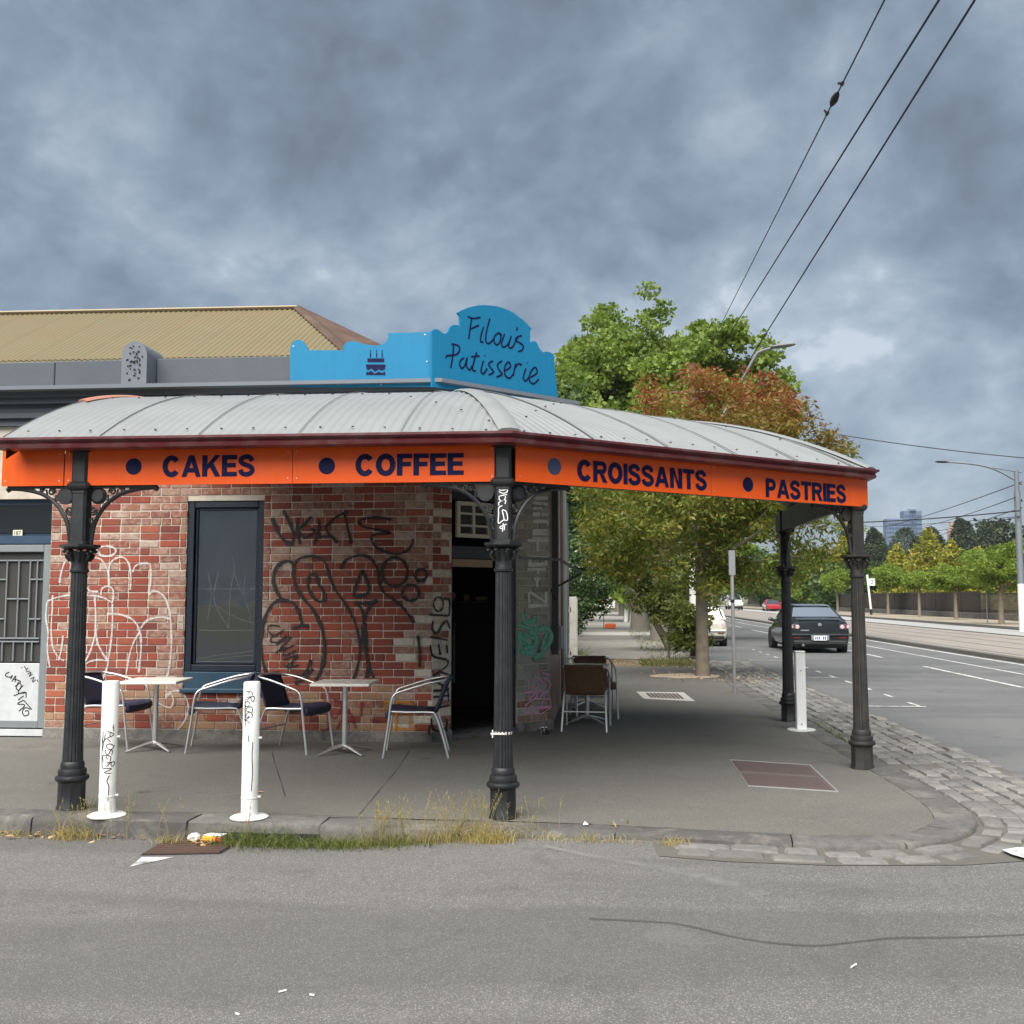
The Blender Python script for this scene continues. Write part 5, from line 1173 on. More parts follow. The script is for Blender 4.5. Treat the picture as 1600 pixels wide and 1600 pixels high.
# ------------------------------------------------------------------ vegetation
def leafmat(name, cols, trans=.35, zcol=None):
    """leaf colours per leaf and per bough; zcol = (z0, z1, colours) lets the top turn"""
    m, t, b = new_mat(name); p = world_pos(t); g = nd(t, 'ShaderNodeNewGeometry')
    rnd = g.outputs['Random Per Island']; nz = noise(t, .55, 4, .6, p)
    f = mth(t, 'ADD', mth(t, 'MULTIPLY', rnd, .45), mth(t, 'MULTIPLY', nz, .75)); f = mth(t, 'SUBTRACT', f, .12)
    c = rampn(t, f, cols)
    if zcol:
        sp = nd(t, 'ShaderNodeSeparateXYZ'); lnk(t, p, sp.inputs[0])
        r = nd(t, 'ShaderNodeMapRange'); r.inputs[1].default_value = zcol[0]; r.inputs[2].default_value = zcol[1]
        lnk(t, mth(t, 'ADD', sp.outputs[2], mth(t, 'MULTIPLY', mth(t, 'SUBTRACT', noise(t, .9, 4, .6, p), .5), 3.2)), r.inputs[0])
        c = mixc(t, r.outputs[0], c, rampn(t, mth(t, 'ADD', mth(t, 'MULTIPLY', rnd, .35), mth(t, 'MULTIPLY', noise(t, 1.1, 3, .6, p), .65)), zcol[2]))
    lnk(t, c, b.inputs['Base Color']); b.inputs['Roughness'].default_value = .55; b.inputs['Specular IOR Level'].default_value = .35
    tr = nd(t, 'ShaderNodeBsdfTranslucent'); lnk(t, mixc(t, 1., c, (1.25, 1.25, .8), 'MULTIPLY'), tr.inputs[0])
    mx_ = nd(t, 'ShaderNodeMixShader'); mx_.inputs[0].default_value = trans; lnk(t, b.outputs[0], mx_.inputs[1]); lnk(t, tr.outputs[0], mx_.inputs[2])
    lnk(t, mx_.outputs[0], t.nodes['Material Output'].inputs[0]); return m
G_plane = ((0, (.045, .080, .012)), (.3, (.10, .16, .024)), (.55, (.165, .235, .035)), (.8, (.24, .32, .05)), (1, (.32, .38, .07)))
G_dark = ((0, (.015, .035, .012)), (.4, (.035, .07, .02)), (.75, (.065, .115, .03)), (1, (.12, .17, .05)))
G_aut = ((0, (.042, .075, .012)), (.34, (.095, .135, .021)), (.56, (.165, .180, .028)), (.74, (.31, .25, .038)), (1, (.5, .31, .05)))
G_red = ((.25, (.18, .135, .024)), (.44, (.26, .135, .028)), (.56, (.24, .05, .024)), (.70, (.19, .024, .022)), (.9, (.31, .15, .035)))
G_gold = ((0, (.045, .065, .010)), (.3, (.12, .145, .016)), (.52, (.25, .24, .022)), (.8, (.42, .34, .03)), (1, (.54, .38, .035)))
G_lime = ((0, (.05, .085, .012)), (.4, (.13, .20, .025)), (.7, (.23, .31, .04)), (1, (.33, .38, .05)))
G_cyp = ((0, (.018, .030, .016)), (.5, (.036, .055, .028)), (1, (.07, .092, .05)))
L_plane = leafmat('plane_leaves', G_plane); L_dark = leafmat('dark_leaves', G_dark, .25); L_aut = leafmat('autumn_leaves', G_aut, .4, (4.2, 5.9, G_red))
L_aut2 = leafmat('autumn_green_leaves', ((0, (.035,.055,.012)), (.4, (.08,.11,.02)), (.75, (.15,.16,.03)), (1, (.26,.20,.05)))); L_gold = leafmat('golden_conifer', G_gold, .2); L_lime = leafmat('lime_leaves', G_lime, .4); L_cyp = leafmat('cypress_leaves', G_cyp, .1)
M_bark = pm('bark', (.20, .165, .12), .95, var=.3, vscale=6, grime=(.10, .085, .065), gamt=.7, gscale=7, bump=.7, bscale=30)
M_bark2 = pm('pale_bark', (.15, .135, .105), .95, var=.3, vscale=3, grime=(.12, .11, .085), gamt=.8, gscale=3, bump=.5, bscale=20)
def leaves(name, pts, size, mat, parent, droop=.3, aspect=.42, jitter=.55, up=.35):
    """one small folded leaf per point"""
    P = np.asarray(pts); n = len(P)
    d = rng.normal(size=(n, 3)); d[:, 2] = d[:, 2]*.6-droop; d /= np.linalg.norm(d, axis=1)[:, None]
    q = rng.normal(size=(n, 3)); q[:, 2] *= up; s_ = np.cross(d, q); s_ /= np.linalg.norm(s_, axis=1)[:, None]+1e-9
    nn = np.cross(s_, d); L_ = size*(1+rng.uniform(-jitter, jitter, n))[:, None]; w_ = L_*aspect
    V = np.empty((n, 4, 3)); V[:, 0] = P; V[:, 1] = P+d*L_*.5+s_*w_*.5+nn*w_*.14; V[:, 2] = P+d*L_; V[:, 3] = P+d*L_*.5-s_*w_*.5+nn*w_*.14
    me = bpy.data.meshes.new(name); me.vertices.add(n*4); me.vertices.foreach_set('co', V.reshape(-1))
    me.loops.add(n*4); me.loops.foreach_set('vertex_index', np.arange(n*4, dtype=np.int32)); me.polygons.add(n)
    me.polygons.foreach_set('loop_start', np.arange(0, n*4, 4, dtype=np.int32)); me.update(calc_edges=True); me.materials.append(mat); me.validate()
    return link(name, me, parent)
def clumps(centres, radii, per, flat=.75):
    """points scattered in clumps, denser towards each clump's shell"""
    out = []
    for c, r in zip(centres, radii):
        v = rng.normal(size=(per, 3)); v /= np.linalg.norm(v, axis=1)[:, None]; rr = r*(rng.uniform(.25, 1, per)**.6)
        v *= rr[:, None]; v[:, 2] *= flat; out.append(np.asarray(c)+v)
    return np.concatenate(out)
def crown_centres(c, rad, n, shell=.45, lump=.22, zmin=None):
    """clump centres through an uneven ellipsoid"""
    out = []; ph = rng.uniform(0, 6.28, 6)
    while len(out) < n:
        v = rng.normal(size=3); v /= np.linalg.norm(v); k = rng.uniform(shell**3, 1)**(1/3)
        a = math.atan2(v[1], v[0]); l = 1+lump*(math.sin(2*a+ph[0])*.5+math.sin(3*a+ph[1]+3*v[2])*.6+math.sin(5*v[2]+ph[2]+a*2)*.5)
        p = np.asarray(c)+v*np.asarray(rad)*k*l
        if zmin is None or p[2] > zmin: out.append(p)
    return np.array(out)
def limb(mb, a, b, r0, r1, bend=.15, n=5):
    a, b = Vector(a), Vector(b); L_ = (b-a).length; off = Vector((random.uniform(-1, 1), random.uniform(-1, 1), random.uniform(-.3, .3)))*bend*L_
    pts = [a.lerp(b, i/n)+off*math.sin(PI*i/n) for i in range(n+1)]; mb.tube(pts, [r0+(r1-r0)*i/n for i in range(n+1)], 8); return pts
def tree(name, label, base, trunk_h, r0, centre, rad, ncl, per, cr, leaf, mat, bark=M_bark, cat='tree', group=None, lean=(0, 0), flat=.75, shell=.45, droop=.3, aspect=.42, limbs=7, zmin=None, lump=.22):
    t = thing(name, label, cat, base, 0, group); b = Vector(base)
    cc = crown_centres(np.array(centre)-np.array(base), rad, ncl, shell, lump, zmin)
    m = MB(); top = Vector((lean[0], lean[1], trunk_h))
    m.tube([(0,0,-.1), (lean[0]*.05, lean[1]*.05, .08), (lean[0]*.3, lean[1]*.3, trunk_h*.35), (lean[0]*.7, lean[1]*.7, trunk_h*.7), top], [r0*1.35, r0*1.08, r0*.95, r0*.88, r0*.8], 12)
    idx = rng.choice(len(cc), min(limbs*3, len(cc)), replace=False)
    for k, i in enumerate(idx):
        tgt = Vector(cc[i]); st = top if k < limbs else top.lerp(tgt, .3)
        limb(m, st-Vector((0,0,.05)), st.lerp(tgt, .78), r0*(.42 if k < limbs else .13), r0*.03)
    m.build('trunk', bark, t, 60)
    leaves('crown', clumps(cc, rng.uniform(.7, 1.2, len(cc))*cr, per, flat), leaf, mat, t, droop, aspect)
    return t
# the autumn street tree outside the shop
T0 = on_z(1098, 1056)
at = tree('street_tree', 'autumn street tree turning red and gold beside the verandah', (T0.x, T0.y, 0), 2.3, .135, (T0.x+.05, T0.y, 3.45), (2.55, 2.4, 1.55), 300, 110, .38, .105, L_aut, group=None, droop=.7, aspect=.36, limbs=9, shell=.3, lump=.28)
c2u = crown_centres((.85, 0, 4.95), (1.85, 1.9, 1.3), 190, .3, .3)
cc = np.concatenate([c2u, np.array([(-1.9+rng.uniform(-.5,.7), rng.uniform(-1,1), 2.5+rng.uniform(-.4,.6)) for _ in range(26)]+[(.25+rng.uniform(-.3,.3), rng.uniform(-.3,.3), 1.9+rng.uniform(-.35,.3)) for _ in range(6)]+[(2.45+.5*q+rng.uniform(-.1,.1), rng.uniform(-.3,.3), 4.3+.4*q) for q in np.linspace(0,1,6)]+[(-.95+rng.uniform(-.1,.1), rng.uniform(-.2,.2), 5.0+1.1*q) for q in np.linspace(0,1,7)])])
leaves('crown', clumps(cc, rng.uniform(.25,.42,len(cc)), 105), .105, L_aut, at, .7, .36)
mm = MB(); rr = [(.8*random.uniform(.75,1.15)*math.cos(a), .75*random.uniform(.75,1.15)*math.sin(a)) for a in np.linspace(0, 2*PI, 18)[:-1]]
tag(sheet('tree_pit_soil', [(T0.x-.35+a, T0.y-.1+b) for a, b in rr], .004, pm('sandy_soil', (.42,.33,.24), .95, var=.25, vscale=6, bump=.6)), kind='structure')
# suckering shrub-like tree farther along
cc5 = crown_centres((.55, -.2, .95), (.45, .5, .75), 30, .2); leaves('crown', clumps(cc5, np.full(len(cc5), .2), 60), .11, L_aut2, tree('base_shrub', 'leafy sucker shrub at the foot of the white banded power pole', (1.75, 27.6, 0), .4, .03, (2.1, 27.5, .9), (.45, .5, .7), 30, 60, .22, .11, L_aut2, cat='shrub', limbs=4), .5, .4)
tree('leaning_street_tree', 'low leaning bushy tree on the footpath behind the autumn tree', (2.05, 31.5, 0), 1.0, .12, (2.0, 31.5, 1.8), (1.25, 1.0, 1.2), 95, 85, .32, .13, L_aut2, lean=(-.5, 0), droop=.6, aspect=.4, limbs=5)
# planes along the footpath
tree('plane_tree', 'tallest green plane tree rising behind the blue sign', (1.86, 51, 0), 3.6, .45, (1.05, 51, 9.9), (3.7, 3.0, 6.1), 640, 120, .70, .20, L_plane, M_bark2, group='plane trees along the footpath', aspect=.8, droop=.2, limbs=9, lump=.2)
tree('plane_tree', 'green plane tree behind the power pole and street light', (2.2, 39, 0), 3.2, .38, (4.3, 40, 7.4), (3.2, 2.6, 4.7), 560, 120, .50, .17, L_plane, M_bark2, group='plane trees along the footpath', aspect=.8, droop=.2, limbs=8, lump=.2)
for k, (x, y, cz, rx, rz_) in enumerate(((1.9, 70, 8, 4.0, 5.5), (1.9, 92, 8, 4.2, 5.5), (1.9, 118, 8, 4.5, 6))):
    tree('plane_tree', ('mid distance plane tree over the footpath', 'farther plane tree over the footpath', 'farthest plane tree over the footpath')[k], (x, y, 0), 3.2, .42, (x-.6, y, cz), (rx, rx, rz_), 130, 55, 1.2, .45, L_plane, M_bark2, group='plane trees along the footpath', aspect=.8, limbs=6)
# gardens behind the side fence
tree('garden_tree', 'dark green garden tree overhanging the footpath behind the shop', (-2.6, 29, 0), 2.0, .2, (-2.0, 29.5, 4.6), (2.2, 2.6, 3.6), 210, 65, .6, .17, L_dark, droop=.4, aspect=.5, limbs=7)
tree('garden_tree', 'bright green garden tree behind the blue sign edge', (-2.2, 38, 0), 2.4, .2, (-1.35, 38, 6.9), (1.7, 2.0, 3.5), 200, 90, .5, .18, L_plane, droop=.3, aspect=.7, limbs=7)
tree('flowering_shrub', 'dark shrub with pale blossom leaning over the pale fence', (-.95, 26.0, 0), .8, .06, (-.62, 26.3, 2.0), (.75, 1.3, 1.15), 85, 80, .32, .10, L_dark, cat='shrub', droop=.3, aspect=.5, limbs=6)
cc = crown_centres((.33, .3, 2.5), (.75, 1.2, .7), 60, .7); leaves('blossom', clumps(cc, np.full(len(cc), .12), 8), .055, pm('blossom', (.62,.6,.5), .7), bpy.data.objects['flowering_shrub'], .0, .9)
tree('garden_hedge', 'dark hedge closing the left side of the footpath beyond the shrub', (-1.9, 44, 0), .8, .1, (-1.75, 44, 1.9), (.9, 14, 1.9), 190, 60, .7, .2, L_dark, cat='hedge', limbs=4, lump=.08)
# far side of the main road: clipped street trees, golden conifers, dark cypresses
def wpt(u, v, y): return on_y(u, v, y)
ST = [(1565, 975, 62, 1.45), (1494, 968, 75, 1.15), (1437, 964, 85, 1.1), (1388, 961, 96, 1.15), (1309, 957, 112, 1.2)]
SL_ = ['nearest lime green street tree across the road, by the right-hand lamp pole', 'second lime green street tree across the road counting from the right', 'fork trunked lime street tree across the road, third from the right', 'lime street tree across the road just right of the weathered post', 'lime street tree across the road seen between the two right-hand posts']
for k, (u, v, y, sc_) in enumerate(ST):
    x = wpt(u, v, y).x
    ztop = wpt(u, (852, 888, 897, 884, 895)[k], y).z; rx = (2.1, 1.35, 1.05, 1.3, 1.7)[k]; zb = wpt(u, (924, 921, 919, 920, 922)[k], y).z; cz = (ztop+zb)/2+.1
    tree('lime_street_tree', SL_[k], (x, y, .08), max(1.7, zb-.1), .11*sc_, (x, y, cz), (rx, rx, (ztop-zb)/2), 150, 70, .45, .2, L_lime, group='lime street trees across the road', droop=.45, aspect=.4, limbs=7, flat=.5, lump=.3)
def conifer(name, label, x, y, h, r, n, leaf, mat, group, layered=True, z0=.3, cat='tree'):
    t = thing(name, label, cat, (x, y, .1), 0, group); m = MB(); m.tube([(0,0,-.2), (0,0,h*.5), (0,0,h*.97)], [r*.09, r*.05, .02], 8); m.build('trunk', M_bark, t, 60)
    ph = rng.uniform(0, 6.3); pts = []
    if layered:
        nl = int(h*2.4)
        for i in range(nl):
            f = i/(nl-1); z = z0+(h-z0)*f; rr = r*(1-f)**.8*(.85+.3*rng.random())+.12; nb = max(5, int(11*(1-f)+4))
            for b in range(nb):
                a = 2*PI*b/nb+rng.uniform(-.3, .3)+i; k = max(10, int(n*rr/r/nl/nb*1.6)); q = rng.uniform(.15, 1, k)
                px = rr*q*math.cos(a); py = rr*q*math.sin(a); w_ = .16*rr*np.sin(PI*q)+.06
                pts.append(np.stack([px+rng.normal(size=k)*w_, py+rng.normal(size=k)*w_, z+.25*rr*q**2*.6+rng.normal(size=k)*.06], 1))
    else:
        f = rng.uniform(0, 1, n)**1.1; a = rng.uniform(0, 2*PI, n)
        prof_ = np.minimum(1, (f*5+.35))*np.minimum(1, (1-f)*3.0+.06)**.75
        rr = r*.82*prof_*(1+.10*np.sin(a*3+f*17+ph)+.07*np.sin(a*5-f*29))*rng.uniform(.6, 1, n)
        pts.append(np.stack([rr*np.cos(a), rr*np.sin(a), z0+f*(h-z0)], 1))
    leaves('crown', np.concatenate(pts), leaf, mat, t, -.25 if not layered else .05, .45)
    return t
GC = [(1317, 845, 142, 3.4), (1402, 858, 118, 2.9), (1450, 834, 112, 3.9), (1487, 854, 106, 2.8), (1527, 866, 98, 2.4), (1590, 852, 104, 2.7)]
GL = ['golden conifer seen between the two right-hand posts', 'golden conifer just right of the weathered post', 'tallest golden conifer behind the fence across the road', 'golden conifer right of the tallest one', 'short golden conifer behind the second lime tree', 'golden conifer at the right edge behind the lamp pole']
for k, (u, v, y, r_) in enumerate(GC):
    p = wpt(u, v, y); conifer('golden_conifer', GL[k], p.x, y, p.z+.35, r_*1.05, 10000, .33, L_gold, 'golden conifers behind the fence')
CY = [(1254, 862, 190, 3.5, 'at the left, behind the inner post'), (1318, 833, 170, 1.6, 'left of the weathered post'), (1364, 828, 160, 2.2, 'just right of the weathered post'), (1373, 836, 165, 2.0, 'second right of the weathered post'), (1454, 826, 190, 4.6, 'broad one behind the tallest golden conifer'), (1468, 842, 170, 1.6, 'small one right of the towers'),
      (1499, 812, 165, 2.4, 'tallest, left of a twin pair'), (1509, 817, 165, 2.8, 'pointed, right of the twin pair'), (1541, 818, 175, 3.2, 'round topped one right of the brick tower'), (1550, 817, 178, 1.8, 'thin one right of the brick tower'), (1414, 826, 210, 5.5, 'wide rounded one in front of the towers'), (1433, 842, 190, 3.2, 'round one at the foot of the towers'), (1528, 836, 168, 3.0, 'low one beside the round topped cypress')]
for k, (u, v, y, r_, w_) in enumerate(CY):
    p = wpt(u, v, y); conifer('cypress_tree', 'dark distant cypress, '+w_, p.x, y, p.z, r_, 7000, .42, L_cyp, 'dark cypresses in the distance', False)
tree('distant_tree', 'wide dark green tree on the skyline at the right edge', (wpt(1578, 850, 180).x, 180, 0), 4, .5, (wpt(1578, 850, 180).x, 180, 9.5), (6.5, 6, 5), 110, 45, 1.5, .7, L_cyp, aspect=.7)
tree('distant_tree', 'grey green round tree behind the golden conifers', (wpt(1500, 880, 140).x, 140, 0), 2, .3, (wpt(1500, 880, 140).x, 140, 5.0), (4.2, 4, 2.6), 80, 45, 1.0, .5, leafmat('grey_leaves', ((0,(.07,.08,.045)),(.5,(.13,.14,.08)),(1,(.2,.2,.12)))), aspect=.7)
# darker roadside trees closing the far end of the road
FT = [(1290, 900, 128, 4.5, 6.5), (1262, 905, 140, 5, 7.5), (1235, 890, 150, 5.5, 8), (1205, 880, 175, 7, 10), (1170, 880, 200, 7, 11), (1150, 895, 230, 8, 11), (1120, 885, 260, 10, 13), (1330, 900, 125, 4, 5.5)]
for k, (u, v, y, r_, h_) in enumerate(FT):
    x = max(27.5, wpt(u, v, y).x)
    tree('roadside_tree', 'shady green tree closing the far side of the road, number %s along it' % ('one two three four five six seven eight'.split()[k]), (x, y, 0), 1.8, .3, (x, y, h_*.55), (r_, r_, h_*.45), 110, 50, 1.1, .5, L_dark if k % 2 else L_plane, group='shady trees at the far end', aspect=.7)
for k, (x, y) in enumerate(((2.6, 150), (1.5, 185), (4, 230))):
    tree('street_end_tree', ('nearest', 'middle', 'farthest')[k]+' of the three trees closing the end of the footpath', (x, y, 0), 3, .4, (x, y, 8), (7, 6, 7), 110, 50, 1.6, .6, L_plane if k else L_dark, group='trees at the street end', aspect=.7)
# ------------------------------------------------------------------ grass and weeds at the kerb
def blades(name, spots, mat, label, cat, seg=4):
    """curved tapering grass blades: (x, y, z, height, bend, width)"""
    mb = MB()
    for (x, y, z, h, bend, w_) in spots:
        a = random.uniform(0, 6.28); ca, sa_ = math.cos(a), math.sin(a); b2 = random.uniform(0, 6.28); px, py = math.cos(b2)*w_/2, math.sin(b2)*w_/2; V = []
        for i in range(seg+1):
            f = i/seg; k = 1-f*.92; V += [(x+ca*bend*h*f*f-px*k, y+sa_*bend*h*f*f-py*k, z+h*(f-.25*bend*f*f)), (x+ca*bend*h*f*f+px*k, y+sa_*bend*h*f*f+py*k, z+h*(f-.25*bend*f*f))]
        mb.add(V, [(2*i, 2*i+1, 2*i+3, 2*i+2) for i in range(seg)])
    o = mb.build(name, mat); return tag(o, label, cat, None, 'stuff')
M_gr1 = leafmat('kerb_grass', ((0, (.03,.055,.010)), (.35, (.065,.105,.02)), (.55, (.11,.14,.03)), (.75, (.24,.22,.07)), (1, (.36,.30,.13))), .3); M_gr2 = leafmat('dry_grass', ((0, (.20,.18,.05)), (.4, (.32,.26,.09)), (.8, (.43,.35,.15)), (1, (.5,.41,.22))), .3)
sp = []
for _ in range(2000):
    u = random.gauss(500, 90) if random.random() < .6 else random.uniform(365, 660); u = min(690, max(358, u)); q = on_z(u, 1300, -.1)
    y = 7.20-abs(random.gauss(0, .085)); sp.append((q.x, y, road_z(q.x, y)+.0, random.choice((.05, .08, .1, .12, .19))*random.uniform(.6, 1.15)*(1.1 if u < 470 else .75), random.uniform(.4, 1.9), random.uniform(.003, .007)))
blades('kerb_grass', sp, M_gr1, 'green grass growing in the gutter along the kerb', 'grass')
sp = []
for (u0, sg, n, h0, h1, yy) in ((120, 22, 120, .06, .16, 7.19), (110, 20, 60, .1, .3, 7.25), (285, 18, 90, .05, .12, 7.12), (730, 45, 420, .08, .2, 7.19), (780, 20, 220, .06, .14, 7.10), (620, 40, 160, .08, .2, 7.2), (870, 25, 60, .03, .09, 7.12), (955, 30, 70, .03, .08, 7.05), (1045, 12, 90, .04, .09, 6.98), (915, 14, 40, .04, .09, 7.06), (20, 20, 90, .04, .1, 7.27)):
    for _ in range(n):
        q = on_z(random.gauss(u0, sg), 1300, -.08); y = yy+random.gauss(0, .035); sp.append((q.x, y, road_z(q.x, y)+.0, random.uniform(h0, h1), random.uniform(.3, 1.5), .005))
blades('dry_grass_tufts', sp, M_gr2, 'dry yellow grass tufts along the kerb', 'grass')
sp = []
mbh = MB()
for (u0, sg, n, h0, h1) in ((720, 34, 46, .22, .36), (625, 22, 30, .18, .32), (600, 15, 14, .2, .3), (118, 30, 10, .2, .38), (190, 14, 6, .2, .4), (840, 22, 8, .15, .28), (385, 12, 6, .2, .3), (270, 10, 4, .15, .3)):
    for _ in range(n):
        q = on_z(random.gauss(u0, sg), 1300, -.06); y = 7.2+random.gauss(0, .05); h = random.uniform(h0, h1); a = random.uniform(0, 6.28); ln = random.uniform(.05, .35)*h
        pts = [Vector((q.x+math.cos(a)*ln*f*f, y+math.sin(a)*ln*f*f*.5, road_z(q.x, y)+h*f)) for f in (0, .3, .6, .8, 1)]
        mbh.tube(pts, [.0016, .0014, .0012, .001, .0006], 4)
        for k in range(16):
            f = random.uniform(.6, 1); c_ = pts[3].lerp(pts[4], max(0, (f-.8)/.2)) if f > .8 else pts[2].lerp(pts[3], (f-.6)/.2)
            d = Vector((random.gauss(0, 1), random.gauss(0, 1), random.uniform(0, 1.4))).normalized()*random.uniform(.015, .035); s_ = Vector((random.gauss(0,1), random.gauss(0,1), 0)).normalized()*.0022
            mbh.add([c_-s_, c_+s_, c_+d], [(0,1,2)])
tag(mbh.build('seeding_grass', M_gr2), 'tall dry seeding grass stalks at the foot of the corner post', 'grass', None, 'stuff')
sp = [(on_z(1270+random.gauss(0, 10), 1137).x+.15, on_z(1270, 1137).y+random.uniform(-1.1, .6), -.03, random.uniform(.03, .10), random.uniform(.4, 1.4), .006) for _ in range(350)]
blades('gutter_weeds', sp, M_gr1, 'green weeds in the pitcher gutter beside the square bollard', 'weeds')
sp = [(random.uniform(.9, 2.25), random.uniform(24.3, 27), 0, random.uniform(.04, .14), random.uniform(.4, 1.4), .012) for _ in range(1500)]+[(random.uniform(-1.0, -.42), random.uniform(17.5, 26), 0, random.uniform(.1, .5)*(1 if random.random() < .8 else 1.5), random.uniform(.3, 1), .012) for _ in range(2200)]+[(random.uniform(1.2, 2.3), random.uniform(27, 50), 0, random.uniform(.04, .12), random.uniform(.4, 1.4), .014) for _ in range(1200)]
blades('verge_grass', sp, M_gr1, 'weedy grass on the dirt verge and along the foot of the fence', 'grass')
sp = [(random.uniform(28, 38), random.uniform(50, 78), .1, random.uniform(.4, 1.1), random.uniform(.2, .8), .05) for _ in range(2500)]
blades('long_dry_grass', sp, M_gr2, 'long dry grass behind the fence across the road', 'grass')
# leaf litter
lp = []
for (u0, u1, v, n, zz3) in ((0, 250, 1302, 120, 0), (560, 690, 1310, 110, 0), (300, 330, 1312, 50, 0), (700, 1000, 1308, 50, 0)):
    for _ in range(n):
        q = on_z(random.uniform(u0, u1), v+random.gauss(0, 3), -.1); lp.append((q.x, q.y, road_z(q.x, q.y)+random.uniform(.006, .03)))
for _ in range(500): lp.append((random.uniform(-1.3, 2.3), random.uniform(24.2, 27.2), random.uniform(0, .03)))
for _ in range(260): q = (T0.x+random.gauss(0, .8), T0.y+random.gauss(0, 1)); lp.append((q[0], q[1], random.uniform(.005, .02)))
L_dead = leafmat('dead_leaves', ((0, (.20,.10,.04)), (.4, (.38,.22,.09)), (.7, (.50,.36,.2)), (1, (.55,.46,.32))), .1)
tag(leaves('leaf_litter', np.array(lp), .05, L_dead, None, 0, .5, .4, 3), 'dead brown leaves along the gutter and verge', 'leaves', None, 'stuff')

# loose grit swept to the kerb
gm = MB()
for _ in range(700):
    x = random.uniform(-6, 2.2); y = 7.15-abs(random.gauss(0, .16))-(.35 if x > .4 else 0)-max(0, x)*.06; r_ = random.uniform(.003, .009); z = road_z(x, y)
    P_ = [Vector((x, y, z))+Vector((random.gauss(0, 1), random.gauss(0, 1), random.uniform(0, 1))).normalized()*r_ for _k in range(4)]; gm.add(P_, [(0,1,2),(0,2,3),(0,3,1),(1,3,2)])
tag(gm.build('gutter_grit', M_bed), 'loose grit scattered on the road along the kerb', 'grit', None, 'stuff')

# ------------------------------------------------------------------ poles, wires, fence
M_steel = pm('pole_steel', (.30, .30, .29), .5, .4, var=.1, vscale=4); M_wire = pm('wire_black', (.012, .012, .013), .6, var=.1); M_timber = pm('pole_timber', (.085, .06, .042), .9, var=.3, vscale=3, bump=.5)
q = on_z(1148, 1083)
t = thing('parking_sign_pole', 'thin galvanised pole with a sign plate seen edge-on beside the kerb', 'sign pole', (q.x, q.y, 0))
tp = on_plane(1143, 862, q, Vector((-math.sin(YAW), math.cos(YAW), 0)))-q
m = MB(); m.tube([(0,0,-.05), tp], .03, 12); m.build('pole', M_steel, t, 60)
m = MB(); d = tp/tp.length; c0 = Vector((-.01, -.045, 0)); z0 = tp.z-.40
pz = lambda z: tp*(z/tp.z)
b0, b1 = pz(z0), pz(tp.z+.02)
for o_ in ((-.055, .055),):
    V = [b0+Vector((o_[0], -.045, 0)), b0+Vector((o_[1], -.02, 0)), b0+Vector((o_[1], -.012, 0)), b0+Vector((o_[0], -.037, 0))]; V += [v+(b1-b0) for v in V]
    m.add(V, [(0,1,5,4),(1,2,6,5),(2,3,7,6),(3,0,4,7),(4,5,6,7),(3,2,1,0)])
m.build('sign_plate', pm('sign_back', (.42,.43,.43), .35, .7, var=.08), t)
m = MB(); m.lathe([(.036, 1.52), (.036, 1.57)], 12); m.v = [(v[0]+tp.x*v[2]/tp.z, v[1]+tp.y*v[2]/tp.z, v[2]) for v in m.v]; m.build('clamp', M_black, t)
# power pole with street light
PX_, PY_ = 2.55, 28.5
t = thing('power_pole', 'timber power pole with white painted foot and street light arm in the trees', 'pole', (PX_, PY_, 0))
m = MB(); m.tube([(0,0,2.9), (.03,0,8.1)], [.14, .095], 14); m.build('shaft', M_timber, t, 60)
m = MB(); m.tube([(0,0,.62), (0,0,2.9)], [.165, .152], 14); m.build('white_band', M_bol, t, 60)
m = MB(); m.tube([(0,0,-.1), (0,0,.62)], [.17, .165], 14); m.build('black_foot', M_black, t, 60)
a1, a2, a3 = (on_y(u, v, PY_)-Vector((PX_, PY_, 0)) for u, v in ((1095, 712), (1178, 560), (1206, 544)))
m = MB(); m.tube(catmull([a1, a1.lerp(a2, .5), a2, a2.lerp(a3, .5)+Vector((-.06,0,.05)), a3], 5), .04, 8); m.build('lamp_arm', pm('lamp_arm_grey', (.14, .145, .15), .6, .2), t, 60)
m = MB(); m.lathe([(.03, -.36), (.10, -.34), (.13, -.1), (.12, .2), (.06, .34), (.0, .36)], 12, caps=False); V = [(a3.x+.3+v[2]*.98, a3.y+v[0], a3.z+.06+v[1]*.42+v[2]*.10) for v in m.v]; m.v = V; m.build('lamp_head', pm('lamp_grey', (.15,.155,.15), .6, .1), t, 60)
m = MB(); m.tube([(-.6,0,7.3),(.9,0,7.3)], .05, 6); m.tube([(0,0,6.6),(.2,-.12,7.0),(.2,-.12,6.2)], .06, 6); m.build('cross_arm', M_timber, t, 60)
def wire(name, label, p, q, sag=0, r=.012, n=14):
    p, q = Vector(p), Vector(q); m = MB(); m.tube([p.lerp(q, i/n)-Vector((0,0,sag*4*(i/n)*(1-i/n))) for i in range(n+1)], r, 5); return tag(m.build(name, M_wire), label, 'wire', 'overhead wires')
w1, w2, w3 = on_z(1382, 0, 7), on_z(1467, 0, 7.2), on_z(1523, 0, 7.3)
def wire_through(label, u0, v0, u1, v1, z0, y1, r):
    a = on_z(u0, v0, z0); b = on_y(u1, v1, y1); d = (a-b); return wire('overhead_wire', label, b-d*2.6, a+d*.6, .0, r)
wire_through('thin overhead wire with an insulator, leftmost of the three', 1382, 0, 1120, 520, 7.0, 28.4, .0085)
wire_through('thick overhead wire, middle of the three', 1467, 0, 1138, 525, 7.0, 28.4, .012)
wire_through('thick overhead wire, rightmost of the three', 1523, 0, 1140, 612, 7.0, 28.4, .012)
i0 = on_z(1382, 0, 7.0); i1 = on_y(1120, 520, 28.4); dd = (i1-i0)
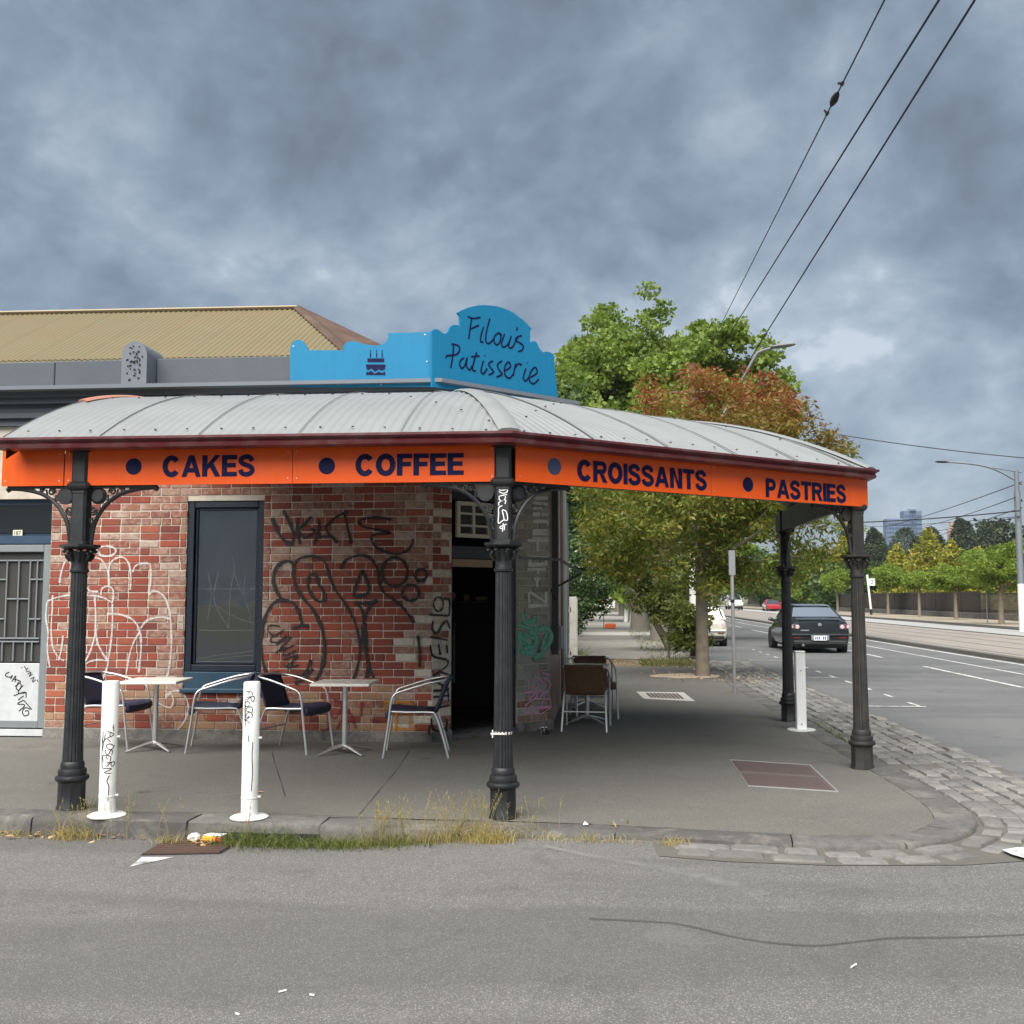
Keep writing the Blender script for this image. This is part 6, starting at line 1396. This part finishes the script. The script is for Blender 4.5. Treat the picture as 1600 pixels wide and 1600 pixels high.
def along(v):
    lo, hi = 0., 1.
    for _ in range(40):
        mid = (lo+hi)/2; p = i0+dd*mid
        c_, s_ = math.cos(YAW), math.sin(YAW); Y = -p.x*s_+p.y*c_; Z = p.z-EYE; f = Y*math.cos(PITCH)+Z*math.sin(PITCH); upv = -Y*math.sin(PITCH)+Z*math.cos(PITCH); vv = 800-1600*upv/f
        lo, hi = (mid, hi) if vv < v else (lo, mid)
    return i0+dd*lo
ia, ib, ic = along(178), along(155), along(130); t = thing('wire_insulator', 'dark egg shaped insulator clamped on the leftmost overhead wire', 'insulator', ib)
m = MB(); m.tube([(ia-ib)*.45, (ia-ib)*.25, Vector((0,0,0)), (ic-ib)*.25, (ic-ib)*.45], [.012, .035, .045, .035, .012], 10); m.build('egg', M_black, t, 60)
m = MB(); m.tube([ia-ib, (ia-ib)+Vector((-.03, 0, .05))], .012, 6); m.tube([ic-ib, (ic-ib)+Vector((-.05, 0, .0))], .014, 6); m.tube([(ia-ib)*1.02, (ia-ib)*.92], .022, 6); m.tube([(ic-ib)*1.02, (ic-ib)*.92], .022, 6); m.build('clamps', M_black, t, 60)
# lamp pole across the road
RX, RY = on_y(1598, 980, 51.5).x, 51.5
t = thing('tram_pole', 'tall grey tram pole with curved lamp arm at the right edge', 'pole', (RX, RY, .07))
zt = on_y(1598, 738, RY).z
m = MB(); m.tube([(0,0,-.1),(0,0,2.2)], .16, 14); m.build('white_band', M_bol, t, 60); m = MB(); m.tube([(0,0,2.2),(0,0,zt-1.0)], .15, 14); m.tube([(0,0,zt-1.0),(0,0,zt)], .11, 12); m.build('shaft', pm('tram_pole_grey', (.15,.17,.19), .6, .2), t, 60)
pr = lambda u, v: on_y(u, v, RY)-Vector((RX, RY, .07))
m = MB(); m.tube(catmull([pr(1597, 757), pr(1580, 747), pr(1555, 734), pr(1525, 726), pr(1482, 722)], 5), .045, 6); m.tube([pr(1597, 738.5), pr(1565, 733), pr(1528, 727)], .03, 6); m.build('lamp_arm', pm('tram_pole_grey', (.15,.17,.19), .6), t, 60)
a, b = pr(1482, 722), pr(1461, 721.5); m = MB(); m.tube([a, a.lerp(b, .3), a.lerp(b, .8), b], [.05, .11, .10, .03], 8, flat=(1.3, .5)); m.build('lamp_head', M_black, t, 60)
m = MB(); m.tube([pr(1587, 782), pr(1597, 782)], .06, 6); m.tube([pr(1588, 778), pr(1588, 774)], .05, 6); m.build('bracket', M_black, t)
for k, (u0, v0, y0, u1, v1, y1, r_) in enumerate(((1597, 753, 51, 1384, 823, 92, .022), (1587, 777, 51, 1440, 823, 110, .022), (1594, 798, 51, 1250, 818, 60, .03), (1594, 807, 51, 1290, 824, 88, .016), (1597, 793, 51, 1390, 858, 160, .02), (1270, 672, 40, 1640, 719, 34, .017), (1594, 808, 51, 1330, 846, 120, .018))):
    wire('span_wire', ('topmost slanting span wire running left from the tram pole', 'second slanting span wire from the tram pole bracket', 'thick nearly level span wire behind the towers', 'thin span wire below the thick one', 'lowest slanting span wire from the tram pole', 'single wire crossing the sky above the tram pole', 'thin dipping span wire above the golden conifers')[k], on_y(u0, v0, y0), on_y(u1, v1, y1), .15 if k != 5 else .1, r_)
# stop sign pole by the weathered post
q = on_y(1361, 957, 95); t = thing('road_sign', 'small white and black footed sign pole across the road beside the weathered post', 'sign', (q.x, 95, .08))
m = MB(); m.tube([(0,0,.5),(-.25,0,3.6)], .10, 8); m.build('pole', M_bol, t); m = MB(); m.tube([(0.02,0,0),(0,0,.5)], .11, 8); m.build('foot', M_black, t); m = MB(); m.cbox(-.15, .40, -.14, -.11, 2.6, 3.25, .01); pl2 = m.build('plate', M_bol, t)
text_mesh('numeral', '2', .32, .0, pm('ink', (.01,.01,.01), .5), pl2, (.02, -.145, 2.78), FX, (0,0,1))
# fence along the cemetery: dark palings, open picket stretch on bluestone
M_pale = pm('dark_paling', (.030, .025, .020), .9, var=.35, vscale=3, bump=.3); M_pick = pm('iron_picket', (.055, .046, .035), .8, var=.2)
fx = 27.6
t = thing('cemetery_fence', 'dark paling and picket fence on a bluestone base across the road', 'fence', (fx, 46, .07))
m = MB(); m.cbox(-.2, .2, 0, 150, 0, .42, .03); m.build('bluestone_base', M_kerb, t)
y = 0.; npk = 0; rest = MB()
pick = MB(); pick.box(-.02, .02, -.03, .03, .42, 1.9); pv = pick.v; pf = pick.f
pkme = bpy.data.meshes.new('picket'); pkme.from_pydata(pv, [], pf); pkme.materials.append(M_pick)
y = 2.
while y < 32: link('picket', pkme, t, (0, y, random.uniform(-.04, .02))); npk += 1; y += .21
plme = bpy.data.meshes.new('paling'); bx_ = MB(); bx_.box(-.018, .018, -.10, .10, .40, 2.0); plme.from_pydata(bx_.v, [], bx_.f); plme.materials.append(M_pale)
while y < 74: link('paling', plme, t, (random.uniform(-.008, .008), y, random.uniform(-.05, .03))); y += .206
while y < 150: rest.box(-.018, .018, y-.095, y+.095, .40, 2.0+random.uniform(-.05, .03)); y += .206
tag(rest.build('palings', M_pale, t), kind='stuff')
m = MB(); m.box(-.04, -.022, 0, 150, 1.78, 1.86); m.box(-.04, -.022, 0, 150, .6, .68); m.build('rail', M_pale, t)
for k in range(11): m = MB(); m.box(-.10, -.04, k*6.0-.06, k*6.0+.06, .2, 2.15); m.build('fence_post', M_pale, t)
q = on_y(1543, 975, 64); t = thing('star_post', 'thin grey steel post between the two nearest lime street trees', 'post', (q.x, 64, .07)); m = MB(); m.tube([(0,0,0),(0,0,2.6)], .03, 6); m.build('rod', M_steel, t); m = MB(); m.lathe([(.05, 2.55), (.05, 2.62)], 8); m.build('cap', M_steel, t)
# pale picket at the side of the footpath
t = thing('garden_fence', 'weathered white fence panel end at the left of the footpath', 'fence', (-.62, 21.2, 0)); 
for k in range(2): m = MB(); m.cbox(-.05+.012*k, .10+.012*k, .0+.35*k, .03+.35*k, .02, 1.62-.03*k, .006); m.build('paling', pm('old_white_paint', (.60,.58,.52), .8, var=.1, grime=(.35,.30,.22), gamt=.8, gscale=3), t)
m = MB(); m.box(-.06, -.02, 0, 3.0, .4, .5); m.box(-.06, -.02, 0, 3.0, 1.3, 1.4); m.build('rail', pm('old_white_paint', (.60,.58,.52), .8), t)
# barrier, tree guard and people-sized clutter far along the footpath
q = on_z(932, 982); t = thing('works_barrier', 'orange footed stake far along the footpath', 'barrier', (q.x+.38, q.y, 0)); m = MB(); m.cbox(.05, .62, -.2, .2, 0, .26, .05); m.build('foot', pm('hazard_orange', (.75,.13,.03), .5), t); m = MB(); m.tube([(0,0,0),(0,0,1.75)], .02, 6); m.build('stake', M_rust, t); m = MB(); m.box(-.12,.0,-.01,.01,1.05,1.75); m.build('flag', pm('hazard_orange', (.75,.13,.03), .5), t)
for k, (u, h_) in enumerate(((978, 1.5), (987, 1.3))):
    q = on_z(u, 972); t = thing('verge_marker', ('left', 'right')[k]+' one of two white posts among the tree trunks far along the footpath', 'post', (q.x, q.y, 0), 0, 'white posts among the trunks'); m = MB(); m.tube([(0,0,0),(.05,0,h_*.55)], .14, 8); m.build('foot', M_bol, t); m = MB(); m.tube([(.05,0,h_*.55),(.02,0,h_)], [.13,.09], 8); m.build('top', pm('grey_pink', (.45,.40,.40), .7), t)
# end of street buildings
t = thing('white_house', 'pale house front closing the far end of the footpath', 'house', (-3, 165, 0)); m = MB(); m.box(-6, 7, 0, 6, 0, 4.2); m.build('wall', pm('pale_wall', (.7,.68,.62), .8), t); m = MB(); m.prism([(-6.4,4.2),(7.4,4.2),(5,6.2),(-4,6.2)], (0,-.3,0), (1,0,0), (0,0,1), (0,1,0), 6.6); m.build('roof', M_ru, t); m = MB(); m.box(1,2.2,-.05,.05,1,2.6); m.build('window', M_pane, t)
t = thing('roadside_house', 'pale terrace house glimpsed through the autumn tree', 'house', (-9, 60, 0)); m = MB(); m.box(-3, 4.5, 0, 8, 0, 6); m.build('wall', pm('cream_wall', (.55,.52,.46), .8), t); m = MB(); m.prism([(-3.3,6),(4.8,6),(3,7.6),(-1.5,7.6)], (0,-.3,0), (1,0,0), (0,0,1), (0,1,0), 8.6); m.build('roof', M_ru, t); m = MB(); m.box(4.49,4.55,2,3.2,3.6,5.2); m.build('window', M_pane, t)

# ------------------------------------------------------------------ skyline
def tower(name, label, rects, Y, col, mat_b, bands):
    t = thing(name, label, 'tower', (on_y((rects[0][0]+rects[0][1])/2, 900, Y).x, Y, 0)); o = Vector(t.location)
    for (u0, u1, vt) in rects:
        x0 = on_y(u0, vt, Y).x-o.x; x1 = on_y(u1, vt, Y).x-o.x; zt_ = on_y(u0, vt, Y).z
        m = MB(); m.cbox(x0, x1, 0, (x1-x0)*.8, 0, zt_, .5); b = m.build('block', col, t)
        m = MB(); fl = zt_-4
        while fl > 12: m.box(x0+.6, x1-.6, -.12, -.02, fl-1.9, fl); fl -= 3.6
        m.build('window_band', mat_b, b)
        m = MB()
        for k in range(int((x1-x0)/2.6)): m.box(x0+1.2+k*2.6, x0+1.5+k*2.6, -.2, -.13, 6, zt_-2)
        m.build('mullions', col, b)
M_tw = pm('tower_haze_blue', (.085, .125, .20), .5, .1, var=.08, vscale=.05); M_twb = pm('tower_haze_glass', (.055, .09, .16), .25, .3, var=.15, vscale=.06); M_twp = pm('tower_pale', (.17, .22, .29), .5, var=.06, vscale=.05)  # blue fade of distance haze put into the glass towers' own colours
tower('office_tower', 'tallest haze blue glass tower on the skyline', [(1412, 1440, 797.5), (1420, 1432, 795)], 900, M_tw, M_twb, 0)
tower('office_tower', 'lower blue grey tower block left of the tallest one', [(1385, 1412, 810)], 890, M_tw, M_twb, 0)
tower('office_tower', 'small pale tower right of the tallest one', [(1441, 1449, 824)], 920, M_twp, M_tw, 0)
tower('office_tower', 'pale blue tower framed between the two right-hand posts', [(1310, 1336, 818), (1301, 1310, 838)], 900, M_twp, M_tw, 0)
t = thing('brick_tower', 'distant red brick tower beside the twin cypresses', 'tower', (on_y(1491, 820, 420).x, 420, 0)); zt = on_y(1491, 819, 420).z
m = MB(); m.cbox(-2.0, 1.4, 0, 3, 0, zt-2, .2); m.build('shaft', pm('far_brick', (.40,.24,.20), .9), t); m = MB(); m.cbox(-1.2, .6, .5, 2.5, zt-1.99, zt+1, .2); m.build('cap', pm('far_brick', (.40,.24,.20), .9), t)
# ------------------------------------------------------------------ litter
q = on_z(330, 1319, zr); t = thing('drink_carton', 'crushed orange and red packet lying on the drain grate', 'packet', (q.x, q.y+.03, zr+.012), R(-12)); t.scale = (.72, .62, .62)
m = MB(); m.cbox(-.10, .06, -.055, .055, 0, .07, .016); m.build('carton', pm('carton_orange', (.80,.36,.03), .4, world=False), t, None); m = MB(); m.cbox(.061, .12, -.05, .05, .004, .062, .012); m.build('end', pm('carton_red', (.45,.05,.04), .4), t); m = MB(); m.add([(-.10,-.05,.072),(.10,-.04,.072),(.13,.06,.085),(-.06,.06,.08)], [(0,1,2,3)]); m.build('flap', M_bol, t)
q = on_z(303, 1317, zr); m = MB(); m.lathe([(.03,0),(.045,.02),(.04,.045),(.02,.055)], 9); m.v = [(v[0]*random.uniform(.8,1.2), v[1]*random.uniform(.8,1.2), v[2]*random.uniform(.85,1.1)) for v in m.v]; tag(m.build('crumpled_paper', M_bol, None, None, (q.x, q.y, zr+.01)), 'crumpled white paper beside the orange packet on the grate', 'paper')
for k, (u, v, a, ln, lb) in enumerate(((1334, 1511, .9, .05, 'largest white cigarette butt on the road below the crack line'), (442, 1524, .7, .035, 'pale cigarette butt left of centre on the near road'), (488, 1533, 2.9, .022, 'tiny pale butt just right of the left butt'), (372, 1556, 2.7, .02, 'tiny pale butt near the bottom left of the road'))):
    q = on_z(u, v, road_z(0, 0)); d = Vector((math.cos(a), math.sin(a), 0))*ln/2; m = MB(); z = road_z(q.x, 0)+.006; m.tube([(-d.x, -d.y, 0), (0, 0, 0), (d.x, d.y, 0)], [.0045, .0042, .0045], 8); tag(m.build('cigarette_butt', M_bol, None, None, (q.x, q.y, z)), lb, 'cigarette butt', 'butts on the road')
m = MB(); m.add([(-.018,-.012,0),(.02,-.01,.002),(.012,.014,.006),(-.006,.004,.022)], [(0,1,2),(0,3,1),(1,3,2),(2,3,0)]); q = on_z(915, 1291); tag(m.build('paper_scrap', M_bol, None, None, (q.x, q.y, .012)), 'tiny pale paper scrap on the kerb right of the corner post', 'paper')
q = on_z(405, 1239); m = MB(); m.add([(-.05,-.008,0),(.0,-.012,.006),(.06,0,.002),(.0,.012,.008)], [(0,1,2,3)]); tag(m.build('dead_leaf', pm('leaf_brown', (.40,.2,.1), .8), None, None, (q.x, q.y, .006)), 'single curled brown leaf on the footpath beside the scrawled bollard', 'leaf')

# ------------------------------------------------------------------ vehicles (nose towards +y, origin on the road under the rear axle line)
M_tyre = pm('tyre', (.018, .018, .018), .8, var=.1); M_rim = pm('alloy_rim', (.45, .45, .46), .3, .8); M_cg = glassmat('car_glass', (.02, .025, .028), 1.0); M_cg.node_tree.nodes['Principled BSDF'].inputs['IOR'].default_value = 2.3; M_tail = pm('tail_red', (.16, .012, .014), .25); M_tailc = pm('tail_clear', (.55, .42, .42), .15); M_tails = pm('tail_smoked', (.10, .06, .065), .15); M_trim = pm('car_trim', (.015, .015, .016), .5); M_plate = pm('plate_white', (.75, .76, .78), .4); M_ink2 = pm('plate_ink', (.03, .05, .25), .5)
M_rw = pm('rear_sky_mirror', (.75, .78, .80), .06, .95, var=.05, vscale=1)  # pale mirror metal laid over the glass for a bright sky reflection
def paint(name, col, metal=.3):
    m, t, b = new_mat(name); b.inputs['Base Color'].default_value = tuple(col)+(1,); b.inputs['Metallic'].default_value = metal; b.inputs['Roughness'].default_value = .28; b.inputs['Coat Weight'].default_value = 1.; b.inputs['Coat Roughness'].default_value = .05; return m
def loft(sections, n=None):
    m = MB(); k = len(sections[0]); V = [p for s_ in sections for p in s_]
    m.add(V, [(i*k+j, i*k+(j+1) % k, (i+1)*k+(j+1) % k, (i+1)*k+j) for i in range(len(sections)-1) for j in range(k)]+[tuple(range(k))[::-1], tuple((len(sections)-1)*k+j for j in range(k))]); return m
def car(name, label, cat, x, y, col, W_=1.75, L_=4.5, H_=1.46, kind='sedan', plate='KSV 471', heading=0, group=None):
    t = thing(name, label, cat, (x, y, -.055), heading, group); hw = W_/2
    def sec(yy, hw_, zb, zt_, crown=.03):
        h = zt_-zb; half = [(hw_*.80, zb), (hw_*.95, zb+h*.10), (hw_, zb+h*.34), (hw_*.995, zb+h*.58), (hw_*.955, zb+h*.82), (hw_*.88, zb+h*.95), (hw_*.72, zt_), (hw_*.35, zt_+crown)]
        return [(a, yy, b) for a, b in half]+[(-a, yy, b) for a, b in half[::-1]]
    belt = {'sedan': .92, 'mini': .90, 'ute': 1.02}[kind]*H_/1.46
    if kind == 'sedan': st = [(-.02, .88, .42, .86), (.0, .93, .30, .96), (.06, .97, .24, 1.005), (.18, .985, .21, 1.02), (.7, 1, .20, 1.0), (1.5, 1, .19, .95), (2.4, 1, .19, .93), (3.2, .99, .2, .92), (3.8, .96, .22, .84), (4.25, .88, .26, .72), (4.45, .72, .34, .62)]
    elif kind == 'mini': st = [(-.02, .86, .40, .80), (.0, .93, .30, .90), (.07, .98, .24, .95), (.25, 1, .21, .97), (1.2, 1, .2, .95), (2.2, 1, .2, .93), (2.9, .98, .21, .90), (3.4, .93, .24, .80), (3.68, .78, .32, .66)]
    else: st = [(-.02, .92, .55, 1.00), (.0, .96, .45, 1.06), (.1, .98, .40, 1.08), (1.5, 1, .36, 1.06), (3.0, 1, .34, 1.02), (4.0, .97, .36, .98), (4.6, .92, .40, .86), (4.75, .8, .46, .74)]
    k = L_/st[-1][0]; hz = H_/1.46
    body = loft([sec(a*k, hw*b, c*hz, d*hz) for a, b, c, d in st]); bo = fix_normals(body.build('body', col, t, 35))
    # glasshouse
    if kind == 'sedan': gh = [(.42, .80, .99, 1.0), (.55, .77, .99, 1.06), (1.18, .66, .97, 1.40), (1.45, .64, .96, 1.455), (2.0, .64, .94, 1.46), (2.45, .66, .93, 1.42), (3.05, .76, .92, 1.0), (3.2, .80, .91, .94)]
    elif kind == 'mini': gh = [(.10, .86, .94, .97), (.22, .80, .94, 1.15), (.36, .76, .94, 1.36), (.55, .74, .94, 1.41), (1.6, .73, .93, 1.42), (2.0, .75, .92, 1.38), (2.5, .82, .91, .96)]
    else: gh = [(1.75, .86, 1.05, 1.2), (1.85, .80, 1.05, 1.66), (2.0, .78, 1.04, 1.74), (3.0, .78, 1.03, 1.76), (3.25, .80, 1.02, 1.7), (3.85, .88, 1.0, 1.06)]
    def gsec(yy, tw, zb, zt_):
        half = [(hw*.93, zb-.03), (hw*.915, zb+(zt_-zb)*.1), (hw*(.92+(tw-.92)*.9), zb+(zt_-zb)*.86), (hw*tw*.95, zb+(zt_-zb)*.965), (hw*tw*.8, zt_), (hw*tw*.4, zt_+.012)]
        return [(a, yy, b) for a, b in half]+[(-a, yy, b) for a, b in half[::-1]]
    g = loft([gsec(a*k, b, c*hz, d*hz) for a, b, c, d in gh]); fix_normals(g.build('windows', M_cg, t, 35))
    if kind == 'sedan':
        m = MB(); V = []
        for i_, f0 in ((1, .96), (2, .93)):
            a, b, c, d = gh[i_]; hwid = hw*(b if i_ == 2 else .80)*f0; V += [(-hwid, (a+(.05 if i_ == 1 else -.06))*k-.014, (d+(.03 if i_ == 1 else -.035))*hz+.012), (hwid, (a+(.05 if i_ == 1 else -.06))*k-.014, (d+(.03 if i_ == 1 else -.035))*hz+.012)]
        m.add(V, [(0,1,3,2)]); m.build('rear_window', M_rw, t)
    # roof skin and pillars just proud of the glass
    rf = [s_ for s_ in gh if s_[3] > max(q[3] for q in gh)-.09]
    m = MB(); V = []
    for a, b, c, d in rf:
        zt_ = d*hz; zb = c*hz
        for f in (-1, -.985, -.8, -.4, 0, .4, .8, .985, 1):
            zz4 = zt_+.022 if abs(f) < .85 else (zb+(zt_-zb)*.985 if abs(f) < .99 else zb+(zt_-zb)*.90); xw = hw*b*(abs(f)*.98+.02 if abs(f) < .99 else 1.03); V.append((math.copysign(xw, f) if f else 0, a*k, zz4))
    n9 = 9; m.add(V, [(i*n9+j, i*n9+j+1, (i+1)*n9+j+1, (i+1)*n9+j) for i in range(len(rf)-1) for j in range(8)]); fix_normals(m.build('roof_panel', col, t, 50))
    m = MB()
    for sgn in (-1, 1):
        def gp(i, f, o=.008): a, b, c, d = gh[i]; return Vector((sgn*(hw*(.915+((.92+(b-.92)*.9)-.915)*f)+o), a*k, c*hz+(d-c)*hz*(.1+.8*f)))
        for i0, i1, i2 in ((0, 1, 2),): pts = [gp(i0, .2), gp(i1, .6), gp(i2, .9)]; m.tube(pts, .05, 6, flat=(1.1, .5))
        ii = len(gh)//2; a = gh[ii]; m.tube([Vector((sgn*hw*.925, a[0]*k, a[2]*hz)), gp(ii, .95)], .035, 6)
        pts = [gp(len(gh)-1, .2), gp(len(gh)-2, .6), gp(len(gh)-3, .9)]; m.tube(pts, .035, 6)
    m.build('pillars', col, t, 50)
    # rear face
    rear = -.03*k; zt_ = st[1][3]*hz
    for sgn in (-1, 1):
        if kind == 'sedan':
            m = MB(); m.cbox(sgn*hw*.80-.16, sgn*hw*.80+.10, rear-.005, rear+.14, zt_-.24, zt_-.07, .025); l_ = m.build('tail_light', M_tails, t)
            m = MB(); m.lathe([(.062, 0), (.05, .012), (.0, .014)], 14, caps=False); m.v = [(v[0]+sgn*hw*.72, rear-.006-v[2], v[1]+zt_-.155) for v in m.v]; m.lathe([(.045, 0), (.035, .012), (.0, .014)], 14, caps=False); q_ = 42; m.v[-q_:] = [(v[0]+sgn*hw*.90, rear+.0-v[2], v[1]+zt_-.15) for v in m.v[-q_:]]; m.build('lens', M_tailc, l_)
        else:
            m = MB(); m.cbox(sgn*hw*.82-.07, sgn*hw*.82+.07, rear-.0, rear+.12, zt_-.26, zt_-.05, .02); m.build('tail_light', M_tail if kind == 'ute' else M_tailc, t)
        m = MB(); m.cbox(sgn*hw*.72-.10, sgn*hw*.72+.10, rear-.012, rear+.1, .46*hz, .50*hz, .008); m.build('reflector', M_tail, t)
        m = MB(); m.tube([(sgn*hw*.98, L_*.60, belt+.02), (sgn*(hw+.06), L_*.60, belt+.06), (sgn*(hw+.17), L_*.60, belt+.07)], [.03, .075, .05], 8, flat=(1, .8)); m.build('mirror', col if kind != 'mini' else M_trim, t, 50)
    m = MB(); m.cbox(-hw*.93, hw*.93, rear-.035, rear+.12, .52*hz, .60*hz, .03); m.build('bumper_step', col, t); m = MB(); m.cbox(-hw*.86, hw*.86, rear-.02, rear+.15, .27*hz, .40*hz, .03); m.build('bumper_valance', M_trim, t)
    zp = .50*hz if kind == 'sedan' else .62*hz
    m = MB(); m.cbox(-.26, .26, rear-.042, rear, zp-.09, zp+.05, .004); rc = m.build('plate_recess', M_rim if kind == 'sedan' else M_trim, t); m = MB(); m.cbox(-.186, .186, rear-.052, rear-.043, zp-.095, zp+.04, .003); pl_ = m.build('licence_plate', M_plate, t)
    m = MB()
    for i in range(6):
        if i == 3: continue
        xx = -.15+i*.055; m.box(xx, xx+.034, rear-.0545, rear-.0525, zp-.07, zp+.018)
    m.build('plate_digits', M_ink2, pl_)
    if kind == 'sedan':
        m = MB(); m.lathe([(.055, 0), (.055, .008), (.04, .01)], 16); m.v = [(v[0], rear-.008-v[2], v[1]*.85+zt_-.085) for v in m.v]; m.build('badge', M_rim, t)
        m = MB(); m.cbox(-hw*.66, hw*.66, -.035, .10, zt_+.035, zt_+.065, .012); m.build('boot_lip', col, t)
        m = MB(); m.tube([(-hw*.55, rear-.03, .26), (-hw*.55, rear+.2, .26)], .035, 10); m.build('exhaust', M_rim, t)
        m = MB(); m.box(-hw*.62, -hw*.35, rear-.008, rear, zt_-.27, zt_-.235); m.build('model_script', M_rim, t)
    if kind == 'mini':
        m = MB(); m.cbox(-hw*.6, hw*.6, rear-.006, rear+.1, zt_-.33, zt_-.05, .03); m.build('tailgate', col, t)
    # wheels
    wy = {'sedan': (.80, 3.42), 'mini': (.62, 3.08), 'ute': (1.1, 3.95)}[kind]
    for a in wy:
        for sgn in (-1, 1):
            r_ = .315 if kind != 'ute' else .36; wq = bpy.data.objects.new('wheel', None); C.objects.link(wq); wq.parent = t; wq.location = (sgn*(hw-.10), a*k, r_)
            m = MB(); m.lathe([(r_*.62, -.1), (r_*.95, -.105), (r_, -.07), (r_, .07), (r_*.95, .105), (r_*.62, .1)], 24, caps=False); m.v = [(v[2], v[0], v[1]) for v in m.v]; m.build('tyre', M_tyre, wq, 40)
            m = MB(); m.lathe([(r_*.64, .06), (r_*.6, .098), (r_*.5, .07), (.06, .085), (.0, .088)], 20, caps=False)
            m.v = [(v[2]*sgn, v[0], v[1]) for v in m.v]; m.build('rim', M_rim, wq, 40)
            m = MB(); m.lathe([(r_+.055, -.09), (r_+.055, .102)], 24, caps=True); m.v = [(v[2]*sgn, v[0], v[1]+.01) for v in m.v]; m.build('wheel_arch', M_trim, wq, 40)
    m = MB(); m.box(-hw*.75, hw*.75, .2, L_-.3, .16, .3); m.build('underbody', M_trim, t)
    return t
car('sedan_car', 'dark green black sedan driving away between the verandah posts', 'car', 6.42, 31.2, paint('dark_green_paint', (.010, .016, .018), .5), 1.80, 4.5, 1.44, 'sedan')
car('small_hatchback', 'cream small hatchback parked at the kerb behind the autumn tree', 'car', 3.38, 35.2, paint('cream_paint', (.62, .60, .50), .1), 1.68, 3.7, 1.41, 'mini')
car('red_sedan_car', 'red sedan far away on the other carriageway', 'car', 21.0, 132, paint('red_paint', (.38, .02, .03), .2), 1.8, 4.5, 1.46, 'sedan', heading=PI)
car('white_utility', 'white utility truck on the far carriageway left of the red sedan', 'utility truck', 18.2, 142, paint('white_paint', (.7, .7, .68), .0), 1.95, 4.8, 1.8, 'ute', heading=0)

# ------------------------------------------------------------------ thin damp air
hm = bpy.data.materials.new('haze'); hm.use_nodes = True; ht = hm.node_tree; ht.nodes.clear()
ho = ht.nodes.new('ShaderNodeOutputMaterial'); pv_ = ht.nodes.new('ShaderNodeVolumePrincipled')
pv_.inputs['Color'].default_value = (.80, .87, .97, 1); pv_.inputs['Density'].default_value = .00012; pv_.inputs['Anisotropy'].default_value = .0
ht.links.new(pv_.outputs[0], ho.inputs['Volume'])
m = MB(); m.box(-1520, 1520, -620, 2220, -1.5, 95); tag(m.build('haze', hm), kind='stuff')
